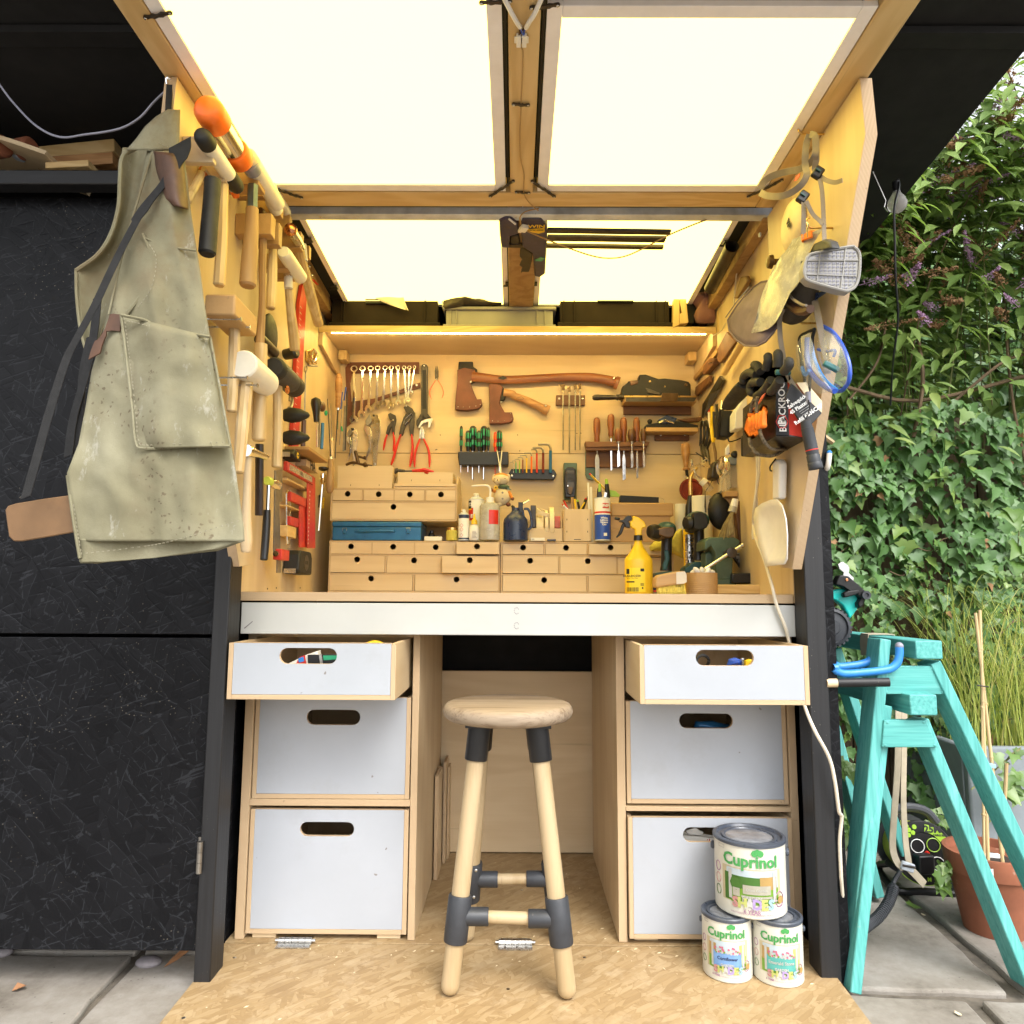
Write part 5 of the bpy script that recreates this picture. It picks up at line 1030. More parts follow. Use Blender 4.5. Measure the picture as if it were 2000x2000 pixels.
P=bez(*f.l((757,1142),(830,1142),(930,1142),(985,1142),(1005,1140),(1055,1140)),n=4);t.p('handle',B().tube(P,[.006,.0105,.0115,.012,.011,.0105,.010,.010,.0095,.009,.0085,.008,.010,.012,.012,.010,.0095,.012,.011,.009,.007][:len(P)],12),'ebony')
t.p('brass_back',B().prism(f.l((1055,1122),(1742,1124),(1742,1140),(1055,1140)),(0,.006,0)),'brass',.001);t.p('blade',B().prism(f.l((1075,1138),(1742,1138),(1720,1180),(1075,1180),off=.002),(0,.001,0)),'dark_steel');t.p('guard',B().prism(f.l((1420,1098),(1565,1100),(1570,1120),(1560,1178),(1400,1178),off=-.002),(0,.011,0)),'bronze',.001)
yz=BK-.058;f=Pl('E','y',yz);zb=Pl('E','y',BK-.07)(1400,1425).z;t=T('smoothing_plane','small blue and black plane with a front knob on the lower right shelf','hand plane')
P=f.l((1255,1425),(1265,1395),(1330,1385),(1400,1375),(1560,1360),(1640,1375),(1755,1400),(1760,1425));P[0].z=P[-1].z=zb;t.p('body',B().prism(P,(0,.045,0)),'iron',.002)
t.p('iron',B().prism(f.l((1380,1350),(1460,1305),(1560,1335),(1530,1390),(1420,1385),off=-.004),(0,.035,0)),'navy',.003);b=B();[b.tube(f.l((1385,1372+i*10),(1440,1352+i*10),(1530,1378+i*8),off=-.006),.0009,5)for i in range(2)];t.p('chrome_line',b,'chrome',kind='stuff')
t.p('knob',B().lathe(f(1300,1390,.02),(0,0,1),[(0,.006),(.008,.010),(.014,.009),(.018,.004)],12),'black_plastic');t.p('handle',B().prism(f.l((1560,1345),(1790,1320),(1800,1345),(1760,1370),(1640,1375),off=.012),(0,.018,0)),'walnut',.004)
f=Pl('H','y',2.71);t=T('hand_drill','old hand drill with red wheel and turned wooden handle at the back right','hand drill')
a=f(612,600);H=f(610,330).z-a.z;R_=wid('H',88,2.71)/2
t.p('handle',B().lathe(a,(-.01,0,1),[(0,R_*.8),(H*.06,R_*.85),(H*.1,R_*.5),(H*.3,R_*.62),(H*.6,R_*.95),(H*.9,R_),(H*.97,R_*.8),(H,R_*.4)],14),'hickory_x');t.p('frame',B().tube(f.l((615,600),(625,690),(640,800),(650,900),(655,960)),.006,8),'iron')
c=f(657,798,-.02);R_=wid('H',232,2.69)/2;t.p('wheel',B().lathe(c,(0,-1,0),[(0,R_*.5),(0,R_*.96),(.004,R_),(.008,R_*.96),(.008,R_*.8),(.005,R_*.74),(.005,R_*.3),(.010,R_*.25),(.010,R_*.05)],30),'dark_red');t.p('pinion',B().lathe(f(622,690,-.008),(0,0,1),[(-.008,.008),(.008,.005)],10),'chrome')
def foot(p):return V((p.x,p.y,BZ+.0005))
def zat(c,x,y,yd):return at(c,x,y,1,yd).z
y=2.25;f=Pl('G','y',y);c0=foot(f(1545,1590));R_=wid('G',290,y)/2;zs_=f(1545,1255).z;zn=f(1545,1050).z
t=T('spray_bottle','yellow trigger spray bottle with yellow label and black trigger at the bench front','spray bottle')
t.p('bottle',B().lathe(c0,(0,0,1),[(0,R_*.95),(.004,R_)]+[(h-c0.z,r)for h,r in((zs_-.002,R_),(zs_+.004,R_*.96),(zs_+(zn-zs_)*.35,R_*.66),(zs_+(zn-zs_)*.7,R_*.36),(zs_+(zn-zs_)*.9,R_*.27),(zn,R_*.25))],28,flat=.8),'yellow')
t.p('collar',B().lathe(V((c0.x,c0.y,zn)),(0,0,1),[(0,R_*.33),(f(1540,998).z-zn,R_*.31)],20),'black_plastic')
t.p('head',B().prism(f.l((1508,998),(1508,930),(1455,905),(1455,850),(1480,845),(1485,790),(1540,805),(1600,850),(1628,905),(1600,918),(1578,925),(1575,998),off=-.012),(0,.024,0)),'yellow',.004,seg=3)
t.p('nozzle',B().prism(f.l((1475,830),(1465,790),(1430,786),(1405,800),(1385,830),(1345,835),(1345,850),(1380,860),(1400,880),(1400,905),(1455,920),(1450,870),(1435,850),off=-.010),(0,.020,0)).tube(f.l((1345,828),(1290,815)),.0052,8),'black_plastic',.002)
t.p('trigger',B().tube(bez(*f.l((1405,860),(1375,900),(1360,945),(1340,985),(1308,1018)),n=4),[.0055]*12+[.0045,.004,.0035,.003,.0025],8),'black_plastic')
def onbottle(b,x0,x1,y0,y1,m=6,off=.0004):
 vs=[];a,e=f(x0,y1),f(x1,y0)
 for i in range(m+1):x=a.x+(e.x-a.x)*i/m;yy=c0.y-R_*.8*math.sqrt(max(0,1-((x-c0.x)/R_)**2))-off;vs+=[V((x,yy,a.z)),V((x,yy,e.z))]
 return b.add(vs,[(2*i,2*i+2,2*i+3,2*i+1)for i in range(m)])
plain('label_yellow',(.85,.66,.03),.45,var=.03)
t.p('label',onbottle(B(),1405,1590,1340,1588),'label_yellow')
b=B();onbottle(b,1406,1432,1350,1402,2,.0008);onbottle(b,1540,1580,1348,1378,2,.0008);onbottle(b,1408,1480,1478,1492,4,.0008)
for i in range(9):x=1412+i*12.5;onbottle(b,x,x+(7 if i%3 else 4),1542,1585,1,.0008)
for i in range(3):onbottle(b,1540,1575,1500+i*10,1505+i*10,1,.0008)
onbottle(b,1555,1570,1540,1558,1,.0008)
def cylletters(b,s_,size,x,y,bold=0):
 q=f(x,y);vs,fs=textmesh(s_,size,bold);P=[]
 for v in vs:xx=q.x+v.x;P.append(V((xx,c0.y-R_*.8*math.sqrt(max(0,1-((xx-c0.x)/R_)**2))-.0009,q.z+v.y)))
 b.add(P,fs)
cylletters(b,'BULLDOZER',.0088,1462,1425,.0002);cylletters(b,'5 in 1 Pro Max',.005,1462,1448)
t.p('lettering',b,'black_ink',smooth=0)
def drill(label,yd,body,handle,basep,hw,parts):
 f=Pl('H','y',yd);t=T('cordless_drill',label,'cordless drill','dark teal cordless tools on the bench')
 bx_,by_,rx_,ry_=body;k=wid('H',1,yd)
 t.p('motor_housing',B().ell(f(bx_,by_),(rx_*k,.075,ry_*k),20,12),'drill_teal')
 P=f.l(*handle);t.p('handle',B().tube(bez(*P,n=4),[hw*k*x for x in([1.25]+[1.0]*(4*(len(P)-1)-1)+[1.15])],12,up=(0,1,0)),'black_plastic')
 for nm,pts,th,m in parts:t.p(nm,B().prism(f.l(*pts,off=-th/2),(0,th,0)),m,.004,seg=3)
 return t,f,k
t,f,k=drill('lower cordless drill with a silver gear housing, behind the hand brush',2.30,(405,1195,95,80),((420,1250),(415,1400),(410,1600)),0,52,[('battery',((255,1655),(300,1640),(480,1640),(500,1800),(255,1815)),.07,'black_plastic'),('battery_foot',((310,1620),(470,1600),(490,1645),(300,1650)),.06,'drill_teal'),('gear_housing',((330,1180),(395,1165),(490,1165),(505,1200),(490,1260),(440,1275),(395,1268),(340,1240)),.155,'bronze')])
t.p('chuck',B().lathe(f(330,1215,-.05),(-1,-.5,0),[(0,.022),(.012,.024),(.03,.020),(.034,.012)],16),'black_plastic');t.p('red_mark',B().prism(f.l((282,1795),(318,1790),(318,1812),(290,1815),off=-.0365),(0,.001,0)),'red')
t.p('teal_panel',B().prism(f.l((395,1395),(440,1400),(450,1480),(420,1590),(380,1600),(378,1540),(405,1480),off=-.022),(0,.01,0)),'drill_teal',.004)
t,f,k=drill('taller cordless driver with dark rubber back, right of the yellow can',2.36,(715,1110,112,98),((735,1170),(740,1300),(735,1500)),0,50,[('battery_foot',((600,1570),(640,1545),(690,1510),(790,1510),(830,1560),(825,1625),(600,1625)),.075,'drill_teal'),('rubber_back',((690,1020),(760,1012),(810,1040),(835,1110),(820,1170),(750,1200),(690,1180)),.152,'black_rubber')])
t.p('chuck',B().lathe(f(660,1130,-.05),(-1,-.4,0),[(0,.022),(.01,.024),(.022,.018)],16),'black_plastic');t.p('battery',B().prism([V((p.x,p.y-.035,p.z))for p in(f(600,1627),f(825,1627),f(825,1700),f(605,1700))],(0,.07,0)),'black_plastic',.003)
t,p,r,hb,H=spray('spray_can','tall yellow can with mottled silver and black label behind the cordless drills','H',632,112,1165,2.42,[(0,.40,'yellow'),(.40,1,'yellow')],z=BZ+.0005,cap_y=1200,nozzle='yellow',dome='yellow')
b=B();curvepatch(b,p.x,p.y,r*.985,-1.0,1.0,p.z+hb*.42,p.z+hb*.93);t.p('printed_band',b,'steel',smooth=0)
b=B()
for i in range(26):a=rnd.uniform(-.9,.9);zz=p.z+hb*rnd.uniform(.44,.9);curvepatch(b,p.x,p.y,r*.992,a,a+rnd.uniform(.1,.35),zz,zz+rnd.uniform(.003,.010),3)
curvelabel(b,'XTR',.014,p.x,p.y,r*1.0,-.1,p.z+hb*.84,.0006);curvelabel(b,'STIX',.011,p.x,p.y,r*1.0,-.05,p.z+hb*.56,.0004);curvelabel(b,'FIXES',.010,p.x,p.y,r*1.0,-.05,p.z+hb*.46,.0004);t.p('lettering',b,'black_ink',smooth=0)
def crumple(pts,th,seed,n=10,amp=.006):
 """a folded or crumpled cloth lump: an uneven closed body over an outline"""
 c=sum(pts,V())/len(pts);b=B();vs=[];N=len(pts)*3;out=[]
 for i in range(len(pts)):
  a,e=pts[i],pts[(i+1)%len(pts)]
  for j in range(3):out.append(a.lerp(e,j/3))
 rings=5
 for s_ in(-1,1):
  for k in range(rings):
   q=k/(rings-1);
   for p in out:
    w_=c.lerp(p,1-q*.92);nz=noise.noise(w_*38+V((seed,s_*3,0)))*amp+abs(noise.noise(w_*17+V((0,seed,0))))*amp*1.6
    vs.append(w_+V((0,s_*(th*math.sqrt(max(0,q))*.9+nz),nz*.5)))
 M=rings*N;fs=[]
 for s_ in range(2):
  for k in range(rings-1):fs+=[(s_*M+k*N+j,s_*M+k*N+(j+1)%N,s_*M+(k+1)*N+(j+1)%N,s_*M+(k+1)*N+j)for j in range(N)]
  fs.append(tuple(s_*M+(rings-1)*N+j for j in range(N)))
 fs+=[(j,(j+1)%N,M+(j+1)%N,M+j)for j in range(N)]
 return b.add(vs,fs)
f=Pl('H','y',2.46);one('dust_cloth','crumpled dull yellow cloth pushed behind the cordless drills','cloth',crumple(f.l((245,1370),(290,1310),(400,1290),(470,1250),(540,1190),(575,1180),(580,1480),(480,1430),(460,1400),(340,1410),(260,1410)),.03,3),'yellow_cloth',smooth=60)
f=Pl('H','y',2.62);a=f(562,1180);r=wid('H',120,2.62)/2;one('paper_roll','white paper roll standing beside the stack of beech boxes','paper roll',B().lathe(V((a.x,2.62,f(562,1240).z)),(0,0,1),[(0,r),(f(562,940).z-f(562,1240).z,r*.95)],20),'paper',.001)
f=Pl('H','y',2.56);r=wid('H',205,2.56)/2;a=f(758,865);one('paper_roll','wide white kitchen roll standing behind the dark tall driver','paper roll',B().lathe(V((a.x,2.56,BZ+.001)),(0,0,1),[(0,r),(a.z-BZ-.002,r),(a.z-BZ,r*.95),(a.z-BZ,r*.3)],24),'paper',.001)
y=2.06;f=Pl('H','y',y);c0=foot(f(768,1815));R_=wid('H',300,y)/2;H=f(768,1622).z-c0.z;t=T('ribbed_pot','round pot with ribbed wooden rings holding white scraps at the front of the bench','pot')
pr=[(0,R_*.97)]
for i in range(11):h=H*i/11;pr+=[(h+.0006,R_*.985),(h+H/11*.25,R_),(h+H/11*.75,R_),(h+H/11*.92,R_*.985)]
t.p('pot',B().lathe(c0,(0,0,1),pr+[(H,R_*.99),(H,R_*.90),(H-.012,R_*.88)],32),'beech_x',smooth=60)
for i in range(5):
 a=i*1.3;b=B();b.ell(c0+V((R_*.55*math.cos(a),R_*.45*math.sin(a)-.006,H+.002+.003*(i%2))),(.014,.010,.008),8,6,Matrix.Rotation(a,3,'Y'));one('foam_scrap',('rightmost','rear','leftmost','front left','front right')[i]+' white foam scrap heaped in the ribbed pot','foam scrap',b,'white_plastic',group='white scraps in the ribbed pot')
y=2.0;f=Pl('H','y',y);t=T('hand_brush','hand brush with pale wooden back and yellow bristles lying at the front of the bench','brush')
t.p('back',B().prism(f.l((305,1768),(308,1668),(345,1640),(520,1605),(600,1602),(620,1640),(622,1715),(590,1730),(330,1770)),(0,.05,0)),'beech_x',.006,seg=3);t.p('painted_end',B().prism(f.l((512,1615),(598,1606),(616,1640),(618,1712),(590,1728),(515,1735),off=-.0012),(0,.001,0)),'rag_cream',.0004)
b=B()
for i in range(260):
 x=rnd.uniform(340,590);yb_=1760-(x-330)/260*36;p=f(x,yb_,rnd.uniform(.004,.045));q=V((p.x+rnd.uniform(-.006,.006),p.y+rnd.uniform(-.012,.004),BZ+.001));b.tube([p+V((0,0,.004)),q],.0008,3,cap=False)
b.bx(f(345,1750).x,f(585,1740).x,y+.008,y+.044,BZ+.006,f(330,1762).z);t.p('bristles',b,'bristle',smooth=0,kind='stuff')
y=2.22;f=Pl('H','y',y);t=T('bench_vice','small green bench vice with a steel tommy bar at the right end of the bench','vice')
t.p('body',B().prism(f.l((795,1380),(800,1300),(840,1268),(1090,1268),(1148,1300),(1140,1345),(1080,1395),(1075,1600),(1060,1690),(905,1690),(900,1420),(860,1350),(805,1400)),(0,.11,0)),'dark_green',.012,seg=3)
t.p('rear_jaw',B().prism(f.l((800,1420),(850,1400),(880,1440),(890,1620),(800,1560),off=.04),(0,.06,0)),'dark_green',.006)
t.p('base',B().bx(f(890,1690).x,f(1110,1690).x,y+.0,y+.12,BZ+.0005,f(900,1680).z),'dark_green',.004)
c=f(1060,1422,-.055);t.p('spindle',B().lathe(c+V((0,.06,0)),(0,-1,0),[(0,.010),(.045,.010),(.046,.0155),(.068,.0155),(.069,.011),(.0695,.006)],18),'dark_steel')
t.p('tommy_bar',B().tube(f.l((778,1598),(1040,1430),(1178,1345),off=-.058),.0052,10).ell(f(1172,1348,-.058),.0078,10,8).ell(f(782,1594,-.058),.0078,10,8),'steel')
f=Pl('H','y',2.12);one('wooden_block','pale wooden block lying at the right front end of the bench','block',B().prism([V((p.x,p.y,max(p.z,BZ+.0005)))for p in f.l((925,1830),(925,1738),(1558,1738),(1558,1830))],(0,.05,0)),'pine_x',.002)
f=Pl('H','y',2.20);one('parts_tray','flat black tray lying behind the pale wooden block','tray',B().prism(f.l((1065,1725),(1070,1625),(1400,1620),(1420,1725)),(0,.12,0)),'black_plastic',.003)
f=Pl('H','y',2.30);t=T('clear_case','clear lidded parts case leaning against the right wall behind the vice','parts case')
t.p('lid',B().prism(f.l((1075,1470),(1110,1425),(1225,1420),(1262,1440),(1362,1620),(1180,1622)),(0,.012,0)),'dark_steel',.003);b=B();b.tube(f.l((1108,1432),(1225,1428),(1258,1450),(1345,1612),off=-.004),.0022,6);t.p('rim',b,'bag_film');b=B()
for i in range(4):
 for j in range(4):q=f(1125+i*32+j*22,1465+j*38,-.003);b.bx(q.x-.005,q.x+.005,q.y,q.y+.002,q.z-.005,q.z+.005)
t.p('small_parts',b,'dull_steel',kind='stuff')
f=Pl('H','y',2.56);t=T('blow_torch','blow torch with curved brass neck standing before the red hand drill','blow torch')
t.p('neck',B().tube(bez(*f.l((655,850),(652,720),(665,650),(720,575))),[.0075]*6+[.006]*6+[.005]*6+[.0045],10),'brass');t.p('body',B().tube(f.l((638,1080),(640,960),(655,860)),[.014,.012,.009],12),'black_plastic');t.p('valve',B().tube(f.l((610,680),(600,660)),.006,8),'chrome')
f=Pl('H','y',2.52);t=T('helping_hands','soldering stand with chrome crocodile clips on jointed arms','soldering stand')
def clip(x,y,an,s_=1):
 c,s2=math.cos(an),math.sin(an);g=lambda*p:[f(x+(px*c-py*s2)*s_,y+(px*s2+py*c)*s_)for px,py in p]
 b=B();b.prism(g((-40,-12),(-5,-6),(30,-14),(32,-6),(0,4),(-40,-4)),(0,.006,0));b.prism(g((-40,10),(0,2),(30,12),(32,4),(0,-3),(-38,3)),(0,.006,0));b.ell(g((0,0))[0]+V((0,.003,0)),.004,8,6);t.p('crocodile_clip',b,'chrome',.0006)
clip(670,530,1.5);clip(700,625,1.35);clip(800,500,-.5);clip(830,500,.6);clip(770,550,.3)
t.p('arm',B().tube(f.l((680,560),(760,545),(850,575)),.0022,6),'chrome');t.p('arm',B().tube(f.l((705,425),(760,460),(800,490)),.0022,6),'dark_steel');t.p('glue_bottle',B().tube(f.l((705,655),(740,690),(800,740),(860,800)),[.004,.009,.014,.012],10),'clear_plastic');t.p('label',B().tube(f.l((762,702),(800,735)),[.0135,.0150],12),'paper');t.p('arm',B().tube(f.l((880,690),(800,820),(800,960),(805,1020)),[.0012,.0012,.0035,.003],6),'dark_steel')
f=Pl('H','y',2.50);t=T('desk_lamp','small dark bell shaped lamp head by the pencil sharpener','lamp');t.p('shade',B().prism(f.l((855,670),(868,570),(890,520),(930,490),(965,500),(985,560),(975,680),(900,688)),(0,.06,0)),'dark_steel',.012,seg=3);t.p('flex',B().tube(bez(*f.l((920,690),(930,730),(955,760),(955,820))),.0018,6),'black_plastic')
y=2.30;f=Pl('H','y',y);t=T('pencil_sharpener','crank pencil sharpener with chrome face and clear shavings box on a small wall shelf','pencil sharpener')
t.p('cover',B().prism(f.l((1020,480),(1050,462),(1270,480),(1290,520),(1290,550),(1030,548)),(0,.075,0)),'cable_grey' if False else 'concrete_pot',.008,seg=3);t.p('face',B().lathe(f(985,565,.03),(-1,-.35,0),[(0,.034),(.006,.034),(.010,.027),(.011,.010)],24),'chrome')
t.p('shavings_box',B().prism(f.l((1042,552),(1285,552),(1282,775),(1065,775)),(0,.07,0)),'clear_plastic',.004);t.p('box_core',B().prism(f.l((1085,590),(1210,590),(1240,640),(1215,760),(1180,640),(1150,760),(1095,700),off=.03),(0,.012,0)),'beech_z',.002);t.p('side_frame',B().prism(f.l((965,820),(1010,500),(1040,548),(1065,775),(1000,815),off=.004),(0,.05,0)),'clear_plastic',.003)
t.p('crank',B().tube(f.l((1010,420),(1030,450)),.003,6).tube(f.l((1030,410),(1040,445)),.003,6),'chrome');t.p('knob',B().ell(f(1095,445),(.014,.012,.012),10,8),'black_plastic')
t=T('sharpener_shelf','small wooden wall shelf under the crank pencil sharpener','shelf');z0=f(1000,880).z;z1=f(1000,800).z
t.p('board',B().prism([V((f(968,0).x,y-.01,z1-.022)),V((RX-.002,y-.01,z1-.022)),V((RX-.002,y+.13,z1-.022)),V((f(968,0).x,y+.13,z1-.022))],(0,0,.018)),'beech_x',.0015);t.p('bracket',B().bx(RX-.045,RX-.002,y+.02,y+.11,z1-.11,z1-.0225),'beech_z',.0015)
f=Pl('H','y',2.34);c=f(950,1015);R_=wid('H',245,2.34)/2;t=T('ear_defenders','dark round ear defender cup hanging under the sharpener shelf','ear defenders');t.p('cup',B().ell(c,(R_,.03,R_*1.48),22,14,Matrix.Rotation(-.08,3,'Y')),'iron');t.p('headband',B().tube(bez(*f.l((845,905),(900,845),(970,820),(1020,815))),.0035,6),'black_plastic')
f=Pl('H','y',2.24);t=T('dust_whisk','straw whisk hanging bristles down beside the dark ear defenders','whisk');t.p('handle',B().tube(f.l((1100,890),(1080,975)),[.010,.012],10),'white_plastic');t.p('binding',B().tube(f.l((1082,965),(1066,1020)),[.0125,.014],12),'bag_film')
b=B()
for i in range(170):a=rnd.uniform(0,6.28);q=rnd.random()**.5;p0=f(1070+12*q*math.cos(a),1012);p1=f(1005+78*q*math.cos(a)+rnd.uniform(-8,8),1255+rnd.uniform(-25,25)-30*q*math.cos(a));p0.y+=.010*q*math.sin(a);p1.y+=.03*q*math.sin(a);b.tube([p0,p0.lerp(p1,.5)+V((-.004,0,0)),p1],.0011,3,cap=False)
t.p('bristles',b,'straw',smooth=0,kind='stuff')
f=Pl('H','y',2.28);one('dark_case','tall dark sheath hanging behind the straw whisk','sheath',B().prism(f.l((1095,905),(1225,905),(1230,1320),(1180,1345),(1130,1330)),(0,.03,0)),'walnut',.004)
X=RX-.05;t=T('dust_scoop','white plastic hand scoop hung handle up on the right wall','scoop');g=Pl('H','x',WRX-.03)
P=g.l((1462,900),(1465,520),(1485,495),(1520,495),(1540,530),(1532,890));t.p('handle',B().prism(P,(.020,0,0)),'white_plastic',.007,seg=3);t.p('hook',B().tube(bez(g(1500,490),g(1448,560,-.004),g(1445,600,-.012),g(1460,610,-.012)),.002,6),'iron')
O_=g.l((1305,1060),(1320,980),(1380,930),(1465,895),(1535,890),(1590,950),(1625,1080),(1640,1250),(1638,1480),(1615,1535),(1590,1540),(1420,1560),(1405,1500),(1355,1350),(1315,1180))
c=sum(O_,V())/len(O_);b=B();n=len(O_);vs=[]
for k in range(5):
 q=k/4
 for p in O_:w_=p.lerp(c,q*.8);vs.append(V((p.x+.022*math.sin(q*1.57)-.004,w_.y,w_.z)))
fs=[(k*n+j,k*n+(j+1)%n,(k+1)*n+(j+1)%n,(k+1)*n+j)for k in range(4)for j in range(n)]+[tuple(4*n+j for j in range(n))]
b.add(vs,fs);sc_o=t.p('bowl',b,'white_plastic',smooth=50);sm=sc_o.modifiers.new('thickness','SOLIDIFY');sm.thickness=.003
K_=[at('H',1315,460,0,RX-.02),at('H',1318,640,0,RX-.02),at('H',1305,820,0,RX-.025),at('H',1285,980,0,RX-.03),at('H',1278,1150,1,2.10),at('H',1310,1300,1,2.0),at('H',1370,1450,1,1.95),at('H',1420,1600,1,1.9),at('H',1470,1780,1,1.852),at('H',1505,1930,1,1.850),at('P',1130,20,1,1.850),at('P',1150,95,1,1.855),at('P',1205,300,1,1.86),at('P',1240,470,1,1.80),at('P',1300,620,1,1.76),at('P',1385,780,1,1.755),at('P',1420,920,1,1.755),at('P',1445,1100,1,1.765),at('L',312,430,1,1.775),at('L',298,600,1,1.78),at('L',306,830,1,1.785),at('L',310,900,1,1.79),at('L',322,1040,1,1.81),at('L',345,1230,1,1.86),V((.86,1.93,GZ+.005))]
one('mains_cable','long white cable hanging from the right wall over the bench edge to the ground','cable',B().tube(bez(*K_,n=6),.0042,8),'cable_white')
K2=[at('H',1335,460,0,RX-.018),at('H',1335,640,0,RX-.018),at('H',1310,830,0,RX-.02),at('H',1312,960,0,RX-.022),at('H',1272,1180,1,2.12),at('H',1276,1290,1,2.12)]
one('mains_cable','short white cable loop hanging beside the long white cable','cable',B().tube(bez(*K2,n=6),.0035,8),'cable_white')
g=Pl('J','x',RX-.006)
one('wall_batten','upper short wooden batten slanting on the right wall under the shelf','batten',B().prism(g.l((415,582),(420,625),(205,880),(170,880)),(-.012,0,0)),'beech_y',.001,'battens on the right wall')
t=T('marking_gauge','wooden gauge with pale screws on the right wall below the upper batten','gauge');t.p('stock',B().prism(g.l((370,668),(412,680),(405,740),(320,830),(295,825),(310,745)),(-.02,0,0)),'rack_wood',.003);t.p('screw',B().tube([g(350,715,-.02),g(310,722,-.045)],.0022,6),'steel')
one('wall_batten','lower darker wooden batten slanting on the right wall below the gauge','batten',B().prism(g.l((345,840),(345,900),(220,1030),(205,1010),(215,945)),(-.012,0,0)),'rack_wood',.001,'battens on the right wall')
one('long_chisel','long dark strap of steel slanting down the right wall','steel bar',B().prism(g.l((440,840),(470,880),(290,1200),(265,1240),(275,1110)),(-.01,0,0)),'dark_steel',.001)
one('square_bar','upper dark wooden rail slanting along the right wall under the cap','rail',B().prism(g.l((500,425),(585,520),(440,720),(412,700),(412,590)),(-.008,0,0)),'rack_wood',.001)
one('dowel','pale round dowel slanting along the right wall under the cap','dowel',B().tube([g(640,500,-.02),g(455,812,-.02)],.011,10),'pine_y')
g=Pl('J','x',RX-.03)
for i,(x0,x1,yy,lab)in enumerate(((252,238,1270,'leftmost black handled snips in the bunch on the right wall'),(285,262,1265,'middle black handled snips in the bunch on the right wall'),(312,292,1290,'black handled snips hung nearest the yellow handled knife'))):
 t=T('tin_snips',lab,'snips','black snips bunched on the right wall');g2=Pl('J','x',RX-.03-.008*i)
 for dx in(-14,14):t.p('handle',B().tube(bez(*g2.l((x0+dx*.3,yy),(x0+dx*1.1,yy+70),(x0+dx*1.1,yy+150),(x1+dx*.5,yy+230))),.0048,7),'black_plastic')
 t.p('blade',B().tube(g2.l((x1,yy+225),(x1+20,yy+330),(x1+28,yy+390)),[.006,.005,.002],7),'dark_steel')
g=Pl('J','x',RX-.06);t=T('utility_knife','long yellow and black knife hanging on the right wall beside the snips','knife');t.p('handle',B().tube(bez(*g.l((340,1130),(345,1230),(340,1320),(355,1470))),[.006]*6+[.0075]*6+[.007]*6+[.004],8),'yellow');t.p('grip',B().tube(g.l((358,1180),(362,1300),(372,1420),off=-.004),.0045,7),'black_plastic');t.p('tip',B().tube(g.l((352,1470),(372,1560),(378,1640)),[.005,.005,.004],7),'leather_tan')
t=T('marker_pen','red and white pen hung between snips and yellow knife','pen');t.p('barrel',B().tube(g.l((312,1180),(315,1260),(325,1330)),.0035,7),'white_plastic');t.p('cap',B().tube(g.l((310,1150),(312,1185)),.0038,7),'red')
g=Pl('J','x',RX-.07);t=T('silver_snips','silver tipped cutters hung beside the black charger on the right wall','cutters');t.p('tip',B().tube(g.l((438,1075),(442,1160)),[.004,.008],8),'chrome');t.p('handle',B().tube(g.l((385,1110),(392,1300),(395,1440)),[.005,.006,.005],8),'black_plastic');t.p('handle',B().tube(g.l((425,1150),(405,1300),(400,1440)),[.005,.006,.005],8),'black_plastic')
f=Pl('J','y',2.25);t=T('battery_charger','black plug in charger with a short lead on the right wall','charger');t.p('case',B().prism(f.l((400,1180),(430,1160),(540,1165),(568,1260),(560,1380),(500,1425),(420,1410),(398,1350)),(0,.05,0)),'black_plastic',.006,seg=3);t.p('lead',B().tube(bez(*f.l((490,1420),(505,1460),(560,1450),(640,1415))),.0022,6),'black_plastic')
f=Pl('J','y',2.18);t=T('socket_box','white double socket box on the right wall beside the black charger','socket');t.p('box',B().prism(f.l((558,1340),(560,1180),(610,1100),(625,1038),(690,1036),(690,1190),(640,1330)),(0,.06,0)),'white_plastic',.004);t.p('switch',B().prism(f.l((470,1525),(505,1480),(510,1560),(470,1590)),(0,.01,0)),'white_plastic',.002)
f=Pl('J','y',2.12);one('flat_case','dark flat case hung behind the orange pouch on the right wall','case',B().prism(f.l((628,1400),(690,1390),(800,1560),(750,1600),(632,1590)),(0,.02,0)),'iron',.003)
f=Pl('J','y',2.35)
one('folding_saw','dark saw blade slanting down the right wall over the small shelf','saw blade',B().prism(f.l((330,1010),(430,960),(300,1180),(260,1230)),(0,.003,0)),'dark_steel')
O0=V((0,0,EYE))
def rad(c,P,r):return r*CR[c][2]*(P-O0).dot(FW)/FOC
def lw(c,x,y,off):return at(c,x,y,0,WLX+off)
def holder(label,c,xe,y0,y1,prot,dep,m='beech_y',base=0.0,name='tool_holder',bev=.002,lip=None):
 """a wooden block standing out from the wing; xe, y0..y1: its front right upright edge in the photograph"""
 a,e=lw(c,xe,y0,prot),lw(c,xe,y1,prot);Y=(a.y+e.y)/2
 b=B().bx(WLX+base+.0004,WLX+prot,Y,Y+dep,e.z,a.z);return one(name,label,'tool holder',b,m,bev,'wooden tool holders on the left wing'),Y,e.z,a.z
def striker(b,c,x,y,r,off,length,prof=None,n=20):
 """a hammer head lying along the wing (y direction) with its near face centred at the given point"""
 P=lw(c,x,y,off);R_=rad(c,P,r);return b.lathe(P,(0,1,0),[(h*length,q*R_)for h,q in(prof or[(0,.8),(.06,.97),(.12,1),(1,1)])],n),P,R_
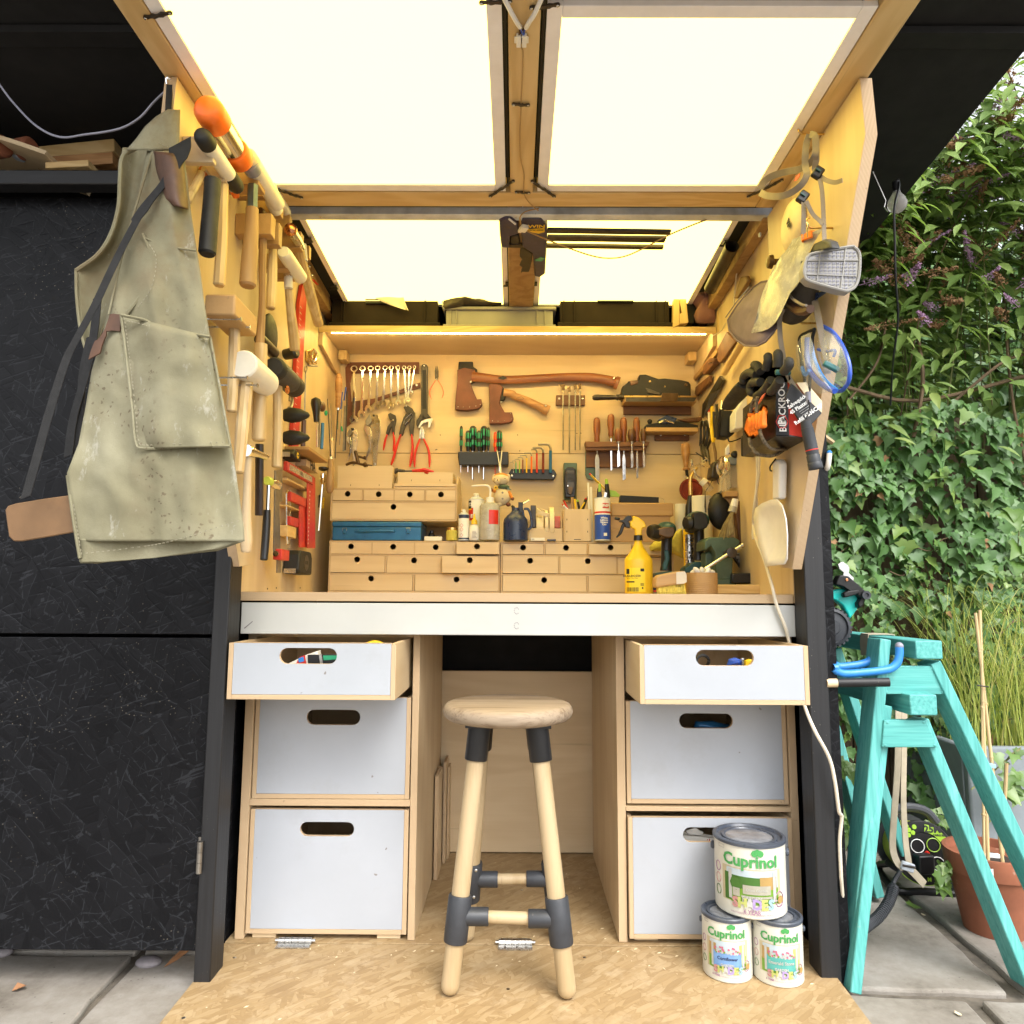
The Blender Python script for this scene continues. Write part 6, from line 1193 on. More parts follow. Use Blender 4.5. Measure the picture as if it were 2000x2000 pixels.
def handle(c,pts,off,r,m,t,name='handle',n=10,flat=1,ex=0):
 P=[lw(c,x,y,off+(ex*i/(len(pts)-1)))for i,(x,y)in enumerate(pts)];rr=[rad(c,p,q)for p,q in zip(P,r if isinstance(r,(list,tuple))else[r]*len(P))]
 k=5;Q=bez(*P,n=k);R_=[rr[min(i//k,len(rr)-1)]*(1-(i%k)/k)+rr[min(i//k+1,len(rr)-1)]*(i%k)/k for i in range(len(Q))]
 e=(Q[-1]-Q[-2]).normalized();Q+=[Q[-1]+e*R_[-1]*.25];R_+=[R_[-1]*.8]
 return t.p(name,B().tube(Q,R_,n,flat=flat,up=(0,1,0)),m)
G5='hammers and mallets on the left wing'
H_=lambda label,cat='mallet',name='mallet':T(name,label,cat,G5)
t=H_('big mallet with orange ends and chrome body at the top of the left wing')
b,P,R_=striker(B(),'B',240,180,116,.072,.052,[(0,.60),(.06,.82),(.2,.97),(.4,1),(1,1)]);t.p('face',b,'orange')
Pe=lw('B',462,512,.075);L=Pe.y-P.y;t.p('body',B().lathe(P+V((0,.0525,0)),(0,1,0),[(0,R_*.80),(L-.054,R_*.80)],24),'chrome');t.p('rear_ring',B().lathe(P+V((0,L-.001,0)),(0,1,0),[(0,R_*.93),(.004,R_),(.03,R_),(.04,R_*.9)],24),'orange')
t.p('label',B().prism([P+V((R_*.812*math.cos(a),y_,R_*.812*math.sin(a)))for y_,a in((.10,.9),(.10,.3),(L-.03,.3),(L-.03,.9))],(0,0,.0004)),'paper',smooth=0)
handle('B',[(292,740),(282,900),(265,1100),(250,1290)],.062,[60,60,62,64],'black_rubber',t,'grip',14)
t=H_('white nylon mallet with a round black rubber face, below the big orange mallet')
b,P,R_=striker(B(),'B',198,388,70,.062,.035,[(0,.5),(.1,.8),(.3,.96),(.6,1),(1,1)]);t.p('face',b,'black_rubber');t.p('body',B().lathe(P+V((0,.036,0)),(0,1,0),[(0,R_*.9),(.10,R_*.9)],20),'nylon');t.p('rear_face',B().lathe(P+V((0,.137,0)),(0,1,0),[(0,R_*.95),(.04,R_*.95),(.05,R_*.8)],20),'black_rubber')
handle('B',[(372,745),(366,1000),(358,1250),(340,1530)],.05,[38,38,42,44],'pine_z',t,n=8)
holder('plywood bracket plate holding the black faced mallet near the wing front','B',300,398,612,.066,.016,'birch_x');holder('second plywood bracket plate, lower and further back than the first','B',388,545,752,.060,.018,'birch_x')
t=H_('copper headed mallet whose slim handle slants down behind the apron','mallet');t.p('head',striker(B(),'B',212,660,30,.022,.09,[(0,1),(1,1)])[0],'copper');t.p('ring',striker(B(),'B',222,655,19,.026,.1,[(0,1),(1,1)])[0],'chrome');handle('B',[(205,690),(160,790),(100,900)],.02,[28,30,32],'ash_z',t)
t=H_('slim chrome mallet with a red end poking down between the wooden blocks','mallet');P=lw('B',392,690,.03);Pe=lw('B',448,815,.03);R_=rad('B',P,26);t.p('body',B().tube([P,Pe],R_,12),'chrome');t.p('face',B().tube([Pe,Pe+(Pe-P).normalized()*.018],[R_*1.25,R_*1.05],14),'orange');screw(t,lw('B',432,825,.05),.003)
t=H_('cream faced mallet behind the orange one, with steel shaft and long brown grip','hammer','hammer')
b,P,R_=striker(B(),'B',548,545,66,.085,.03,[(0,.75),(.2,.95),(1,1)]);t.p('face',b,'cream');t.p('body',B().lathe(P+V((0,.031,0)),(0,1,0),[(0,R_),(.17,R_)],20),'nylon');t.p('blue_band',striker(B(),'B',562,612,66,.083,.028)[0],'cable_grey')
handle('B',[(595,780),(592,870),(590,965)],.075,40,'blued_steel',t,'shaft',6);handle('B',[(590,955),(585,1100),(572,1300),(556,1530)],.075,[46,50,58,62],'leather_brown' if False else 'oldwood',t,'grip',14)
holder('large beech block with a slot under the cream and grey mallet','B',640,600,780,.088,.045);holder('beech block low behind the leather hammer grip','B',735,985,1155,.088,.03);holder('stout beech block behind the blue shafted hammer','B',708,700,872,.075,.02)
t=H_('cream nosed mallet with a long tube body in the row along the wing top');b,P,R_=striker(B(),'B',722,885,50,.075,.05,[(0,.6),(.15,.9),(.4,1),(1,1)]);t.p('face',b,'nylon');t.p('body',striker(B(),'B',732,790,40,.058,.12,[(0,1),(1,1)])[0],'nylon');handle('B',[(672,1150),(668,1400),(664,1700),(648,1990)],.06,[30,26,26,33],'oldwood',t,n=8)
holder('beech block holding the cream nosed mallet','B',800,885,1000,.085,.028);holder('narrow beech block with an angled end further along the wing','B',872,995,1110,.07,.022);holder('old beech block under the thick short handle','B',792,1055,1232,.09,.025,'oldwood')
t=H_('short thick wooden handled hammer hung between two longer ones','hammer','hammer');t.p('head',striker(B(),'B',650,965,26,.06,.1,[(0,.8),(.1,1),(1,1)])[0],'bronze');handle('B',[(748,1235),(742,1400),(738,1560),(728,1705)],.058,[30,38,40,36],'ash_z',t,n=10)
t=H_('copper ball faced hammer with a long pale handle tilted toward the bay','hammer','hammer');P=lw('B',880,1115,.085);R_=rad('B',P,50);t.p('head',B().ell(P,(R_,R_*.8,R_),16,10),'copper');t.p('cheek',B().lathe(P+V((0,R_*.5,0)),(0,1,0),[(0,R_*.7),(.05,R_*.75),(.09,R_*.5)],14),'steel')
handle('B',[(930,1190),(965,1350),(1005,1500),(1050,1680),(1090,1825)],.07,[38,36,38,42,38],'ash_z',t,n=10);t.p('sticker',B().lathe(lw('B',968,1280,.07),(.12,0,-1),[(-.02,rad('B',P,38.5)),(.03,rad('B',P,38.5))],12),'paper')
holder('dark beech block under the copper ball hammer','B',955,1120,1255,.09,.03);holder('narrow beech block beside the red rail clamp','B',1020,1230,1330,.07,.02)
t=H_('white nylon faced mallet with a printed handle in the lower row','mallet');b,P,R_=striker(B(),'B',822,1280,54,.08,.15,[(0,.75),(.05,.95),(.1,1),(1,1)]);t.p('head',b,'nylon');handle('B',[(858,1420),(868,1580),(885,1760),(905,1932),(912,2020)],.058,[36,32,36,42,40],'ash_z',t);t.p('sticker',B().lathe(lw('B',862,1440,.058),(.05,0,-1),[(0,rad('B',P,36)),(.045,rad('B',P,34))],12),'paper')
holder('beech block holding the white nylon faced mallet','B',878,1290,1412,.08,.03);holder('beech block with an angled end right of the white mallet','B',938,1385,1490,.075,.02)
t=H_('square headed wooden mallet hung on two nails in the middle of the left wing');P=lw('B',465,1600,.085);Q=lw('B',465,1755,.085);Pb=lw('B',630,1760,.085)
t.p('head',B().bx(WLX+.02,WLX+.085,P.y,Pb.y,Q.z-.004,P.z),'beech_y',.005,seg=3);handle('C',[(188,230),(185,400),(178,600),(170,780)],.052,[34,36,34,32],'ash_z',t)
for x,y in((505,1790),(570,1850)):a=lw('B',x,y,.09);t.p('nail',B().tube([V((WLX+.001,a.y,a.z)),a],.0022,8).lathe(a,(1,0,0),[(0,.005),(.0015,.005)],10),'steel')
t=H_('big white nylon mallet with a thick round head, below the square wooden mallet');P=lw('C',238,485,.075);R_=rad('C',P,92);Pe=lw('C',385,575,.075);t.p('head',B().lathe(P,(0,1,0),[(0,R_*.9),(.004,R_),(Pe.y-P.y,R_*.98),(Pe.y-P.y+.006,R_*.8)],28),'nylon')
for x,y in((265,572),(330,620)):a=lw('C',x,y,.1);t.p('nail',B().tube([V((WLX+.001,a.y,a.z)),a],.002,8).lathe(a,(1,0,0),[(0,.0045),(.0015,.0045)],10),'steel')
handle('C',[(262,590),(248,750),(230,950),(212,1165)],.07,[44,42,40,34],'ash_z',t)
t=H_('thick wooden bat like mallet handle behind the big white head');t.p('head',striker(B(),'C',345,330,40,.05,.10,[(0,.9),(.1,1),(1,1)])[0],'ebony');handle('C',[(352,360),(350,500),(346,750),(341,960)],.062,[40,42,44,44],'ash_z',t,n=12)
t=H_('black rubber mallet with a grey ringed head right of the big white one');b,P,R_=striker(B(),'C',432,505,72,.078,.02,[(0,.8),(.3,.97),(1,1)]);t.p('face',b,'black_rubber');t.p('body',B().lathe(P+V((0,.021,0)),(0,1,0),[(0,R_),(.11,R_)],22),'grey_rubber');t.p('rear_face',B().lathe(P+V((0,.132,0)),(0,1,0),[(0,R_),(.04,R_),(.05,R_*.8)],22),'black_rubber');t.p('eye_ring',B().lathe(lw('C',470,650,.075)+V((.02,-.004,0)),(1,-.2,0),[(0,.010),(.003,.010)],14),'copper')
handle('C',[(458,600),(460,750),(458,950),(453,1130)],.066,[30,32,32,34],'ash_z',t)
one('spoon_trowel','black oval smoothing tool hanging behind the long thin wooden handle','trowel',B().ell(lw('C',410,300,.05),(.012,.05,.052),16,10),'iron')
for i,(y,lab)in enumerate(((808,'upper black rubber cone peg behind the black mallet handle'),(950,'lower black rubber cone peg behind the black mallet handle'))):P=lw('C',500,y,.0);R_=rad('C',P,50);one('rubber_cone',lab,'peg',B().lathe(V((WLX,P.y,P.z)),(1,0,0),[(0,R_*.75),(.02,R_),(.045,R_*.85),(.07,R_*.35),(.074,R_*.1)],16),'black_rubber')
one('rosewood_stick','dark striped rosewood stick hanging upright below the thick handle','stick',B().tube([lw('C',345,990,.04),lw('C',342,1440,.04)],rad('C',lw('C',345,1200,.04),26),8),'ebony',.001)
t=H_('pale wooden hammer with a small round steel head, hanging lowest on the left wing','hammer','hammer');P=lw('C',272,1035,.05);R_=rad('C',P,40);t.p('head',B().lathe(P+V((0,-.01,0)),(.25,1,0),[(0,R_*.95),(.006,R_),(.05,R_*.55),(.08,R_*.55)],18),'chrome');handle('C',[(272,1060),(268,1250),(262,1450),(262,1600),(260,1665)],.048,[24,24,30,38,30],'birch_z',t,n=12)
t=H_('small chrome hammer with yellow plastic face and black grip, low on the left wing','hammer','hammer');b,P,R_=striker(B(),'C',390,1220,30,.045,.02,[(0,.8),(.2,1),(1,1)]);t.p('face',b,'lime_dull');t.p('head',B().lathe(P+V((0,.021,0)),(0,1,0),[(0,R_*.8),(.02,R_*.8),(.025,R_*1.05),(.06,R_*1.05)],18),'chrome');handle('C',[(400,1250),(397,1330),(394,1410)],.048,15,'chrome',t,'shaft',10);handle('C',[(392,1405),(388,1500),(380,1620),(372,1715)],.05,[22,25,25,24],'black_plastic',t,'grip',12)
IW=LX-WLX
def li(c,x,y,off=.01):return at(c,x,y,0,LX+off)
pl_=lambda c,off,*p:[at(c,x,y,0,LX+off)for x,y in p]
one('track_rule','long red aluminium rule hanging the full height of the left inner wall','rule',B().prism(pl_('C',.014,(615,-10),(655,-35),(640,100),(590,1010),(550,1015),(598,100)),(-.012,0,0)),'red_paint',.001)
b=B()
for i in range(22):y=120+i*40;b.bx(*[v for v in(li('C',606-i*2.05,y,.0145).x,li('C',606-i*2.05,y,.0150).x)],li('C',600-i*2.05,y,.015).y,li('C',612-i*2.05,y,.015).y,li('C',600,y+3,.015).z,li('C',600,y,.015).z)
one('rule_marks','row of pale graduation dots along the long red rule','markings',b,'paper',kind='stuff',smooth=0)
t=T('rail_clamp','red slotted clamp plates at the top of the long red rule','clamp');t.p('plate',B().prism(pl_('B',.03,(1010,1420),(1050,1340),(1085,1360),(1105,1390),(1105,1470),(1085,1520),(1050,1500)),(-.006,0,0)),'red_paint',.001);t.p('rail',B().prism(pl_('B',.036,(1040,1490),(1058,1490),(1095,1535),(1078,1530)),(-.004,0,0)),'red',.0006);t.p('bolt',B().ell(li('B',1022,1392,.034),.005,8,6),'chrome');t.p('bolt',B().ell(li('B',1040,1458,.036),.005,8,6),'chrome')
one('steel_square','long grey steel rule hanging at the back edge of the left wing','rule',B().prism([lw('C',x,y,.012)for x,y in((445,1155),(490,1150),(488,1350),(470,1355),(478,1690),(437,1690))],(-.004,0,0)),'dull_steel',.0006)
t=T('rule_stop','small red stop clamped on the foot of the long grey rule','clamp');a=lw('C',478,1685,.016);t.p('body',B().bx(a.x-.012,a.x+.012,a.y-.03,a.y+.04,a.z-.016,a.z+.014),'red_paint',.002);t.p('knob',B().lathe(a+V((.0,-.034,0)),(0,-1,0),[(0,.008),(.010,.008)],12),'chrome');t.p('tail',B().prism([lw('C',x,y,.012)for x,y in((458,1715),(482,1715),(478,1800),(455,1800))],(-.003,0,0)),'dull_steel')
t=T('divider_caliper','thin steel spring dividers hanging beside the red squares','dividers');P=pl_('C',.02,(512,1300),(520,1278),(532,1280),(540,1330),(535,1450),(525,1640));t.p('leg',B().tube(bez(*P,n=4),.0028,6),'chrome');P=pl_('C',.026,(512,1300),(514,1450),(516,1560),(520,1645));t.p('leg',B().tube(bez(*P,n=4),.0026,6),'chrome');t.p('wheel',B().lathe(li('C',527,1632,.03),(1,0,0),[(-.004,.007),(.004,.007)],10),'chrome')
def redsq(label,x0,x1,y0,y1,bx0,bx1,by,off,txt=None):
 t=T('marking_square',label,'square','red squares on wooden ledges');a,m,e=li('C',x0,y0,off),li('C',x0+12,y1,off),li('C',x1,y0,off)
 za,zb=li('C',(x0+x1)/2,(y0+y1)/2-20,off).z+.004,li('C',(x0+x1)/2,(y0+y1)/2+20,off).z-.004
 t.p('stock',B().bx(LX+off-.012,LX+off,a.y,e.y,zb,za),'red_paint',.002);q=pl_('C',off-.008,(bx0,y1-40),(bx1,y1-40),(bx1,by),(bx0,by));t.p('blade',B().prism(q,(.003,0,0)),'red_paint',.0006)
 if txt:
  yc=(a.y+e.y)/2;t.p('scale_plate',B().bx(LX+off,LX+off+.0006,a.y+.02,e.y-.02,(za+zb)/2-.009,(za+zb)/2+.009),'steel',smooth=0);b=B();lettering(b,txt,.014,(LX+off+.0007,yc,(za+zb)/2),(0,1,0),(0,0,1));t.p('lettering',b,'black_ink',smooth=0)
 return t
redsq('large dark red marking square with a steel name plate, upper of three',520,690,1110,1240,640,690,1645,.045,'1281');redsq('medium red marking square with round holes, middle of three',545,640,1310,1370,590,636,1640,.038);redsq('small red marking square, lowest of three',540,592,1465,1495,588,600,1630,.034)
b=B()
for i in range(14):q=li('C',662-i*.9,1290+i*25,.0405);b.ell(q,(.0008,.003,.003),6,4)
one('square_marks','row of pale dots on the blade of the large red square','markings',b,'paper',kind='stuff',smooth=0)
for i,(x0,x1,y0,y1)in enumerate(((535,680,1215,1295),(538,636,1372,1440),(538,590,1500,1605))):
 a,e=li('C',x0,y0,.04),li('C',x1,y1,.04);one('ledge_block',('upper','middle','lower')[i]+' small wooden ledge block under a red marking square','wooden block',B().bx(LX+.0005,LX+.032,a.y,e.y,e.z+.01,a.z),'pine_y',.0015,'ledges for red squares')
def tapemeasure(label,x0,x1,y0,y1,off,ym):
 t=T('tape_measure',label,'tape measure');a,e=li('C',x0+(x1-x0)*.4,y0,off),li('C',x1,y1,off);z1,z0=a.z,e.z
 P=[V((LX+.003,y,z))for y,z in((a.y,z0+.012),(a.y+.006,z1-.014),(a.y+.02,z1),(e.y-.015,z1),(e.y,z1-.02),(e.y,z0),(a.y+.01,z0))];t.p('case',B().prism(P,(off,0,0)),'black_rubber',.006,seg=3)
 c=V((LX+off+.003,(a.y+e.y)/2+.004,(z0+z1)/2));R_=min(z1-z0,e.y-a.y)*.34;t.p('badge',B().lathe(c,(1,0,0),[(0,R_),(.001,R_*.95)],18),'yellow' if ym else 'dark_steel')
 t.p('badge_print',B().bx(c.x+.0011,c.x+.0015,c.y-R_*.6,c.y+R_*.6,c.z-R_*.2,c.z+R_*.25),'black_ink',smooth=0);t.p('hook',B().bx(LX+.008,LX+off-.006,a.y-.004,a.y-.001,z0+.002,z0+.016),'steel');return t
tapemeasure('small black tape measure with a yellow badge above the red squares',520,600,1015,1105,.042,True);tapemeasure('big black tape measure hanging lowest on the left inner wall',540,668,1655,1815,.05,False)
t=T('lettered_block','plywood block with two black letters beside the tape measure','block');a,e=li('C',640,1085,.035),li('C',715,1175,.035);t.p('block',B().bx(LX+.001,LX+.035,a.y,e.y,e.z,a.z,1,'x'),['birch_y','plyedge_z'],.0008);b=B();lettering(b,'HA',.045,(LX+.0352,(a.y+e.y)/2,(a.z+e.z)/2),(0,1,0),(0,0,1),.001);t.p('lettering',b,'black_ink',smooth=0)
t=T('awl','black bulb handled awl standing in a small wooden ledge','awl');P=li('C',702,850,.05);H=li('C',690,680,.05).z-P.z;R_=rad('C',P,33);t.p('handle',B().lathe(P,(-.06,0,1),[(0,R_*.5),(H*.2,R_*.55),(H*.45,R_*.7),(H*.75,R_),(H*.92,R_*.85),(H,R_*.3)],14),'black_plastic');t.p('blade',B().tube(pl_('C',.05,(706,850),(703,1010)),.003,8),'chrome')
t=T('gimlet','brown handled gimlet beside the black awl','gimlet');t.p('handle',B().ell(li('C',738,755,.05),(.012,.018,.018),12,8),'walnut');t.p('blade',B().tube(pl_('C',.05,(722,770),(718,1010)),.003,8),'dull_steel');t.p('ring',B().ell(li('C',762,795,.05),(.006,.005,.010),8,6),'green')
one('craft_knife','slim blue handled knife standing in the small wooden ledge','knife',B().tube(pl_('C',.05,(742,858),(735,1020)),.006,6),'blue_metal')
a,e=li('C',655,1025,.075),li('C',775,1090,.075);one('ledge_holder','wooden ledge block holding awl, gimlet and blue knife','tool holder',B().bx(LX+.0005,LX+.075,a.y,e.y,e.z,a.z),'beech_y',.002)
t=T('burnisher','brass collared steel burnisher with a dark round top hanging by the small organiser','burnisher');g=Pl('C','y',2.47);t.p('top',B().lathe(g(745,1160),(0,0,1),[(0,.006),(.006,.019),(.012,.019),(.015,.008)],18),'ebony');t.p('ferrule',B().lathe(g(741,1245),(.05,0,1),[(0,.005),(.012,.0085),(.018,.0085),(.02,.007),(.034,.0075)],14),'brass');t.p('shaft',B().tube(g.l((740,1245),(716,1535)),.004,10),'chrome');t.p('collar',B().lathe(g(741,1205),(0,0,1),[(0,.0085),(.016,.0085)],12),'chrome')
t=T('box_latch','small chrome lock and key fixed high on the left inner wall','latch');t.p('plate',B().prism(pl_('C',.008,(645,400),(690,390),(708,440),(705,490),(665,490),(645,470)),(-.006,0,0)),'brass',.002);t.p('key',B().tube(bez(*pl_('C',.03,(685,392),(705,425),(690,470),(672,450),(680,410)),n=4),.0028,6),'chrome');t.p('hasp',B().tube(pl_('C',.03,(650,495),(705,500)),.0035,8),'dull_steel')
t=T('long_skewer','long thin rod with a loop at its top hanging right of the red rule','rod');t.p('rod',B().tube(pl_('C',.02,(634,545),(626,850)),.0024,6),'dull_steel');t.p('handle',B().tube(pl_('C',.02,(624,840),(615,1060)),.008,6),'walnut');t.p('loop',B().tube(bez(*pl_('C',.02,(634,545),(628,520),(636,495),(644,515),(634,548)),n=3),.002,6),'dull_steel')
t=T('small_hooks','bunch of small steel hooks hung between the black mallet and the red rule','hooks')
for i,(x,y0,y1)in enumerate(((535,515,720),(552,540,640),(528,660,760))):t.p('hook',B().tube(bez(*pl_('C',.03+.006*i,(x,y0),(x+22,y0+35),(x+20,y0+80),(x+6,y0+110),(x,y1)),n=4),.0045,6),'dull_steel')
one('black_plug','short black plug hung beside the tilted hammer handle','plug',B().lathe(li('C',540,420,.03),(1,-.3,.1),[(-.02,.016),(.018,.018),(.024,.012)],12),'black_plastic')
g=Pl('C','y',2.62)
def fileh(label,x,y0,y1,yb_,r,hm,sm,yd,up=False,bw=9):
 g=Pl('C','y',yd);t=T('file',label,'file','files hung in the back left corner');a=g(x,y1 if not up else y0);H=abs(g(x,y0).z-g(x,y1).z);R_=wid('C',r,yd);s_=1 if not up else-1
 t.p('handle',B().lathe(a,(0,0,s_),[(0,R_*.6),(H*.1,R_*.7),(H*.3,R_*.75),(H*.65,R_),(H*.9,R_*.9),(H,R_*.5)],12),hm);t.p('ferrule',B().lathe(a-V((0,0,.008*s_)),(0,0,s_),[(0,R_*.55),(.012,R_*.62)],12),'chrome');w2=wid('C',bw,yd);t.p('blade',B().tube([a,V((g(yb_[0],yb_[1]).x,yd,g(*yb_).z))],[w2,w2*.6],4,flat=.5),sm)
fileh('tall wooden handled file hung handle up in the back left corner',838,548,765,(820,1080),24,'hickory_x','dark_steel',2.62);fileh('rusty file hung blade up with its wooden handle at the small organiser',793,1085,1298,(772,705),27,'oldwood','dark_steel',2.48,True,8)
fileh('pale wooden handled rasp between the two longer files',800,965,1085,(792,735),15,'birch_z','dull_steel',2.56,True,6)
g=Pl('D','y',2.68)
for lab,x0,y0,x1,y1,w_,m in(('dark steel file blade hanging left of the leather rack',185,1080,165,1640,12,'dark_steel'),('thin dull steel strip in the back left corner',140,1180,112,1590,8,'dull_steel'),('wide grey steel scraper in the back left corner',165,1220,150,1650,20,'dull_steel')):a,e=g(x0,y0),g(x1,y1);one('steel_strip',lab,'steel strip',B().beam(a,e,wid('D',w_,2.68),.003,(1,0,0)),m,.0005,'steel strips in the back left corner')
g=Pl('D','y',2.66)
for lab,p,q,r,m in(('upper blue pen clipped in the back left corner',(172,1045),(155,1170),8,'blue_plastic'),('lower blue pen clipped in the back left corner',(138,1090),(122,1250),8,'blue_plastic'),('small green tag low in the back left corner',(130,1415),(138,1460),9,'green'),('thin green strip beside the file in the back left corner',(95,1360),(92,1440),5,'green')):one('pen',lab,'pen',B().tube([g(*p),g(*q)],wid('D',r,2.66),6),m,.0004,'coloured pens in the back left corner')
t=T('flat_brush','small black brush with a yellow edge hung beside the burnisher','brush');g=Pl('C','y',2.56);t.p('head',B().prism(g.l((680,1310),(722,1308),(715,1390),(678,1385)),(0,.02,0)),'black_rubber',.003);t.p('edge',B().prism(g.l((742,1325),(752,1325),(745,1395),(738,1392)),(0,.01,0)),'yellow',.001)
b=B();[b.ell(li('C',x,y,.0005),(.0012,.003,.003),6,4)for x,y in((395,1900),(450,1895),(600,1895))];
one('screw_hole','three dark screw holes low on the left inner wall','holes',b,'black_ink',kind='stuff')
def rw(c,x,y,off):return at(c,x,y,0,WRX-off)
rl=lambda c,off,*p:[at(c,x,y,0,WRX-(o[0]if(o:=p_[2:])else off))for p_ in p for x,y in(p_[:2],)]
def hook(label,p,L,name='cup_hook',turn=.012):
 t=T(name,label,'hook','hooks screwed into the right wing');a=V((WRX+.001,p.y,p.z));e=V((WRX-L,p.y,p.z));k=[a,e]+[e+V((-turn*math.sin(q),0,turn*(1-math.cos(q))))for q in(.5,1.1,1.7,2.3,2.8)]
 k=[a,e]+[e+V((-turn*math.sin(q),0,-turn*(1-math.cos(q))))for q in(.0,)]+[e+V((-turn*math.sin(q),0,turn*(1-math.cos(q))))for q in(.6,1.2,1.8,2.4,2.9)]
 t.p('hook',B().tube(k,.0023,8),'brass');return t
hook('brass hook at the top of the right wing carrying the respirator harness',rw('I',1400,297,0),.045);hook('brass hook in the middle of the right wing behind the orange clip',rw('I',1480,1185,0),.045);hook('lone screw hook near the hatch on the right wing',rw('S',308,420,0),.03)
hook('white hook above the goggles carrying the torch lanyard',rw('J',1320,345,0),.03)
t=T('respirator','half mask respirator with grey ribbed filter and tangled grey straps on the right wing','respirator')
def strap(c,pts,w_,off=.05,nm='strap',m='strap_grey',side=None):
 P=bez(*[at(c,p[0],p[1],0,WRX-(p[2]if len(p)>2 else off))for p in pts],n=6);N=len(P);W=[]
 for i in range(N):
  tg=(P[min(i+1,N-1)]-P[max(i-1,0)]).normalized();vw=(P[i]-O0).normalized();s_=tg.cross(vw);s_=s_.normalized()if s_.length>1e-6 else V((0,0,1));s_=(s_+vw*(side or .25)).normalized();W.append(s_*rad(c,P[i],w_/2))
 return t.p(nm,B().strip(P,W,.0014),m,smooth=60)
strap('I',[(1262,300,.05),(1235,380,.055),(1222,480,.06),(1222,600,.06),(1235,680,.065),(1190,770,.075),(1090,850,.09),(980,885,.105),(860,880,.115),(795,850,.12)],62)
strap('I',[(1262,300,.05),(1310,320,.045),(1320,420,.045),(1312,500,.048),(1260,575,.05),(1160,630,.06),(1040,655,.075),(920,690,.095),(840,740,.11),(790,820,.12)],62)
strap('I',[(1325,440,.042),(1325,540,.042),(1310,620,.042),(1330,660,.042)],55)
for c,pts in(('I',(1338,665,.045)),('I',(1195,895,.08))):
 q=rw(*((c,)+pts));t.p('buckle',B().obox(q,(.020,.012,.026),Matrix.Rotation(.6,3,'Y')),'black_plastic',.003);t.p('buckle_bar',B().obox(q+V((-.002,-.008,.002)),(.012,.003,.004),Matrix.Rotation(.6,3,'Y')),'drill_teal')
strap('I',[(1350,690,.04),(1420,735,.035),(1500,755,.03),(1570,735,.028)],42);strap('I',[(1360,720,.042),(1380,850,.042),(1392,1050,.044),(1402,1310,.05)],40);strap('I',[(1205,930,.08),(1206,1080,.08),(1202,1240,.08)],42)
strap('I',[(1230,930,.078),(1290,1050,.065),(1350,1110,.055),(1385,1150,.05)],36)
t.p('face_piece',B().ell(rw('I',1370,1420,.045)+V((0,.06,0)),(.026,.04,.026),16,10).prism(rl('I',.055,(1300,1330),(1390,1290),(1440,1310),(1465,1380),(1250,1420)),(.02,0,0)),'grey_rubber',.004)
t.p('face_piece',B().ell(rw('J',1230,40,.05)+V((0,.05,0)),(.022,.04,.026),14,10),'black_rubber')
FY=rw('I',1470,1560,.02).y-.035;g=Pl('I','y',FY)
OL=[(1250,1440),(1290,1420),(1640,1355),(1690,1362),(1730,1400),(1745,1470),(1735,1640),(1700,1740),(1640,1780),(1560,1775),(1260,1690),(1210,1640),(1200,1570),(1225,1470)]
fb=t.p('filter_body',B().prism(g.l(*OL),(0,.028,0)),'filter_grey',.006,seg=3)
cx_,cy_=1472,1570
def ins(k):return[(cx_+(x-cx_)*k,cy_+(y-cy_)*k)for x,y in OL]
b=B();P=bez(*(g.l(*(ins(.97)+[ins(.97)[0]]),off=-.001)),n=3);b.tube(P[:-1],rad('I',P[0],14),6,True);t.p('filter_rim',b,'filter_grey',under=fb)
b=B()
def seg_(x0,y0,x1,y1,r):b.tube(g.l((x0,y0),(x1,y1),off=-.002),rad('I',g(cx_,cy_),r),4)
seg_(1232,1490,1720,1488,7);seg_(1222,1620,1705,1640,7);seg_(1362,1415,1330,1695,7);seg_(1605,1375,1555,1765,7);t.p('filter_rib',b,'filter_grey',under=fb)
def insideOL(x,y):
 q=ins(.93);c=False;j=len(q)-1
 for i in range(len(q)):
  if(q[i][1]>y)!=(q[j][1]>y)and x<(q[j][0]-q[i][0])*(y-q[i][1])/(q[j][1]-q[i][1])+q[i][0]:c=not c
  j=i
 return c
b=B()
for r_ in range(11):
 for k_ in range(13):
  x,y=1245+k_*39+(r_%1),1405+r_*33+(6 if r_>2 else 0)
  if insideOL(x,y)and insideOL(x+22,y+16):b.prism(g.l((x,y),(x+24,y+1),(x+24,y+7),(x+8,y+7),(x+8,y+18),(x,y+18),off=-.0016),(0,.0016,0));b.prism(g.l((x+11,y+10),(x+24,y+10),(x+24,y+18),(x+11,y+18),off=-.0004),(0,.0004,0))
t.p('filter_grid',b,'dull_steel' if False else 'cable_grey',under=fb,smooth=0,kind='stuff')
strap('J',[(1290,50,.03),(1330,220,.03),(1375,450,.032),(1410,640,.035),(1430,700,.035)],58,m='webbing' if False else 'strap_grey');strap('J',[(1430,700,.036),(1432,780,.036),(1428,820,.036)],62,m='filter_grey')
strap('J',[(1010,210,.085),(980,300,.085),(985,480,.085),(1010,640,.08),(1040,790,.075),(1090,900,.065),(1160,1000,.055),(1210,1070,.045)],46)
for x,y,o in((1465,755,.045),(1010,808,.09)):q=rw('J',x,y,o);t.p('buckle',B().obox(q,(.034,.010,.012),Matrix.Rotation(.5 if x>1200 else 0,3,'Y')),'teal_dark',.003)
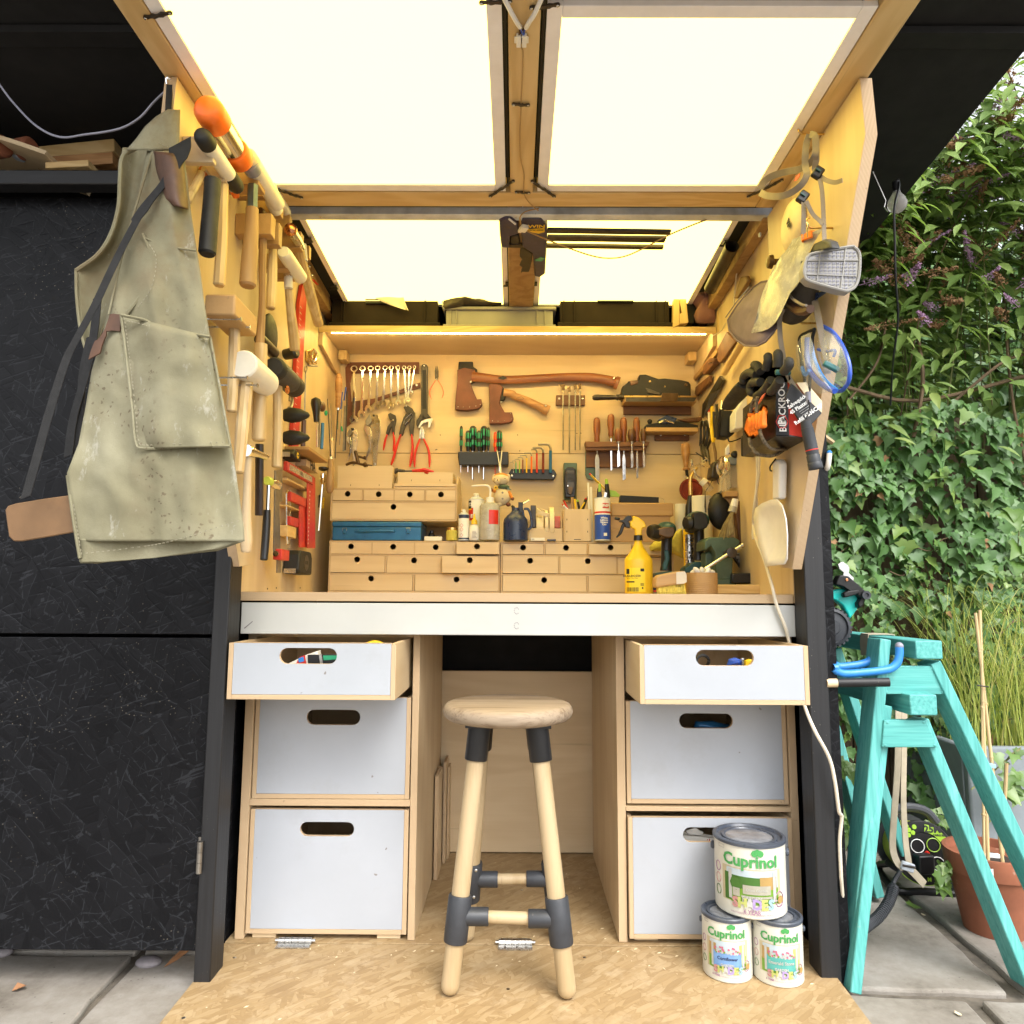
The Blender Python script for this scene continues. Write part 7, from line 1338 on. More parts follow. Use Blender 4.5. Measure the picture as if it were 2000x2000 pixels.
t=T('dust_mask','cream moulded dust mask hung behind the orange clip on the right wing','mask');c=rw('I',1112,1160,.008);t.p('cup',B().ell(c,(.022,.062,.062),20,12),'cream');b=B();lettering(b,'3M',.020,rw('I',1062,1150,.030)+V((-.002,0,0)),(0,.4,.9),(0,-.9,.4),.002,.002);t.p('lettering',b,'black_ink',smooth=0);t.p('red_mark',B().prism(rl('I',.03,(1112,745),(1135,690),(1170,668),(1165,700),(1135,740)),(.001,0,0)),'red')
t=T('peg','small dark round peg on the right wing left of the plastic bag','peg');t.p('knob',B().lathe(rw('I',965,1505,.0),(-1,0,0),[(0,.008),(.012,.008),(.016,.018),(.026,.016),(.03,.006)],16),'bronze')
t=T('plastic_bag','crinkled clear bag of cream filters hung from an orange bulldog clip','bag')
bp=[('I',1100,1295,.06),('I',1250,1260,.055),('I',1390,1185,.05),('I',1300,1330,.055),('I',1220,1500,.065),('I',1160,1700,.075),('J',1080,60,.09),('J',970,290,.10),('J',870,400,.105),('J',710,440,.115),('J',630,362,.12),('J',760,290,.115),('I',800,1850,.105),('I',880,1650,.09),('I',980,1470,.08),('I',1060,1370,.065)]
P=[at(c,x,y,0,WRX-o)for c,x,y,o in bp]
b=B();vs=[];n=12;L_=[P[0]]+P[15:10:-1];R__=[P[2],P[3],P[4],P[5],P[6],P[7],P[8],P[9]]
Lb=bez(*L_,n=4);Rb=bez(*R__,n=3);m=20
for s_ in(0,1):
 for i in range(m+1):
  a=Lb[round(i*(len(Lb)-1)/m)];e=Rb[round(i*(len(Rb)-1)/m)]
  for j in range(n+1):
   q=a.lerp(e,j/n);bul=math.sin(math.pi*j/n)*.010*math.sin(math.pi*min(1,i/m+.1));w_=noise.noise(q*42)*.006+noise.noise(q*95)*.003
   vs.append(q+V((-.4,-.8,0))*(bul+w_)*(1 if s_==0 else-.6))
fs=[]
for s_ in(0,1):
 o=s_*(m+1)*(n+1);fs+=[(o+i*(n+1)+j,o+i*(n+1)+j+1,o+(i+1)*(n+1)+j+1,o+(i+1)*(n+1)+j)for i in range(m)for j in range(n)]
b.add(vs,fs);t.p('film',b,'bag_film',smooth=50)
q=rw('I',1235,1265,.062);t.p('clip',B().prism(rl('I',.066,(1180,1250),(1270,1205),(1275,1270),(1190,1300),(1185,1320)),(.006,.004,0)).prism(rl('I',.052,(1265,1205),(1310,1225),(1275,1265)),(.01,0,0)),'orange_glow',.001)
t.p('clip_wire',B().tube(bez(*rl('I',.066,(1200,1290),(1210,1200),(1200,1160),(1225,1128),(1250,1150),(1240,1200),(1248,1275)),n=4),.0016,6),'chrome')
t=T('baseball_cap','mauve cap hung on the right wing, its long peak pointing down into the bay','cap')
pk=[(720,15,.07),(800,-40,.06),(900,-60,.055),(1000,60,.05),(1060,160,.05),(1000,290,.07),(920,430,.09),(840,520,.105),(760,562,.115),(650,560,.12),(570,510,.125),(500,420,.125),(485,320,.125),(560,200,.115),(640,100,.10)]
P=[rw('J',*p)for p in pk];c=sum(P,V())/len(P);b=B();n=len(P);vs=[]
for k in range(6):
 for p in P:w_=p.lerp(c,k/5*.94);vs.append(w_+V((-.012,-.012,.006))*math.sin(k/5*1.57))
fs=[(k*n+j,k*n+(j+1)%n,(k+1)*n+(j+1)%n,(k+1)*n+j)for k in range(5)for j in range(n)]+[tuple(5*n+j for j in range(n))]
b.add(vs,fs);o=t.p('peak',b,'cap_mauve',smooth=60);sm=o.modifiers.new('thickness','SOLIDIFY');sm.thickness=.004
t.p('peak_edge',B().tube([p+V((0,-.003,0))for p in P],.0022,6,True),'cap_mauve');t.p('stitching',B().tube([V((p.x-.012,p.y-.014,p.z+.006))for p in rl('J',.085,(500,330,.125),(600,190,.115),(720,50,.085))],.0015,6),'stone')
t.p('crown',B().ell(rw('J',1140,110,.045),(.04,.075,.055),18,12),'rag_dark');t.p('sweat_band',B().tube(bez(*rl('J',.07,(1040,120),(1100,190),(1180,235),(1270,210)),n=5),.009,8),'leather_red');t.p('back_strap',B().tube(bez(*rl('J',.08,(1060,60),(1110,120),(1190,170),(1230,175)),n=4),.003,6),'strap_grey');t.p('blue_panel',B().prism(rl('J',.03,(1310,60),(1450,30),(1310,130)),(.002,0,0)),'navy')
t=T('work_gloves','bundle of dark work gloves with curled fingers hanging above the orange pouch','gloves')
t.p('palm',crumple([rw('J',*p,.07)for p in((620,880),(680,800),(760,750),(860,720),(960,720),(1060,760),(1080,880),(960,940),(860,1000),(740,1030),(640,940))],.024,5,amp=.014),'glove',smooth=70)
for p in(((850,780),(870,690),(862,635)),((960,760),(965,660),(955,605)),((1020,800),(1065,740),(1060,675)),((800,800),(770,745),(725,735)),((760,830),(690,810),(640,850),(635,920)),((800,900),(730,900),(700,960),(720,1020)),((900,880),(850,960),(800,1010),(745,1040)),((980,880),(930,960),(880,1000))):P=bez(*rl('J',.095,*p),n=4);t.p('finger',B().tube(P,[.0105]*(len(P)-2)+[.0095,.006],10),'glove',smooth=70)
t.p('cuff',B().tube(bez(*rl('J',.08,(680,920),(600,1000),(530,1080),(495,1140)),n=4),[.028,.029,.029,.028,.027,.026,.026,.025,.024,.023,.022,.021,.020],14,flat=.45),'glove')
y0=rw('J',990,1150,.07).y;g=Pl('J','y',y0);t=T('glove_box','black and red carton with white upright lettering on the right wing','carton')
x0,x1=g(945,1150).x,g(1060,1150).x;z1,z0=g(1000,897).z,g(1000,1412).z
def quad(pts,th):return B().prism(pts,th)
fr=g.l((942,895),(1055,895),(1072,1410),(945,1410));t.p('front',quad(fr,(0,.004,0)),'black_plastic',.0008)
bk=[V((WRX-.002,p.y+.002,p.z))for p in(fr[1],fr[2])];t.p('red_side',B().prism([fr[1]+V((0,.004,0)),V((WRX-.001,y0+.03,fr[1].z)),V((WRX-.001,y0+.03,fr[2].z)),fr[2]+V((0,.004,0))],(0,.003,0)),'red_paint')
far=[V((p.x-.0,p.y+.26,p.z))for p in(fr[0],fr[3])];gl=rl('J',.075,(840,930),(850,1450));t.p('black_side',B().prism([fr[0]+V((0,.004,0)),V((fr[0].x,y0+.24,fr[0].z)),V((fr[3].x,y0+.24,fr[3].z)),fr[3]+V((0,.004,0))],(.003,0,0)),'black_plastic');t.p('bottom',B().prism([fr[3],fr[2],V((WRX-.001,y0+.03,fr[2].z-.0)),V((WRX-.001,y0+.24,fr[3].z)),V((fr[3].x,y0+.24,fr[3].z))],(0,0,.003)),'black_plastic')
b=B();lettering(b,'BLACKROCK',.0225,g(1003,1105),(0,0,1),(-1,0,0),.0004,.001);q=g(1000,1275);lettering(b,'B',.022,q,(0,0,1),(-1,0,0),.001,.001);t.p('lettering',b,'white_ink',smooth=0)
t.p('emblem',B().tube([q+V((.0135*math.cos(i*math.pi/3),-.001,.0165*math.sin(i*math.pi/3)))for i in range(6)],.0011,5,True),'red')
b=B();lettering(b,'BLACKROCK',.019,V((fr[3].x+.03,y0+.09,fr[3].z)),(.45,-.9,0),(-.9,-.45,0),.0004,-.0012);t.p('lettering',b,'white_ink',smooth=0)
b=B()
for y in(1245,1325):c=rw('J',1125,y,.02);b.tube([V((c.x+.011*math.cos(i*.524),c.y-.006,c.z+.012*math.sin(i*.524)))for i in range(12)],.0008,4,True)
t.p('round_mark',b,'white_ink',kind='stuff')
g=Pl('J','x',WRX-.10);t=T('orange_pouch','crumpled bright orange pouch tied to flecked cords before the black carton','pouch')
t.p('bag',crumple([rw('J',*p,.105)for p in((650,1360),(670,1240),(700,1185),(770,1200),(820,1110),(860,1130),(868,1230),(850,1320),(800,1380),(740,1440),(690,1440))],.028,9,amp=.010),'orange_glow',smooth=45)
for i in range(5):P=bez(*rl('J',.125,(690+i*35,1240-i*20),(720+i*28,1290),(700+i*35,1370-i*12)),n=4);t.p('fold',B().tube(P,[.003]+[.006]*(len(P)-2)+[.003],6),'orange_glow',smooth=60)
plain('flecked_cord',(.14,.11,.07),.8,var=.9,vs=160)
t.p('cord',B().tube(bez(*rl('J',.11,(735,1065),(715,1120),(705,1190)),n=4),.0042,6),'flecked_cord');t.p('cord',B().tube(bez(*rl('J',.11,(770,1040),(760,1100),(768,1210)),n=4),.0042,6),'flecked_cord')
t.p('cord',B().tube(bez(*rl('J',.11,(695,1430),(705,1500),(760,1570,.1),(850,1595,.07),(930,1590,.05),(1010,1545,.01)),n=5),.0045,6),'flecked_cord');t.p('cord',B().tube(bez(*rl('J',.12,(785,1330),(800,1390),(840,1470,.11),(890,1525,.09),(960,1535,.05),(1045,1530,.005)),n=5),.0042,6),'flecked_cord');t.p('orange_strap',B().strip(bez(*rl('J',.1,(830,1015),(790,1090),(730,1160)),n=4),(0,.012,0),.002),'coral')
y0=rw('J',1210,1090,.05).y;g=Pl('J','y',y0);t=T('plaster_refill','black card refill packet with white print hanging tilted behind the torch','packet');t.p('card',B().prism(g.l((1090,905),(1380,1190),(1290,1290),(1165,1260),(1030,1045)),(0,.006,0)),'black_plastic',.0008);t.p('cream_flap',B().prism(g.l((1140,905),(1230,900),(1380,1080),(1378,1188),(1260,1075),off=.008),(0,.003,0)),'cream')
b=B();xd=(g(1220,1035)-g(1090,1125)).normalized();yd_=V((xd.z,0,-xd.x))*-1
for s_,sz,x,y in(('Salvequick',.0115,1140,1085),('45 Plasters',.0115,1165,1135),('Refill 6036CAP',.0120,1250,1205)):lettering(b,s_,sz,g(x,y),xd,yd_,.0003,.001)
for i in range(4):a,e=g(1150+i*14,1165+i*17),g(1240+i*14,1105+i*17);b.beam(a+V((0,-.0008,0)),e+V((0,-.0008,0)),.0012,.0004,(0,1,0))
a=g(1055,1080);b.bx(a.x-.001,a.x+.001,a.y-.0009,a.y-.0004,a.z-.005,a.z+.005).bx(a.x-.004,a.x+.004,a.y-.0009,a.y-.0004,a.z+.0,a.z+.002);t.p('lettering',b,'white_ink',smooth=0)
t=T('safety_goggles','clear safety glasses with blue frame hung on the edge of the right wing','safety glasses')
def arc(pts,o,r,m,nm):return t.p(nm,B().tube(bez(*[rw('J',x,y,o)for x,y in pts],n=5),r,8),m)
arc([(1385,375),(1480,430),(1560,540),(1620,680),(1640,800),(1625,900),(1570,975),(1500,985)],.02,.0045,'blue_plastic','brow_frame');arc([(1240,480),(1235,640),(1260,780),(1330,880),(1420,950),(1500,985)],.045,.0055,'blue_plastic','side_frame');arc([(1285,520),(1300,650),(1360,800),(1430,900),(1520,975)],.03,.0035,'sky_blue','side_frame');arc([(1340,590),(1420,610),(1500,600),(1490,660)],.03,.003,'blue_plastic','nose_bridge');arc([(1190,760),(1220,830),(1260,790)],.05,.004,'sky_blue','ear_piece')
for pts,o in(([(1400,400),(1500,460),(1580,600),(1630,760),(1610,920),(1520,960),(1400,830),(1330,640),(1340,480)],.026),([(1130,560),(1180,470),(1260,430),(1300,560),(1350,780),(1480,990),(1350,1010),(1230,930),(1140,740)],.05)):
 P=[rw('J',x,y,o)for x,y in pts];c=sum(P,V())/len(P)+V((-.01,-.012,0));b=B();n=len(P);vs=[]
 for k in range(5):vs+=[p.lerp(c,k/5)+V((-.010,-.008,0))*math.sin(k/5*1.4)for p in P]
 vs.append(c);b.add(vs,[(k*n+j,k*n+(j+1)%n,(k+1)*n+(j+1)%n,(k+1)*n+j)for k in range(4)for j in range(n)]+[(4*n+j,4*n+(j+1)%n,5*n)for j in range(n)]);t.p('lens',b,'clear_film',smooth=60)
t=T('torch','grey metal torch with a red ring hanging from a long black lanyard','torch');y0=rw('J',1280,1500,.05).y;g=Pl('J','y',y0);a,e=g(1222,1262),g(1322,1722);d=(e-a).normalized();L=(e-a).length;R_=rad('J',a,58)
t.p('body',B().lathe(a,d,[(0,R_*.6),(L*.02,R_*.85),(L*.16,R_*.9),(L*.165,R_*.97),(L*.55,R_),(L*.60,R_*1.0)],24),'grey_rubber');t.p('red_ring',B().lathe(a+d*L*.602,d,[(0,R_*1.0),(L*.02,R_*1.0)],24),'red');t.p('head',B().lathe(a+d*L*.623,d,[(0,R_*1.02),(L*.08,R_*.95),(L*.10,R_*1.05),(L*.24,R_*1.06),(L*.25,R_*1.12),(L*.36,R_*1.14),(L*.375,R_*1.08),(L*.375,R_*.9),(L*.36,R_*.85)],24),'grey_rubber');t.p('lens',B().lathe(a+d*L*.97,d,[(0,R_*.5),(.001,R_*.88),(.0012,R_*.3)],20),'black_plastic')
t.p('cord',B().tube(bez(*[rw('J',x,y,.035)for x,y in((1310,400),(1240,430),(1175,470),(1165,560),(1190,740),(1220,900),(1240,1020))],n=5),.0035,8),'black_strap');t.p('cord',B().tube(bez(*[rw('J',x,y,.033)for x,y in((1310,400),(1290,480),(1280,620),(1268,800),(1258,1020))],n=5),.0035,8),'black_strap')
k=rw('J',1250,1045,.04);t.p('cord_lock',B().lathe(k+V((0,0,-.012)),(0,0,1),[(0,.006),(.024,.006)],10),'cable_grey');t.p('thin_cord',B().tube(bez(rw('J',1252,1070,.042),rw('J',1262,1150,.045),a+V((.002,0,.004)),n=4),.0013,6),'black_strap')
q=at('J',1440,1600,1,1.80);t=T('white_hook','white coated hook sticking out of the outer wall beside the ivy','hook');t.p('hook',B().tube(bez(at('J',1400,1720,1,1.82),at('J',1425,1715,1,1.80),at('J',1440,1660,1,1.79),at('J',1448,1570,1,1.79),n=5),.0065,10),'white_plastic');t.p('tip',B().ell(at('J',1448,1568,1,1.79),(.0068,.0068,.007),10,8),'sky_blue')
t=T('grey_tube','dark grey tube lying up in the right roof corner of the bay','tube');a,e=at('I',530,1355,0,RX-.075),at('X',1530,800,0,RX-.075);R_=rad('I',a,66);t.p('tube',B().lathe(a,(e-a),[(0,R_),((e-a).length,R_),((e-a).length,R_*.92),(.01,R_*.92)],24,closed=True),'dark_steel',smooth=50)
t=T('wire_connector','dark wire connector with a pale lead hanging on the right inner wall','connector');g=Pl('I','x',RX-.012);t.p('plug',B().prism(g.l((660,1380),(690,1340),(735,1305),(745,1330),(710,1380),(670,1400)),(-.014,0,0)),'black_plastic',.002);t.p('lead',B().tube(bez(*g.l((735,1320),(742,1240),(735,1180),(712,1100)),n=4),.003,6),'black_plastic');t.p('lead',B().tube(bez(*g.l((665,1395),(610,1450),(582,1550),(565,1700),(548,1900)),n=4),.0024,6),'cable_white')
one('leather_sheath','small tan leather sheath on the right inner wall behind the cap','sheath',B().prism(Pl('I','x',RX-.012).l((650,1645),(700,1638),(718,1680),(700,1720),(620,1850),(585,1850)),(-.014,0,0)),'leather_tan',.004)
K3=[at('X',x,y,0,RX-.02)for x,y in((1545,1130),(1600,1100),(1640,1040))];one('lamp_lead','thin pale lead running from the light strip to the right wall','cable',B().tube(bez(*K3,n=5),.002,6),'cable_white')
def bin_(label,yf,pts,m,handle=None,ribs=()):
 """a stacking crate: front outline corners (c, x, y): top left, top right, bottom right, bottom left"""
 t=T('storage_bin',label,'storage bin','plastic bins on the high shelf');q=[at(c,x,y,1,yf)for c,x,y in pts];z0=sz1+.0006;zt=(q[0].z+q[1].z)/2;xa,xb=q[0].x,q[1].x;dep=BY-yf-.02;H=zt-z0
 def ring(xa,xb,ya,yb,za,zb,th):return B().bx(xa,xb,ya,ya+th,za,zb).bx(xa,xb,yb-th,yb,za,zb).bx(xa,xa+th,ya+th,yb-th,za,zb).bx(xb-th,xb,ya+th,yb-th,za,zb)
 t.p('wall',ring(xa+.012,xb-.012,yf+.010,yf+dep,z0+.001,zt-.004,.004).bx(xa+.014,xb-.014,yf+.012,yf+dep-.002,z0+.001,z0+.004),m,.001)
 t.p('rim',ring(xa,xb,yf,yf+dep+.006,zt-H*.16,zt,.010),m,.004,seg=3);t.p('base_rim',ring(xa+.002,xb-.002,yf+.001,yf+dep+.004,z0+.0002,z0+H*.13,.008),m,.003,seg=3)
 for f_ in ribs:x=xa+(xb-xa)*f_;t.p('rib',B().bx(x-.002,x+.002,yf+.003,yf+.0098,z0+H*.14,zt-H*.17),m,.0006)
 if handle:
  hx0,hx1=xa+(xb-xa)*handle[0],xa+(xb-xa)*handle[1];t.p('handle',B().bx(hx0,hx1,yf-.006,yf-.0004,zt-H*.22,zt-H*.005),m,.001);t.p('grip_slot',B().bx(hx0,hx1,yf+.001,yf+.0096,zt-H*.30,zt-H*.225),'iron')
 return t,xa,xb,zt
yB=2.475
bin_('dark bin at the left of the high shelf, cream rag over its rim',yB+.01,(('D',8,158),('D',1068,162),('D',1075,460),('D',5,460)),'bin_dark',(.33,.56),(.12,.14,.86))
t2,bxa,bxb,bzt=bin_('shallow pale grey bin in the middle of the high shelf with dark cloth',yB+.012,(('D',1085,275),('E',418,285),('E',412,460),('D',1085,460)),'bin_grey',None,(.07,.12,.83,.90))
bin_('dark bin at the right of the high shelf with a handle in its rim',yB+.008,(('E',425,136),('E',1515,138),('E',1520,470),('E',425,470)),'bin_dark',(.35,.66),(.06,.15,.86,.94))
b=B();g=Pl('D','y',yB-.002);rows=[[(365,142),(440,128),(560,122),(700,115),(735,125)],[(420,185),(480,170),(580,165),(680,150),(722,158)],[(480,228),(540,225),(600,212),(670,200),(708,180)],[(560,262),(610,262),(650,250),(690,240),(728,232)],[(640,285),(670,285),(700,280),(725,278),(745,280)],[(730,312),(740,314),(752,318),(760,324),(766,326)]]
for i,r in enumerate(rows):b.v+=[g(x,y,(.0+.006*math.sin(j*1.9+i)if i else .012)-.008*(i>0))for j,(x,y)in enumerate(r)]
b.f=[(i*5+j,i*5+j+1,i*5+6+j,i*5+5+j)for i in range(5)for j in range(4)];b.m=[0]*len(b.f)
o=one('cream_rag','cream rag hanging in a point over the rim of the left dark bin','rag',b,'rag_cream',smooth=70);sm=o.modifiers.new('thickness','SOLIDIFY');sm.thickness=.002;ss=o.modifiers.new('soft','SUBSURF');ss.levels=ss.render_levels=2
g=Pl('D','y',yB+.02)
one('dark_cloth','dark olive cloth bunched over the left end of the pale grey bin','cloth',crumple(g.l((1085,300),(1100,200),(1130,162),(1200,170),(1300,200),(1450,210),(1560,245),(1640,275),(1290,280),(1270,300),(1110,330)),.035,7,amp=.012),'rag_dark',smooth=70)
one('cream_slip','little cream slip poking out between the two left bins','slip',B().prism(g.l((1078,235),(1090,215),(1096,260),(1082,295)),(0,.004,0)),'rag_cream')
t=T('wooden_bracket','A shaped offcut of pine standing between the right dark bin and the pink felt','bracket');g=Pl('E','y',yB-.002);t.p('leg',B().prism(g.l((1530,118),(1580,118),(1580,455),(1520,480)),(0,.03,0)),'pine_z',.001);t.p('leg',B().prism(g.l((1582,118),(1632,112),(1665,430),(1640,440),(1582,445),(1582,350),(1605,345),(1583,240)),(0,.03,0)),'pine_z',.001)
g=Pl('E','y',yB+.03);t=T('felt_hat','pinkish felt hat crumpled at the right end of the high shelf','hat');t.p('crown',crumple(g.l((1640,135),(1730,70),(1800,75),(1895,115),(1925,220),(1925,440),(1740,445),(1715,380),(1745,300),(1680,235)),.06,4,amp=.012),'pink_felt',smooth=70);t.p('fold',B().tube(bez(*g.l((1650,135),(1735,75),(1790,90),(1830,170),(1842,260),off=-.05),n=5),.004,6),'pink_felt')
one('dark_box','black box in the shadow beside the pink felt hat','box',B().prism(g.l((1605,195),(1700,220),(1740,300),(1715,440),(1660,440)),(0,.08,0)),'iron',.002)
zc=RF(2.0)-.03;g=Pl('X','z',zc)
def clampbody(label,parts,bars):
 t=T('quick_clamp',label,'clamp','trigger clamps hung under the middle rafter')
 for nm,pts,th,m in parts:t.p(nm,B().prism(g.l(*pts,off=-th/2+.02),(0,0,th)),m,.005,seg=3)
 for(x0,y0,x1,y1,w_)in bars:a,e=g(x0,y0,.012),g(x1,y1,.012);t.p('bar',B().beam(a,e,.008,w_,(0,0,1)),'dark_steel',.0006)
 return t
t=clampbody('navy trigger clamp with yellow lettering across the middle rafter',[('body',((215,312),(345,312),(390,360),(390,440),(375,700),(340,725),(300,715),(290,560),(215,510),(205,380)),.03,'purple_navy'),('trigger',((205,500),(290,560),(270,690),(240,715),(190,690),(210,655),(190,640),(212,600),(195,580)),.02,'black_plastic')],[(390,393,1250,406,.021),(390,444,1215,456,.028),(120,496,1200,511,.018)])
t.p('yellow_patch',B().prism(g.l((245,388),(370,378),(372,405),(330,416),(255,405),off=.0035),(0,0,.0008)),'yellow',smooth=0)
b=B();lettering(b,'IRWIN',.0235,g(290,364,.0032),(1,0,0),g(290,300)-g(290,364),.0006,.001);o_=t.p('lettering',b,'yellow',smooth=0)
b=B();lettering(b,'QUICK-GRIP',.0095,g(300,390,.003),(1,0,0),g(290,300)-g(290,364),.0003,.0012);t.p('lettering',b,'black_ink',smooth=0)
t.p('paint_smear',B().prism(g.l((302,600),(345,580),(372,590),(350,610),(310,608),off=.0034),(0,0,.0006)),'green',smooth=0)
clampbody('second navy trigger clamp whose fixed jaw shows left of the lettered one',[('jaw',((52,330),(95,308),(140,312),(185,350),(190,420),(128,440),(125,520),(68,515),(58,440)),.035,'purple_navy'),('trigger',((128,440),(190,430),(205,490),(130,500)),.02,'black_plastic')],[])
gz=lambda x,y,d=.012:at('X',x,y,2,zc-d)
t=T('lamp_flex','pale tan flex sagging across the right rear light panel from a white connector','flex');t.p('flex',B().tube(bez(gz(1530,310,-.02),gz(1420,350),gz(1230,430),gz(1060,520),gz(930,575),gz(810,588),gz(690,568),gz(520,510),gz(380,455),gz(240,395),n=6),.0022,6),'cable_tan');t.p('flex',B().tube(bez(gz(205,350),gz(200,300),gz(240,262,0),gz(330,240,-.01),n=6),.0018,6),'cable_tan')
t.p('connector',B().obox(gz(225,380,.014),(.020,.026,.012),Matrix.Rotation(.4,3,'Z')),'nylon',.002);t.p('connector_lug',B().obox(gz(200,395,.014),(.010,.012,.008),Matrix.Rotation(.4,3,'Z')),'nylon',.001);t.p('cable_tie',B().tube([gz(120,312,0),gz(168,350,.005)],.003,6),'white_plastic')
one('wooden_peg','rounded wooden stick standing behind the pale grey bin','stick',B().prism(Pl('X','y',2.60).l((248,930),(248,830),(260,810),(278,805),(296,812),(304,832),(304,930)),(0,.012,0)),'hickory_x',.003)
one('pipe_end','dark pipe end lying beside the wooden stick on the high shelf','pipe',B().lathe(Pl('X','y',2.60)(372,862),(.25,1,0),[(0,.016),(.1,.016)],16),'dark_steel',.001)
dz=.64
g=Pl('O','y',1.80);t=T('filter_packets','striped card packets seen through the slot of the left open drawer','packets')
t.p('packet',B().prism(g.l((420,235),(540,178),(605,155),(610,235)),(0,.03,0)),'paper',.001);t.p('red_stripe',B().prism(g.l((470,240),(500,190),(530,180),(540,240),off=-.001),(0,.002,0)),'red');t.p('blue_stripe',B().prism(g.l((490,200),(520,188),(525,215),(495,225),off=-.002),(0,.002,0)),'sky_blue')
t=T('seed_packet','dark green packet seen at the right of the left open drawer slot','packet');t.p('packet',B().prism(g.l((545,178),(720,175),(722,240),(548,240),off=-.006),(0,.012,0)),'black_plastic',.001);t.p('green_patch',B().prism(g.l((638,182),(718,182),(718,205),(640,210),off=-.0075),(0,.002,0)),'green');t.p('clip',B().prism(g.l((612,175),(628,175),(636,235),(620,235),off=-.008),(0,.002,0)),'steel')
P=at('O',935,104,1,1.84);one('tape_roll','yellow tape roll rising over the edge of the left open drawer','tape',B().lathe(P+V((0,0,-.032)),(0,1,0),[(0,.024),(0,.036),(.024,.036),(.024,.024)],24,closed=True),'yellow',.0008)
g=Pl('P','y',1.80);t=T('blue_pouch','blue zipped pouch seen in the slot of the right open drawer','pouch');t.p('pouch',crumple(g.l((780,245),(795,205),(835,200),(880,215),(880,250)),.02,2,amp=.004),'blue_plastic',smooth=60)
one('coach_bolt','steel bolt standing in the slot of the right open drawer','bolt',B().lathe(g(879,245,-.02),(0,0,1),[(0,.003),(.016,.003),(.0165,.0055),(.0195,.005)],12),'steel')
one('yellow_offcut','yellow scrap at the right of the right open drawer slot','scrap',B().prism(g.l((890,250),(900,215),(930,205),(940,250)),(0,.02,0)),'yellow',.001)
one('coiled_lead','black coiled lead at the left of the right open drawer slot','lead',B().tube([g(640+38*math.cos(i*.5),215+35*math.sin(i*.5),.002*i)for i in range(26)],.004,6),'black_plastic')
g=Pl('P','y',2.03);one('blue_cloth','blue cloth seen in the slot of the right middle drawer','cloth',crumple(g.l((580,640),(600,575),(700,570),(800,590),(810,640)),.02,6,amp=.004),'blue_metal',smooth=60)
g=Pl('P','y',1.985);t=T('paper_bag','cream printed paper bag seen in the slot of the lowest right drawer','paper bag');t.p('bag',B().prism(g.l((520,1300),(530,1240),(720,1262),(720,1310)),(0,.03,0)),'paper',.002);t.p('film',B().prism(g.l((540,1215),(600,1200),(650,1225),(640,1245),(560,1240),off=-.004),(0,.004,0)),'white_plastic',.002);b=B();lettering(b,'rail',.026,g(652,1285,-.001),(1,0,.02),(0,0,1),0,.001);t.p('lettering',b,'red',smooth=0)
t=T('stool','round topped wooden stool with black leg sockets standing before the kneehole','stool')
SC=V((-.0165,1.815,.578));SR=.160
t.p('seat',B().lathe(SC,(0,0,1),[(0,SR*.86),(.003,SR*.93),(.010,SR*.98),(.020,SR),(.030,SR*.985),(.037,SR*.95),(.040,SR*.90),(.041,SR*.5)],48),'seat_wood',smooth=40)
feet=[V((-.142,1.700,0)),V((.120,1.690,0)),V((-.122,1.955,0)),V((.120,1.962,0))];tops=[V((-.082,1.762,.586)),V((.052,1.758,.586)),V((-.078,1.868,.586)),V((.050,1.868,.586))]
for i,(a,e)in enumerate(zip(feet,tops)):
 d=(e-a).normalized();L=(e-a).length;at_z=lambda z:a+(e-a)*(z/.586)
 t.p('leg',B().lathe(a+d*.001,d,[(0,.006),(.004,.014),(.012,.0195),(.022,.0208),(L-.05,.0208)],18),'stool_leg')
 s_=t.p('socket',B().lathe(at_z(.492),d,[(0,.0255),(.003,.0268),(.080,.0268),((e-at_z(.492)).length,.030)],20).bx(e.x-.034,e.x+.034,e.y-.034,e.y+.034,.570,.5775),'black_plastic',.001)
 h0,h1=at_z(.106),at_z(.203);j=t.p('tee_joint',B().lathe(h0,d,[(0,.0255),(.003,.0268),((h1-h0).length-.003,.0268),((h1-h0).length,.0255)],20),'grey_rubber')
 sgn=1 if i%2==0 else-1;m_=at_z(.158);t.p('tee_arm',B().lathe(m_+V((sgn*.012,0,0)),(sgn,0,0),[(0,.0195),(.055,.0195),(.057,.0185)],18),'grey_rubber',under=j)
 if i==2:
  for z in(.122,.190):q=at_z(z)+V((.012,-.0255,0));t.p('joint_screw',B().ell(q,(.004,.002,.004),10,6),'steel',under=j)
for i in(0,2):a,e=feet[i]+(tops[i]-feet[i])*(.158/.586),feet[i+1]+(tops[i+1]-feet[i+1])*(.158/.586);t.p('rung',B().tube([a+V((.05,0,0)),e-V((.05,0,0))],.0135,14),'stool_leg')
for n_,c_ in(('ink_lawn',(.22,.45,.04)),('ink_hedge',(.07,.20,.03)),('ink_sky',(.62,.75,.82)),('ink_wood',(.55,.36,.12)),('ink_bench',(.52,.50,.40)),('ink_blue',(.22,.42,.78)),('ink_teal',(.13,.52,.47)),('ink_pink',(.72,.18,.28)),('ink_lilac',(.50,.38,.70)),('ink_lime',(.62,.66,.20)),('ink_cream',(.72,.62,.40)),('ink_light',(.66,.66,.62)),('ink_mauve',(.42,.18,.34)),('ink_aqua',(.42,.66,.74)),('ink_rose',(.66,.32,.30))):plain(n_,tuple(x*.62 for x in c_),.45,var=.12,vs=60,bump=0)
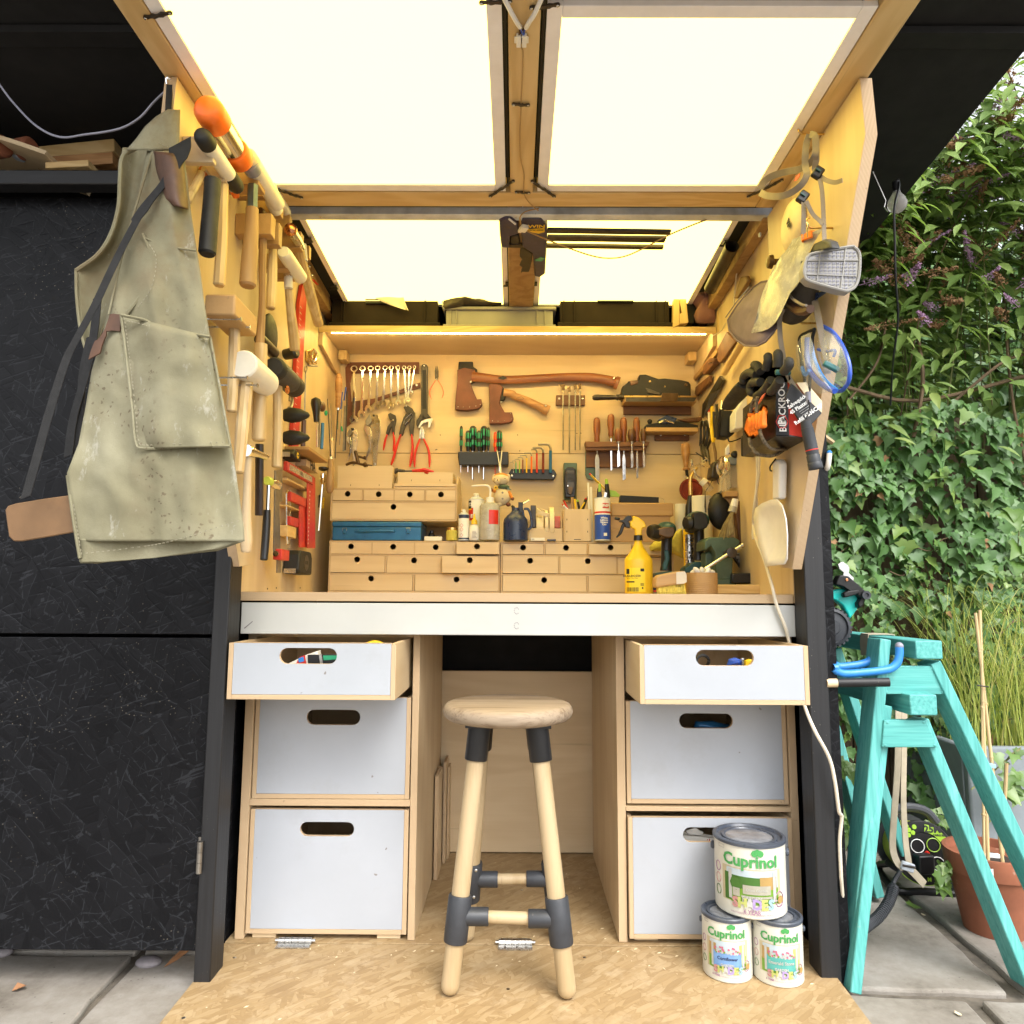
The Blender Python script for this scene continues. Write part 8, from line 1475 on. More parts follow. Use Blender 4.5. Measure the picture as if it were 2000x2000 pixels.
def tin(label,cx,cy,z0,R_,H,ang,kind):
 t=T('paint_tin',label,'paint tin','cream paint tins by the right cabinet');k=R_/.0565
 t.p('can',B().lathe((cx,cy,z0+.0005),(0,0,1),[(0,R_*.97),(.002*k,R_),(H-.008,R_)],48),'can_cream');l_=t.p('lid',B().lathe((cx,cy,z0+H-.0075),(0,0,1),[(0,R_*1.0),(0,R_*1.035),(.006,R_*1.035),(.008,R_*1.0),(.008,R_*.93),(.002,R_*.89),(.001,R_*.80),(.005,R_*.78),(.005,R_*.70),(.0025,R_*.68),(.0025,R_*.1)],48),'can_lid');t.p('lid_film',B().lathe((cx,cy,z0+H-.0048),(0,0,1),[(0,R_*.66),(.0003,R_*.60)],32),'lid_film',under=l_)
 for s_ in(-1,1):t.p('handle_ear',B().lathe((cx+s_*R_*.99*math.cos(ang),cy+s_*R_*.99*math.sin(ang),z0+H*.80),(s_*math.cos(ang),s_*math.sin(ang),0),[(0,.006*k),(.003*k,.007*k),(.006*k,.005*k)],12),'can_lid')
 lay=[0]
 def P(m,a0,a1,h0,h1,nm='printed_panel'):lay[0]+=1;t.p(nm,curvepatch(B(),cx,cy,R_+.00012*lay[0],ang+a0,ang+a1,z0+H*h0,z0+H*h1),m,smooth=60)
 def Tx(s_,size,a,h,m,bold=0):lay[0]+=1;b=B();curvelabel(b,s_,size,cx,cy,R_+.00012*lay[0]+.0002,ang+a,z0+H*h,bold);t.p('lettering',b,m,smooth=0)
 def dots(m,pts,r):
  lay[0]+=1;b=B()
  for a,h in pts:rr=R_+.00012*lay[0];b.add([V((cx+rr*math.sin(ang+a+r/R_*math.cos(q)),cy-rr*math.cos(ang+a+r/R_*math.cos(q)),z0+H*h+r*math.sin(q)))for q in[i*.785 for i in range(8)]],[tuple(range(8))])
  t.p('printed_spot',b,m,smooth=0,kind='stuff')
 P('ink_cream',-.86,.92,.20,.665);P('ink_lawn',-.76,.82,.21,.42);P('ink_sky',-.70,.80,.42,.65);P('ink_hedge' if kind=='bench' else 'ink_wood',-.74,-.42 if kind!='bench' else .25,.40,.60 if kind!='bench' else .56)
 if kind=='bench':P('ink_wood',.25,.76,.40,.57);P('ink_lawn',-.58,.5,.20,.30)
 P('ink_hedge',-.76,-.56,.22,.58)if kind=='bench' else P('ink_lime',.5,.78,.30,.60)
 for a in(-.58,.68):P('ink_light',a-.05,a+.05,.24,.63);P('ink_light',a-.02,a+.14 if a>0 else a+.02,.24,.26)
 if kind=='bench':
  P('ink_bench',-.22,.55,.335,.455);P('ink_bench',-.26,.60,.285,.315);P('ink_bench',-.24,-.20,.22,.30);P('ink_bench',.54,.58,.22,.30);P('ink_bench',-.50,-.30,.29,.40);dots('ink_hedge',[(-.40,.46)],.0115*k*.9);Tx('Olive Garden',.0062*k,.16,.395,'ink_light')
 else:
  P('ink_'+kind,-.50,.56,.255,.465,'printed_planter');P('ink_'+kind,-.53,-.47,.24,.49);P('ink_'+kind,.53,.59,.24,.49)
  rr=random.Random(5);dots('ink_light',[(rr.uniform(-.35,.5),rr.uniform(.46,.53))for _ in range(16)],.0026*k);dots('ink_pink',[(rr.uniform(-.45,.55),rr.uniform(.475,.56))for _ in range(16)],.0024*k);dots('ink_lawn',[(rr.uniform(-.4,.5),rr.uniform(.465,.5))for _ in range(6)],.0018*k)
  Tx('Cornflower' if kind=='blue' else 'Emerald Stone',.0098*k,.03,.385,'navy' if kind=='blue' else 'ink_light',.0002)
 Tx('Cuprinol',.0255*k,.0,.765,'green_ink',.0008*k);dots('green_ink',[(.12,.885),(.20,.90),(.28,.885)],.0052*k)
 Tx('GARDEN',.0075*k,.02,.285,'ink_light',.0003)
 for i,(ch,m)in enumerate(zip('SHADES',('ink_rose','ink_lime','ink_light','ink_lilac','ink_lime','ink_aqua'))):Tx(ch,.0205*k,-.43+i*.195,.205,m,.0012*k)
 if kind=='bench':Tx('6 YEAR',.0085*k,.02,.105,'ink_mauve',.0002);Tx('WEATHERPROOF FOR GARDEN WOOD',.0038*k,.02,.075,'ink_mauve')
 else:Tx('6 YEAR',.0056*k,-.42,.115,'ink_mauve',.0002);Tx('WEATHERPROOF FOR GARDEN WOOD',.0036*k,.16,.105,'ink_mauve')
 for h,m in((.60,'ink_mauve'),(.44,'ink_rose'),(.28,'ink_hedge')):
  b=B();b.tube([V((cx+(R_+.0006)*math.sin(ang-1.06+.0065*k/R_*math.cos(q)),cy-(R_+.0006)*math.cos(ang-1.06+.0065*k/R_*math.cos(q)),z0+H*h+.0075*k*math.sin(q)))for q in[i*.524 for i in range(12)]],.0006*k,4,True);t.p('round_mark',b,m)
 b=B();b.tube([V((cx+(R_+.0006)*math.sin(ang+.86+.009*k/R_*math.cos(q)),cy-(R_+.0006)*math.cos(ang+.86+.009*k/R_*math.cos(q)),z0+H*.26+.0115*k*math.sin(q)))for q in[i*.524 for i in range(12)]],.0008*k,4,True);t.p('round_mark',b,'ink_mauve');dots('ink_wood',[(.86,.26)],.0062*k)
 b=B();rr=R_+.0005;b.tube([V((cx+rr*math.sin(ang+a),cy-rr*math.cos(ang+a),z0+H*h))for a,h in((-1.0,.88),(-.78,.88),(-.78,.92),(-1.0,.92))],.0003,4,True);t.p('label_box',b,'stone')
 return t
pa,pb=at('M',412,1742,2,0),at('M',928,1786,2,0);r1=.0568
ca,cb=V((pa.x*1.035,pa.y+r1,0)),V((pb.x*1.03,pb.y+r1,0))
h1=at('M',412,1105,1,ca.y-r1).z
tin('small cream paint tin at the left, with a blue planter on its label',ca.x,ca.y,.0,r1,h1,-.30,'blue');tin('small cream paint tin at the right, with a turquoise planter on its label',cb.x,cb.y,.0,r1,h1,-.22,'teal')
pc=at('M',640,1112,2,h1+.001);r2=.0825;h2=at('M',640,365,1,pc.y).z-h1
tin('large cream paint tin with a garden bench label, stacked on two small tins',pc.x+.028,pc.y+r2,h1+.001,r2,h2,-.29,'bench')
AY=1.285;ap=Pl('R','y',AY)
t=T('work_apron','paint spotted khaki canvas apron with leather patches, hung on the front of the left wing','apron',None)
def sheet(rows,nx,off,amp,seed,th=.0022,m='canvas',nm='panel',sub=1,bow=.0):
 """rows: (y, x left, x right) down the cloth"""
 M=[]
 for i in range(len(rows)-1):
  for j in range(6):s_=j/6;M.append(tuple(rows[i][k]*(1-s_)+rows[i+1][k]*s_ for k in range(3)))
 M.append(rows[-1]);b=B();vs=[]
 for i,(y,xl,xr)in enumerate(M):
  for j in range(nx+1):
   x=xl+(xr-xl)*j/nx;p=ap(x,y if not isinstance(y,tuple)else y[0]+(y[1]-y[0])*j/nx);f_=j/nx
   w_=noise.noise(V((p.x*16,seed,p.z*5)))*amp+noise.noise(V((p.x*30+p.z*14,seed+3,p.z*22)))*amp*.20+bow*math.sin(math.pi*f_)-(.32-abs(noise.noise(V((p.x*15+p.z*3,seed+7,p.z*3.2-p.x*2)))))*amp*1.0+noise.noise(V((p.x*60,seed+5,p.z*40)))*amp*.06
   d=(p-O0).normalized();vs.append(p+d*(off+w_))
 b.add(vs,[(i*(nx+1)+j,i*(nx+1)+j+1,(i+1)*(nx+1)+j+1,(i+1)*(nx+1)+j)for i in range(len(M)-1)for j in range(nx)])
 o=t.p(nm,b,m,smooth=80);s_=o.modifiers.new('thickness','SOLIDIFY');s_.thickness=th;s_.offset=0;return o
sheet([(200,605,752),(320,580,768),(440,552,782),(560,515,800),(700,478,822),(850,445,842),(960,420,862),(1100,378,888),(1250,352,918),(1400,322,948),(1520,275,968),(1640,290,985),(1740,308,1000),(1885,325,1004)][:-1]+[(1800,316,1003)],40,0,.020,1,bow=-.018)
sheet([(1790,316,1003),(1830,322,900),(1868,326,640),(1885,326,420)],14,.0,.008,1)
sheet([(1800,330,1000),(1840,335,890),(1890,330,400)],12,.03,.006,4,m='canvas')
sheet([(185,505,640),(260,492,615),(350,490,600),(450,480,575),(560,445,540),(630,390,520),(690,312,500),(780,316,470),(860,325,452),(930,330,420),(1035,356,385)],10,.075,.016,6,bow=.035)
sheet([(30,690,738),(60,640,738),(100,596,737),(150,560,736),(195,520,735)],10,.0,.010,2,bow=-.012,nm='collar')
sheet([(195,505,560),(215,500,530)],4,.01,.004,2,nm='collar')
def bind(pts,off,r,nm='binding',m='canvas'):return t.p(nm,B().tube(bez(*[ap(x,y)+(ap(x,y)-O0).normalized()*off for x,y in pts],n=6),r,6),m)
bind(((735,195),(690,205),(610,182),(540,190),(500,230),(492,320),(486,430),(455,540),(400,625),(312,690)),.0,.0038);bind(((312,690),(315,800),(330,930),(358,1035)),.07,.003);bind(((625,205),(560,420),(505,610),(445,870)),-.012,.0022);bind(((585,540),(612,610),(612,690),(585,780),(520,868)),-.014,.0035)
bind(((600,560),(680,590),(805,608)),-.016,.0022);bind(((277,1530),(300,1700),(328,1870)),-.004,.003)
pk=sheet([(((872,962)),497,862)]if False else[((872,960),497,862),((980,1050),510,880),((1100,1150),525,898),((1250,1280),542,922),((1390,1395),556,942),((1418,1412),580,945)],16,-.014,.010,8,nm='pocket',bow=-.012)if False else None
def patch(rows,off,amp,seed,nm,m,nx=12,bow=-.006):
 M=[]
 for i in range(len(rows)-1):
  for j in range(4):s_=j/4;M.append([(rows[i][k][0]*(1-s_)+rows[i+1][k][0]*s_,rows[i][k][1]*(1-s_)+rows[i+1][k][1]*s_)for k in(0,1)])
 M.append(rows[-1]);b=B();vs=[]
 for(a,e)in M:
  for j in range(nx+1):
   f_=j/nx;p=ap(a[0]+(e[0]-a[0])*f_,a[1]+(e[1]-a[1])*f_);d=(p-O0).normalized();w_=noise.noise(V((p.x*16,1,p.z*5)))*.020+noise.noise(V((p.x*30,seed,p.z*24)))*amp+bow*math.sin(math.pi*f_)
   vs.append(p+d*(off-.018*math.sin(math.pi*max(0,min(1,f_)))+w_))
 b.add(vs,[(i*(nx+1)+j,i*(nx+1)+j+1,(i+1)*(nx+1)+j+1,(i+1)*(nx+1)+j)for i in range(len(M)-1)for j in range(nx)])
 o=t.p(nm,b,m,smooth=80);s_=o.modifiers.new('thickness','SOLIDIFY');s_.thickness=.003;s_.offset=0;return o
pk=patch([((497,872),(862,962)),((512,1000),(882,1060)),((528,1130),(902,1160)),((545,1280),(925,1290)),((558,1390),(942,1398)),((585,1420),(945,1410))],-.018,.010,8,'pocket','canvas',18)
def onap(pts,off):return[ap(x,y)+(ap(x,y)-O0).normalized()*off for x,y in pts]
t.p('pocket_hem',B().tube(bez(*onap(((497,872),(600,895),(640,925),(760,945),(862,962)),-.036),n=5),.003,6),'canvas',under=pk);t.p('pocket_seam',B().tube(bez(*onap(((497,872),(525,1100),(545,1280),(556,1390),(590,1420),(760,1412),(944,1410)),-.034),n=5),.0028,6),'canvas',under=pk);t.p('pocket_seam',B().tube(bez(*onap(((862,962),(900,1160),(944,1405)),-.028),n=5),.0024,6),'canvas',under=pk)
patch([((632,200),(740,215)),((640,260),(755,280)),((655,340),(762,360)),((668,395),(768,400)),((700,418),(770,440))],-.012,.004,3,'leather_patch','leather_brown' if False else 'leather_red',8)
t.p('neck_strap',B().strip(bez(*onap(((738,165),(735,220),(690,310),(600,420),(535,530),(460,680),(390,830),(320,960),(270,1060),(200,1280),(150,1460),(105,1620)),-.035),n=5),[V((.020,0,.012))]*8+[V((.015,0,.009))]*10+[V((.0075,.002,.004))]*46,.002),'black_strap',smooth=60)
P=bez(*onap(((400,800),(385,950),(350,1120),(300,1300),(280,1450)),.05),n=5);t.p('waist_strap',B().strip(P,V((.008,0,.003)),.002),'black_strap');P=bez(*onap(((370,960),(340,1100),(330,1250),(310,1440)),.058),n=5);t.p('waist_strap',B().strip(P,V((.007,0,.003)),.002),'black_strap')
t.p('strap_tab',B().strip(bez(*onap(((495,905),(450,905),(425,945),(400,1000),(388,1042)),-.022),n=5),[V((0,0,.016))]*6+[V((.006,0,.014))]*6+[V((.010,0,.006))]*20,.003),'leather_red',smooth=60)
t.p('leather_tag',B().prism(onap(((20,1672),(30,1655),(60,1645),(180,1625),(288,1610),(308,1762),(180,1785),(90,1800),(55,1800),(35,1780)),.02),(0,.004,0)),'leather_tan',.003,seg=2)
plain('stitch_thread',(.245,.22,.15),.8)
def stitches(pts,off,nm='stitching'):
 P=bez(*onap(pts,off),n=14);b=B();acc=0
 for a,e in zip(P,P[1:]):
  acc+=(e-a).length
  if acc>.0062:acc=0;d=(e-a).normalized();b.beam(a,a+d*.0038,.0012,.0012,(0,1,0))
 t.p(nm,b,'stitch_thread',smooth=0,kind='stuff')
stitches(((510,885),(538,1100),(557,1280),(568,1385),(600,1405),(760,1398),(935,1396)),-.040);stitches(((510,893),(600,915),(650,945),(760,962),(855,975)),-.038);stitches(((340,1850),(500,1832),(700,1800),(990,1712)),-.030);stitches(((300,1640),(318,1760),(335,1860)),-.012);stitches(((640,160),(690,182),(730,175)),-.022);stitches(((608,575),(640,640),(620,760),(550,862)),-.034)
q=at('A',1275,625,1,1.33);t.p('hanging_loop',B().tube(bez(at('A',1262,640,1,1.31),at('A',1258,600,1,1.31),at('A',1285,592,1,1.31),at('A',1300,640,1,1.32),n=5),.0032,8),'chrome');t.p('hanging_strap',B().strip([at('A',1280,640,1,1.31),at('A',1275,740,1,1.305),at('A',1270,840,1,1.295)],V((.006,0,0)),.002),'black_strap')
zl=zr0-.011;z_=lambda x,y,Y:at('Z',x,y,1,Y)
t=T('skateboard','upturned skateboard with an orange wheel lying on the loft above the left doors','skateboard')
t.p('deck',B().strip(bez(z_(-700,1430,1.86),z_(-300,1390,1.86),z_(0,1405,1.86),z_(150,1420,1.86),z_(300,1460,1.86),z_(450,1510,1.86),z_(620,1570,1.86),n=5),V((0,.10,0)),.011),'birch_x');w_=z_(250,1345,1.84);R_=.029
t.p('wheel',B().lathe(w_+V((-.02,.0,0)),(1,-.25,0),[(0,R_*.7),(.004,R_),(.034,R_),(.040,R_*.8),(.041,R_*.3)],22),'coral' if False else 'terracotta');t.p('truck',B().prism([z_(-60,1235,1.83),z_(30,1260,1.83),z_(230,1320,1.83),z_(225,1370,1.83),z_(150,1410,1.83),z_(90,1390,1.83),z_(0,1310,1.83)],(0,.03,0)),'galvanised',.004);t.p('wheel',B().lathe(z_(-60,1330,1.80),(1,-.25,0),[(0,R_*.7),(.004,R_),(.034,R_),(.040,R_*.8)],22),'terracotta')
for lab,p,q,th,Y in(('long pale plank lying highest on the loft behind the skateboard',(280,1470),(1100,1385),.040,2.0),('brown board under the pale plank on the loft',(430,1545),(1090,1500),.035,1.92),('short pine offcut lying at the front of the loft',(500,1570),(880,1550),.018,1.84)):a,e=z_(*p,Y),z_(*q,Y);one('loft_plank',lab,'plank',B().beam(a,e,.09,th,(0,1,0)),'pine_x' if 'brown' not in lab else 'hickory_x',.002,'planks on the loft')
P=bez(z_(-80,640,1.5),z_(0,765,1.5),z_(130,935,1.5),z_(330,1135,1.48),z_(540,1232,1.46),z_(760,1210,1.44),z_(1000,1175,1.42),z_(1140,1130,1.41),z_(1270,1045,1.40),z_(1380,920,1.39),z_(1490,815,1.37),n=6);one('white_wire','thin pale twin wire sagging across the dark loft to the apron hook','wire',B().tube(P,.0024,6),'cable_grey')
def pebble(label,c,x,y,rx,ry,m='stone'):q=at(c,x,y,2,GZ);one('pebble',label,'pebble',B().ell(q+V((0,0,.008)),(rx,ry,.012),14,8),m,smooth=60,group='pebbles by the left door')
pebble('grey flat pebble under the left door near the black post','V',1120,1490,.032,.022);pebble('grey pebble under the left door at the edge of the picture','V',30,1410,.022,.02)
q=at('V',150,1680,2,GZ);one('dry_leaf','curled brown leaf lying on the left paving','leaf',B().add([q+V(p)for p in((-.015,-.006,.002),(0,-.012,.008),(.016,0,.012),(.004,.012,.006),(-.012,.008,.014))],[(0,1,2),(0,2,3),(0,3,4)]),'dry_leaf',group='dry leaves on the paving')
q=at('V',1310,1470,2,GZ);one('dry_leaf','long dry brown leaf caught under the door beside the post','leaf',B().add([q+V(p)for p in((-.012,-.03,.002),(-.004,0,.012),(.018,.04,.03),(.022,.05,.01),(.008,.01,.004))],[(0,1,4),(1,2,3),(1,3,4)]),'dry_leaf',group='dry leaves on the paving')
k_=lambda x,y,Y,dx=0:at('K',x,y,1,Y);l_=lambda x,y,Y:at('L',x,y,1,Y)
def horse(label,beam,plate,legs,plate_y):
 t=T('saw_horse',label,'saw horse','turquoise saw horses')
 b=B();x0,x1,y0,y1,z0,z1=beam;b.bx(x0,x1,y0,y1,z0,z1);t.p('beam',b,'teal_paint_y',.003)
 t.p('end_plate',B().prism([k_(x,y,plate_y)for x,y in plate],(0,.018,0)),'teal_paint_x',.002)
 rear=[(p[0]-.01,p[1])for p in plate];t.p('end_plate',B().prism([k_(x,y,plate_y)+V((-.07,.52,0))for x,y in plate],(0,.018,0)),'teal_paint_x',.002)
 for a,e in legs:
  for dy in(0,.48):t.p('leg',B().beam(a+V((-.03 if dy else 0,dy,0)),e+V((-.10 if dy else 0,dy+(.02 if dy else 0),0)),.068,.027,(0,1,0)),'teal_paint_z',.003)
 for i in(0,1,2,3):
  x,y=plate[i];cx_=sum(p[0]for p in plate)/4;cy_=sum(p[1]for p in plate)/4;q=k_(x+(cx_-x)*.12,y+(cy_-y)*.16,plate_y);t.p('screw',B().ell(q,(.004,.0015,.004),8,5),'teal_paint_x')
 return t
e0,e1=k_(1000,752,1.80),k_(1240,912,1.80)
UH=horse('upper turquoise saw horse, stacked on the other one with a strap round its beam',(e0.x,e1.x,1.80,2.42,e1.z,e0.z),((775,970),(1165,970),(1265,1212),(722,1212)),[(k_(690,735,1.845),l_(392,1215,1.83)),(k_(1110,930,1.845),l_(1850,1225,1.83))],1.815)
e0,e1=k_(950,1215,1.78),k_(1195,1395,1.78)
LH=horse('lower turquoise saw horse, standing on the paving under the other one',(e0.x,e1.x,1.78,2.40,e1.z,e0.z),((735,1434),(1092,1434),(1196,1668),(712,1668)),[(k_(700,1300,1.86),l_(365,1668,1.80)),(k_(1010,1420,1.85),l_(1640,1635,1.80))],1.80)
for p in LH.o.children:pass
b=B();
for i in range(2):a=k_(560+i*40,715,1.95-.1*i);
t=T('webbing_strap','cream ratchet strap looped over the upper saw horse beam and hanging to the ground','strap')
bb_=UH.o.children[0];bz1=k_(1000,752,1.80).z;bx0_=k_(1000,752,1.80).x;bz0=k_(1240,912,1.80).z;bx1_=k_(1240,912,1.80).x;ys=bx0_*FOC/((at('K',580,800,1,1.8)-O0).x/1.8*FOC)if True else 1.9
ys=bx0_/((at('K',580,800,1,1.0)-O0).x)
t.p('loop',B().strip([V((bx1_+.004,ys,bz0)),V((bx1_+.003,ys,bz1+.003)),V(((bx0_+bx1_)/2,ys,bz1+.004)),V((bx0_-.003,ys,bz1+.003)),V((bx0_-.006,ys,(bz0+bz1)/2)),V((bx0_-.004,ys,bz0-.012))],V((0,.022,0)),.003),'webbing')
t.p('tail',B().strip(bez(l_(725,-560,2.02),l_(722,-200,2.0),l_(715,100,2.0),l_(690,450,2.0),l_(682,650,2.0),l_(715,760,1.99),l_(765,815,1.99),n=5),V((.0105,.004,0)),.002),'webbing',smooth=60);t.p('tail',B().strip(bez(l_(770,-560,2.04),l_(765,-100,2.04),l_(760,300,2.03),l_(775,600,2.02),l_(800,770,2.0),n=5),V((.0095,.004,0)),.002),'webbing',smooth=60)
t.p('tail',B().strip(bez(l_(800,800,1.985),l_(850,850,1.98),l_(915,922,1.975),n=5),V((.007,.003,.007)),.002),'webbing');q=l_(790,790,1.982);t.p('buckle',B().obox(q,(.034,.010,.022),Matrix.Rotation(.3,3,'Y')),'galvanised',.003);t.p('buckle_pin',B().tube([q+V((-.016,-.008,.006)),q+V((.016,-.008,.0))],.003,8),'dark_steel')
Yr=2.30;g=Pl('L','y',Yr);c=g(905,690);R_=(g(1120,690)-g(690,690)).length/2*1.02;n_=V((-.10,-1,.12)).normalized();ux=V((1,-.10,0)).normalized();uy=n_.cross(ux)*-1
uy=(V((0,0,1))-n_*n_.z).normalized()
t=T('cable_reel','black and lime cable reel standing on the paving behind the saw horses','cable reel')
t.p('front_disc',B().lathe(c,n_,[(-.012,R_*.98),(-.008,R_),(0,R_),(.003,R_*.97),(.003,R_*.62),(.001,R_*.60)],40),'black_plastic');t.p('drum',B().lathe(c,n_,[(-.12,R_*.8),(-.012,R_*.8)],28),'lime_dull');t.p('rear_disc',B().lathe(c,n_,[(-.135,R_),(-.12,R_)],36),'grey_rubber')
pt=lambda x,y,o=.004:c+ux*(x*R_)+uy*(y*R_)+n_*o
def sector(a0,a1,r0,r1,m,nm,o=.0045):k=12;t.p(nm,B().prism([pt(r1*math.sin(a0+(a1-a0)*i/k),r1*math.cos(a0+(a1-a0)*i/k),o)for i in range(k+1)]+[pt(r0*math.sin(a1-(a1-a0)*i/k),r0*math.cos(a1-(a1-a0)*i/k),o)for i in range(k+1)],n_*-.001),m,smooth=0)
sector(.12,.98,.66,.90,'lime','label');sector(-1.9,-.45,.90,.985,'lime','lime_arc');sector(1.9,4.1,.94,1.0,'lime','lime_arc',.002)
b=B();lettering(b,'25M',R_*.30,pt(.34,.74,.005),ux,uy,.001,.0006);lettering(b,'CABLE REEL',R_*.085,pt(.56,.57,.005),ux,uy,.0004,.0006);t.p('lettering',b,'black_ink',smooth=0)
t.p('hub_plate',B().lathe(c+n_*.001,n_,[(0,R_*.62),(.006,R_*.60)],32),'iron')
for x,y,m,nm in((-.20,.22,'white_ink','socket_ring'),(.30,.27,'lime','socket_ring'),(.38,-.30,'white_ink','socket_ring')):t.p(nm,B().tube([pt(x+.21*math.cos(i*.393),y+.21*math.sin(i*.393),.009)for i in range(16)],.0014,5,True),m)
t.p('plug',B().obox(pt(-.12,-.28,.022),(.05,.035,.055),Matrix.Rotation(.1,3,'Z')),'black_plastic',.006,seg=3);t.p('reset_button',B().lathe(pt(.08,.0,.008),n_,[(0,.008),(.004,.007)],12),'red');t.p('reset_button',B().lathe(pt(.16,-.50,.005),n_,[(0,.010),(.004,.009)],12),'red')
for x,y in((-.40,.70),(-.22,.80),(-.42,.54),(-.28,.62)):t.p('round_mark',B().lathe(pt(x,y,.003),n_,[(0,R_*.075),(.001,R_*.07)],14),'lime')
b=B();lettering(b,'M',R_*.15,pt(.08,-.80,.005),ux,uy,.001,.0006);t.p('lettering',b,'lime',smooth=0)
t.p('handle',B().tube(bez(pt(-.75,.9,-.06),pt(-.5,1.22,-.06),pt(.0,1.32,-.06),pt(.5,1.2,-.06),pt(.8,.85,-.06),n=5),.014,10),'grey_rubber');f0_=at('L',700,955,2,GZ+.012);f1_=at('L',1130,985,2,GZ+.012);t.p('stand',B().tube(bez(pt(-.9,-.5,-.06),f0_+V((0,.1,.03)),f0_,f0_.lerp(f1_,.5),f1_,n=5),.011,10),'black_plastic');t.p('stand',B().tube(bez(f1_,f1_+V((.02,.08,.03)),pt(.9,-.5,-.06),n=5),.011,10),'black_plastic')
P=bez(l_(640,360,2.35),l_(690,420,2.33),l_(700,520,2.33),n=8);cent=bez(l_(740,815,2.05),l_(690,900,2.04),l_(685,950,2.02),l_(650,1050,2.0),l_(580,1150,1.97),l_(500,1215,1.95),l_(440,1260,1.93),n=14)
def coil(cent,r,turns,wr,i0=0):
 o=[];N=len(cent);M=turns*9
 for i in range(M+1):
  s_=i0+(N-1-i0)*i/M;k=min(int(s_),N-2);p=cent[k].lerp(cent[k+1],s_-k);tg=(cent[k+1]-cent[k]).normalized();u=tg.cross(V((0,1,0))).normalized();v_=tg.cross(u);a=2*math.pi*turns*i/M;o.append(p+u*(r*math.cos(a))+v_*(r*math.sin(a)))
 return B().tube(o,wr,5)
t=T('coiled_cable','dark grey coiled cable trailing from the strap to the foot of the saw horse','cable');t.p('coil',coil(cent,.0115,36,.0034,26),'grey_rubber');t.p('lead',B().tube(cent[:28],.006,7),'grey_rubber');t2=T('striped_cable','black and lime coiled cable going up behind the saw horse legs','cable');t2.p('coil',coil(P,.012,9,.004),'black_plastic');t2.p('core',B().tube(P,.009,8),'lime_dull')
py_=2.10;g=Pl('L','y',py_);c=g(1385,700);R_=(g(1650,700)-g(1062,700)).length/2;zb=GZ;zt=g(1350,665).z
t=T('terracotta_pot','large terracotta pot at the right edge, behind the saw horse legs','flower pot')
H=zt-zb;t.p('pot',B().lathe((c.x,py_,zb+.001),(0,0,1),[(0,R_*.66),(H*.74,R_*.92),(H*.745,R_*.99),(H*.98,R_*1.03),(H,R_*1.02),(H,R_*.93),(H*.9,R_*.90)],40),'terracotta');t.p('soil',B().lathe((c.x,py_,zb+H*.86),(0,0,1),[(0,R_*.90),(.004,R_*.88),(.01,R_*.4)],24),'soil')
for i,(x,y,r,lab)in enumerate(((1410,730,.020,'white crumpled scrap on the soil of the terracotta pot'),)):q=g(x,y);one('paper_scrap',lab,'scrap',crumple([q+V((math.cos(a)*r*1.3,0,math.sin(a)*r*.7))for a in[j*.9 for j in range(7)]],.008,3,amp=.006),'white_ink',smooth=30)
one('plant_label','small white plastic plant label on the rim of the terracotta pot','label',B().prism(Pl('L','y',py_-R_-.004).l((1390,808),(1412,808),(1415,862),(1395,862)),(0,.001,0)),'white_plastic')
PX,PYb=at('K',1440,1600,1,2.48).x,2.48
t=T('concrete_planter','pale grey speckled planter standing behind the terracotta pot at the right edge','planter');zt2=k_(1700,1665,2.48).z;b=B()
for x0,x1,y0,y1 in((PX,PX+.75,PYb,PYb+.03),(PX,PX+.75,PYb+.37,PYb+.40),(PX,PX+.03,PYb+.03,PYb+.37),(PX+.72,PX+.75,PYb+.03,PYb+.37)):b.prism([V((x0,y0,zt2)),V((x1,y0,zt2)),V((x1,y1,zt2)),V((x0,y1,zt2))],(.0,.0,GZ-zt2))
t.p('planter',b,'concrete_pot',.008);t.p('soil',B().bx(PX+.03,PX+.72,PYb+.03,PYb+.37,zt2-.08,zt2-.04),'soil')
one('cane_tie','pale tape binding the bamboo canes together','tape',B().bx(k_(1548,1810,2.04).x,k_(1672,1810,2.04).x,2.03,2.05,k_(1600,1840,2.04).z,k_(1600,1805,2.04).z),'teal_plastic' if False else 'ink_aqua',.001)
for i,(x0,y0,xl,yl,lab)in enumerate(((1515,515,1670,1932,'bamboo cane leaning rightmost of the tied group'),(1552,490,1600,1915,'pale bamboo cane in the middle of the tied group'),(1560,560,1580,1915,'thin bamboo cane leftmost of the tied group'))):
 a,e=k_(x0,y0,2.12),k_(xl,yl,2.06);d=(e-a).normalized();s_=(a.z-.12)/-d.z;e2=a+d*s_;t=T('bamboo_cane',lab,'cane','bamboo canes in the terracotta pot');t.p('cane',B().tube([a,e2],.0046 if i<2 else .0035,8),'cane')
 for f_ in(.15,.35,.55,.75):q=a.lerp(e2,f_);t.p('node',B().lathe(q,d,[(0,.005),(.003,.0058),(.006,.005)],8),'cane')
one('short_cane','short bamboo stub standing at the right in the terracotta pot','cane',B().tube([l_(1508,40,2.1),l_(1490,420,2.1),l_(1480,700,2.1)],.005,8),'cane')
one('green_tie','thin dark twist tie round the bamboo canes','tie',B().tube([k_(1530,1135,2.08),k_(1580,1142,2.075),k_(1625,1148,2.08)],.0022,6),'iron')
t=T('bike_hook','blue rubber coated hooks screwed to the outer wall, pointing over the saw horse','hook');m_='sky_blue'
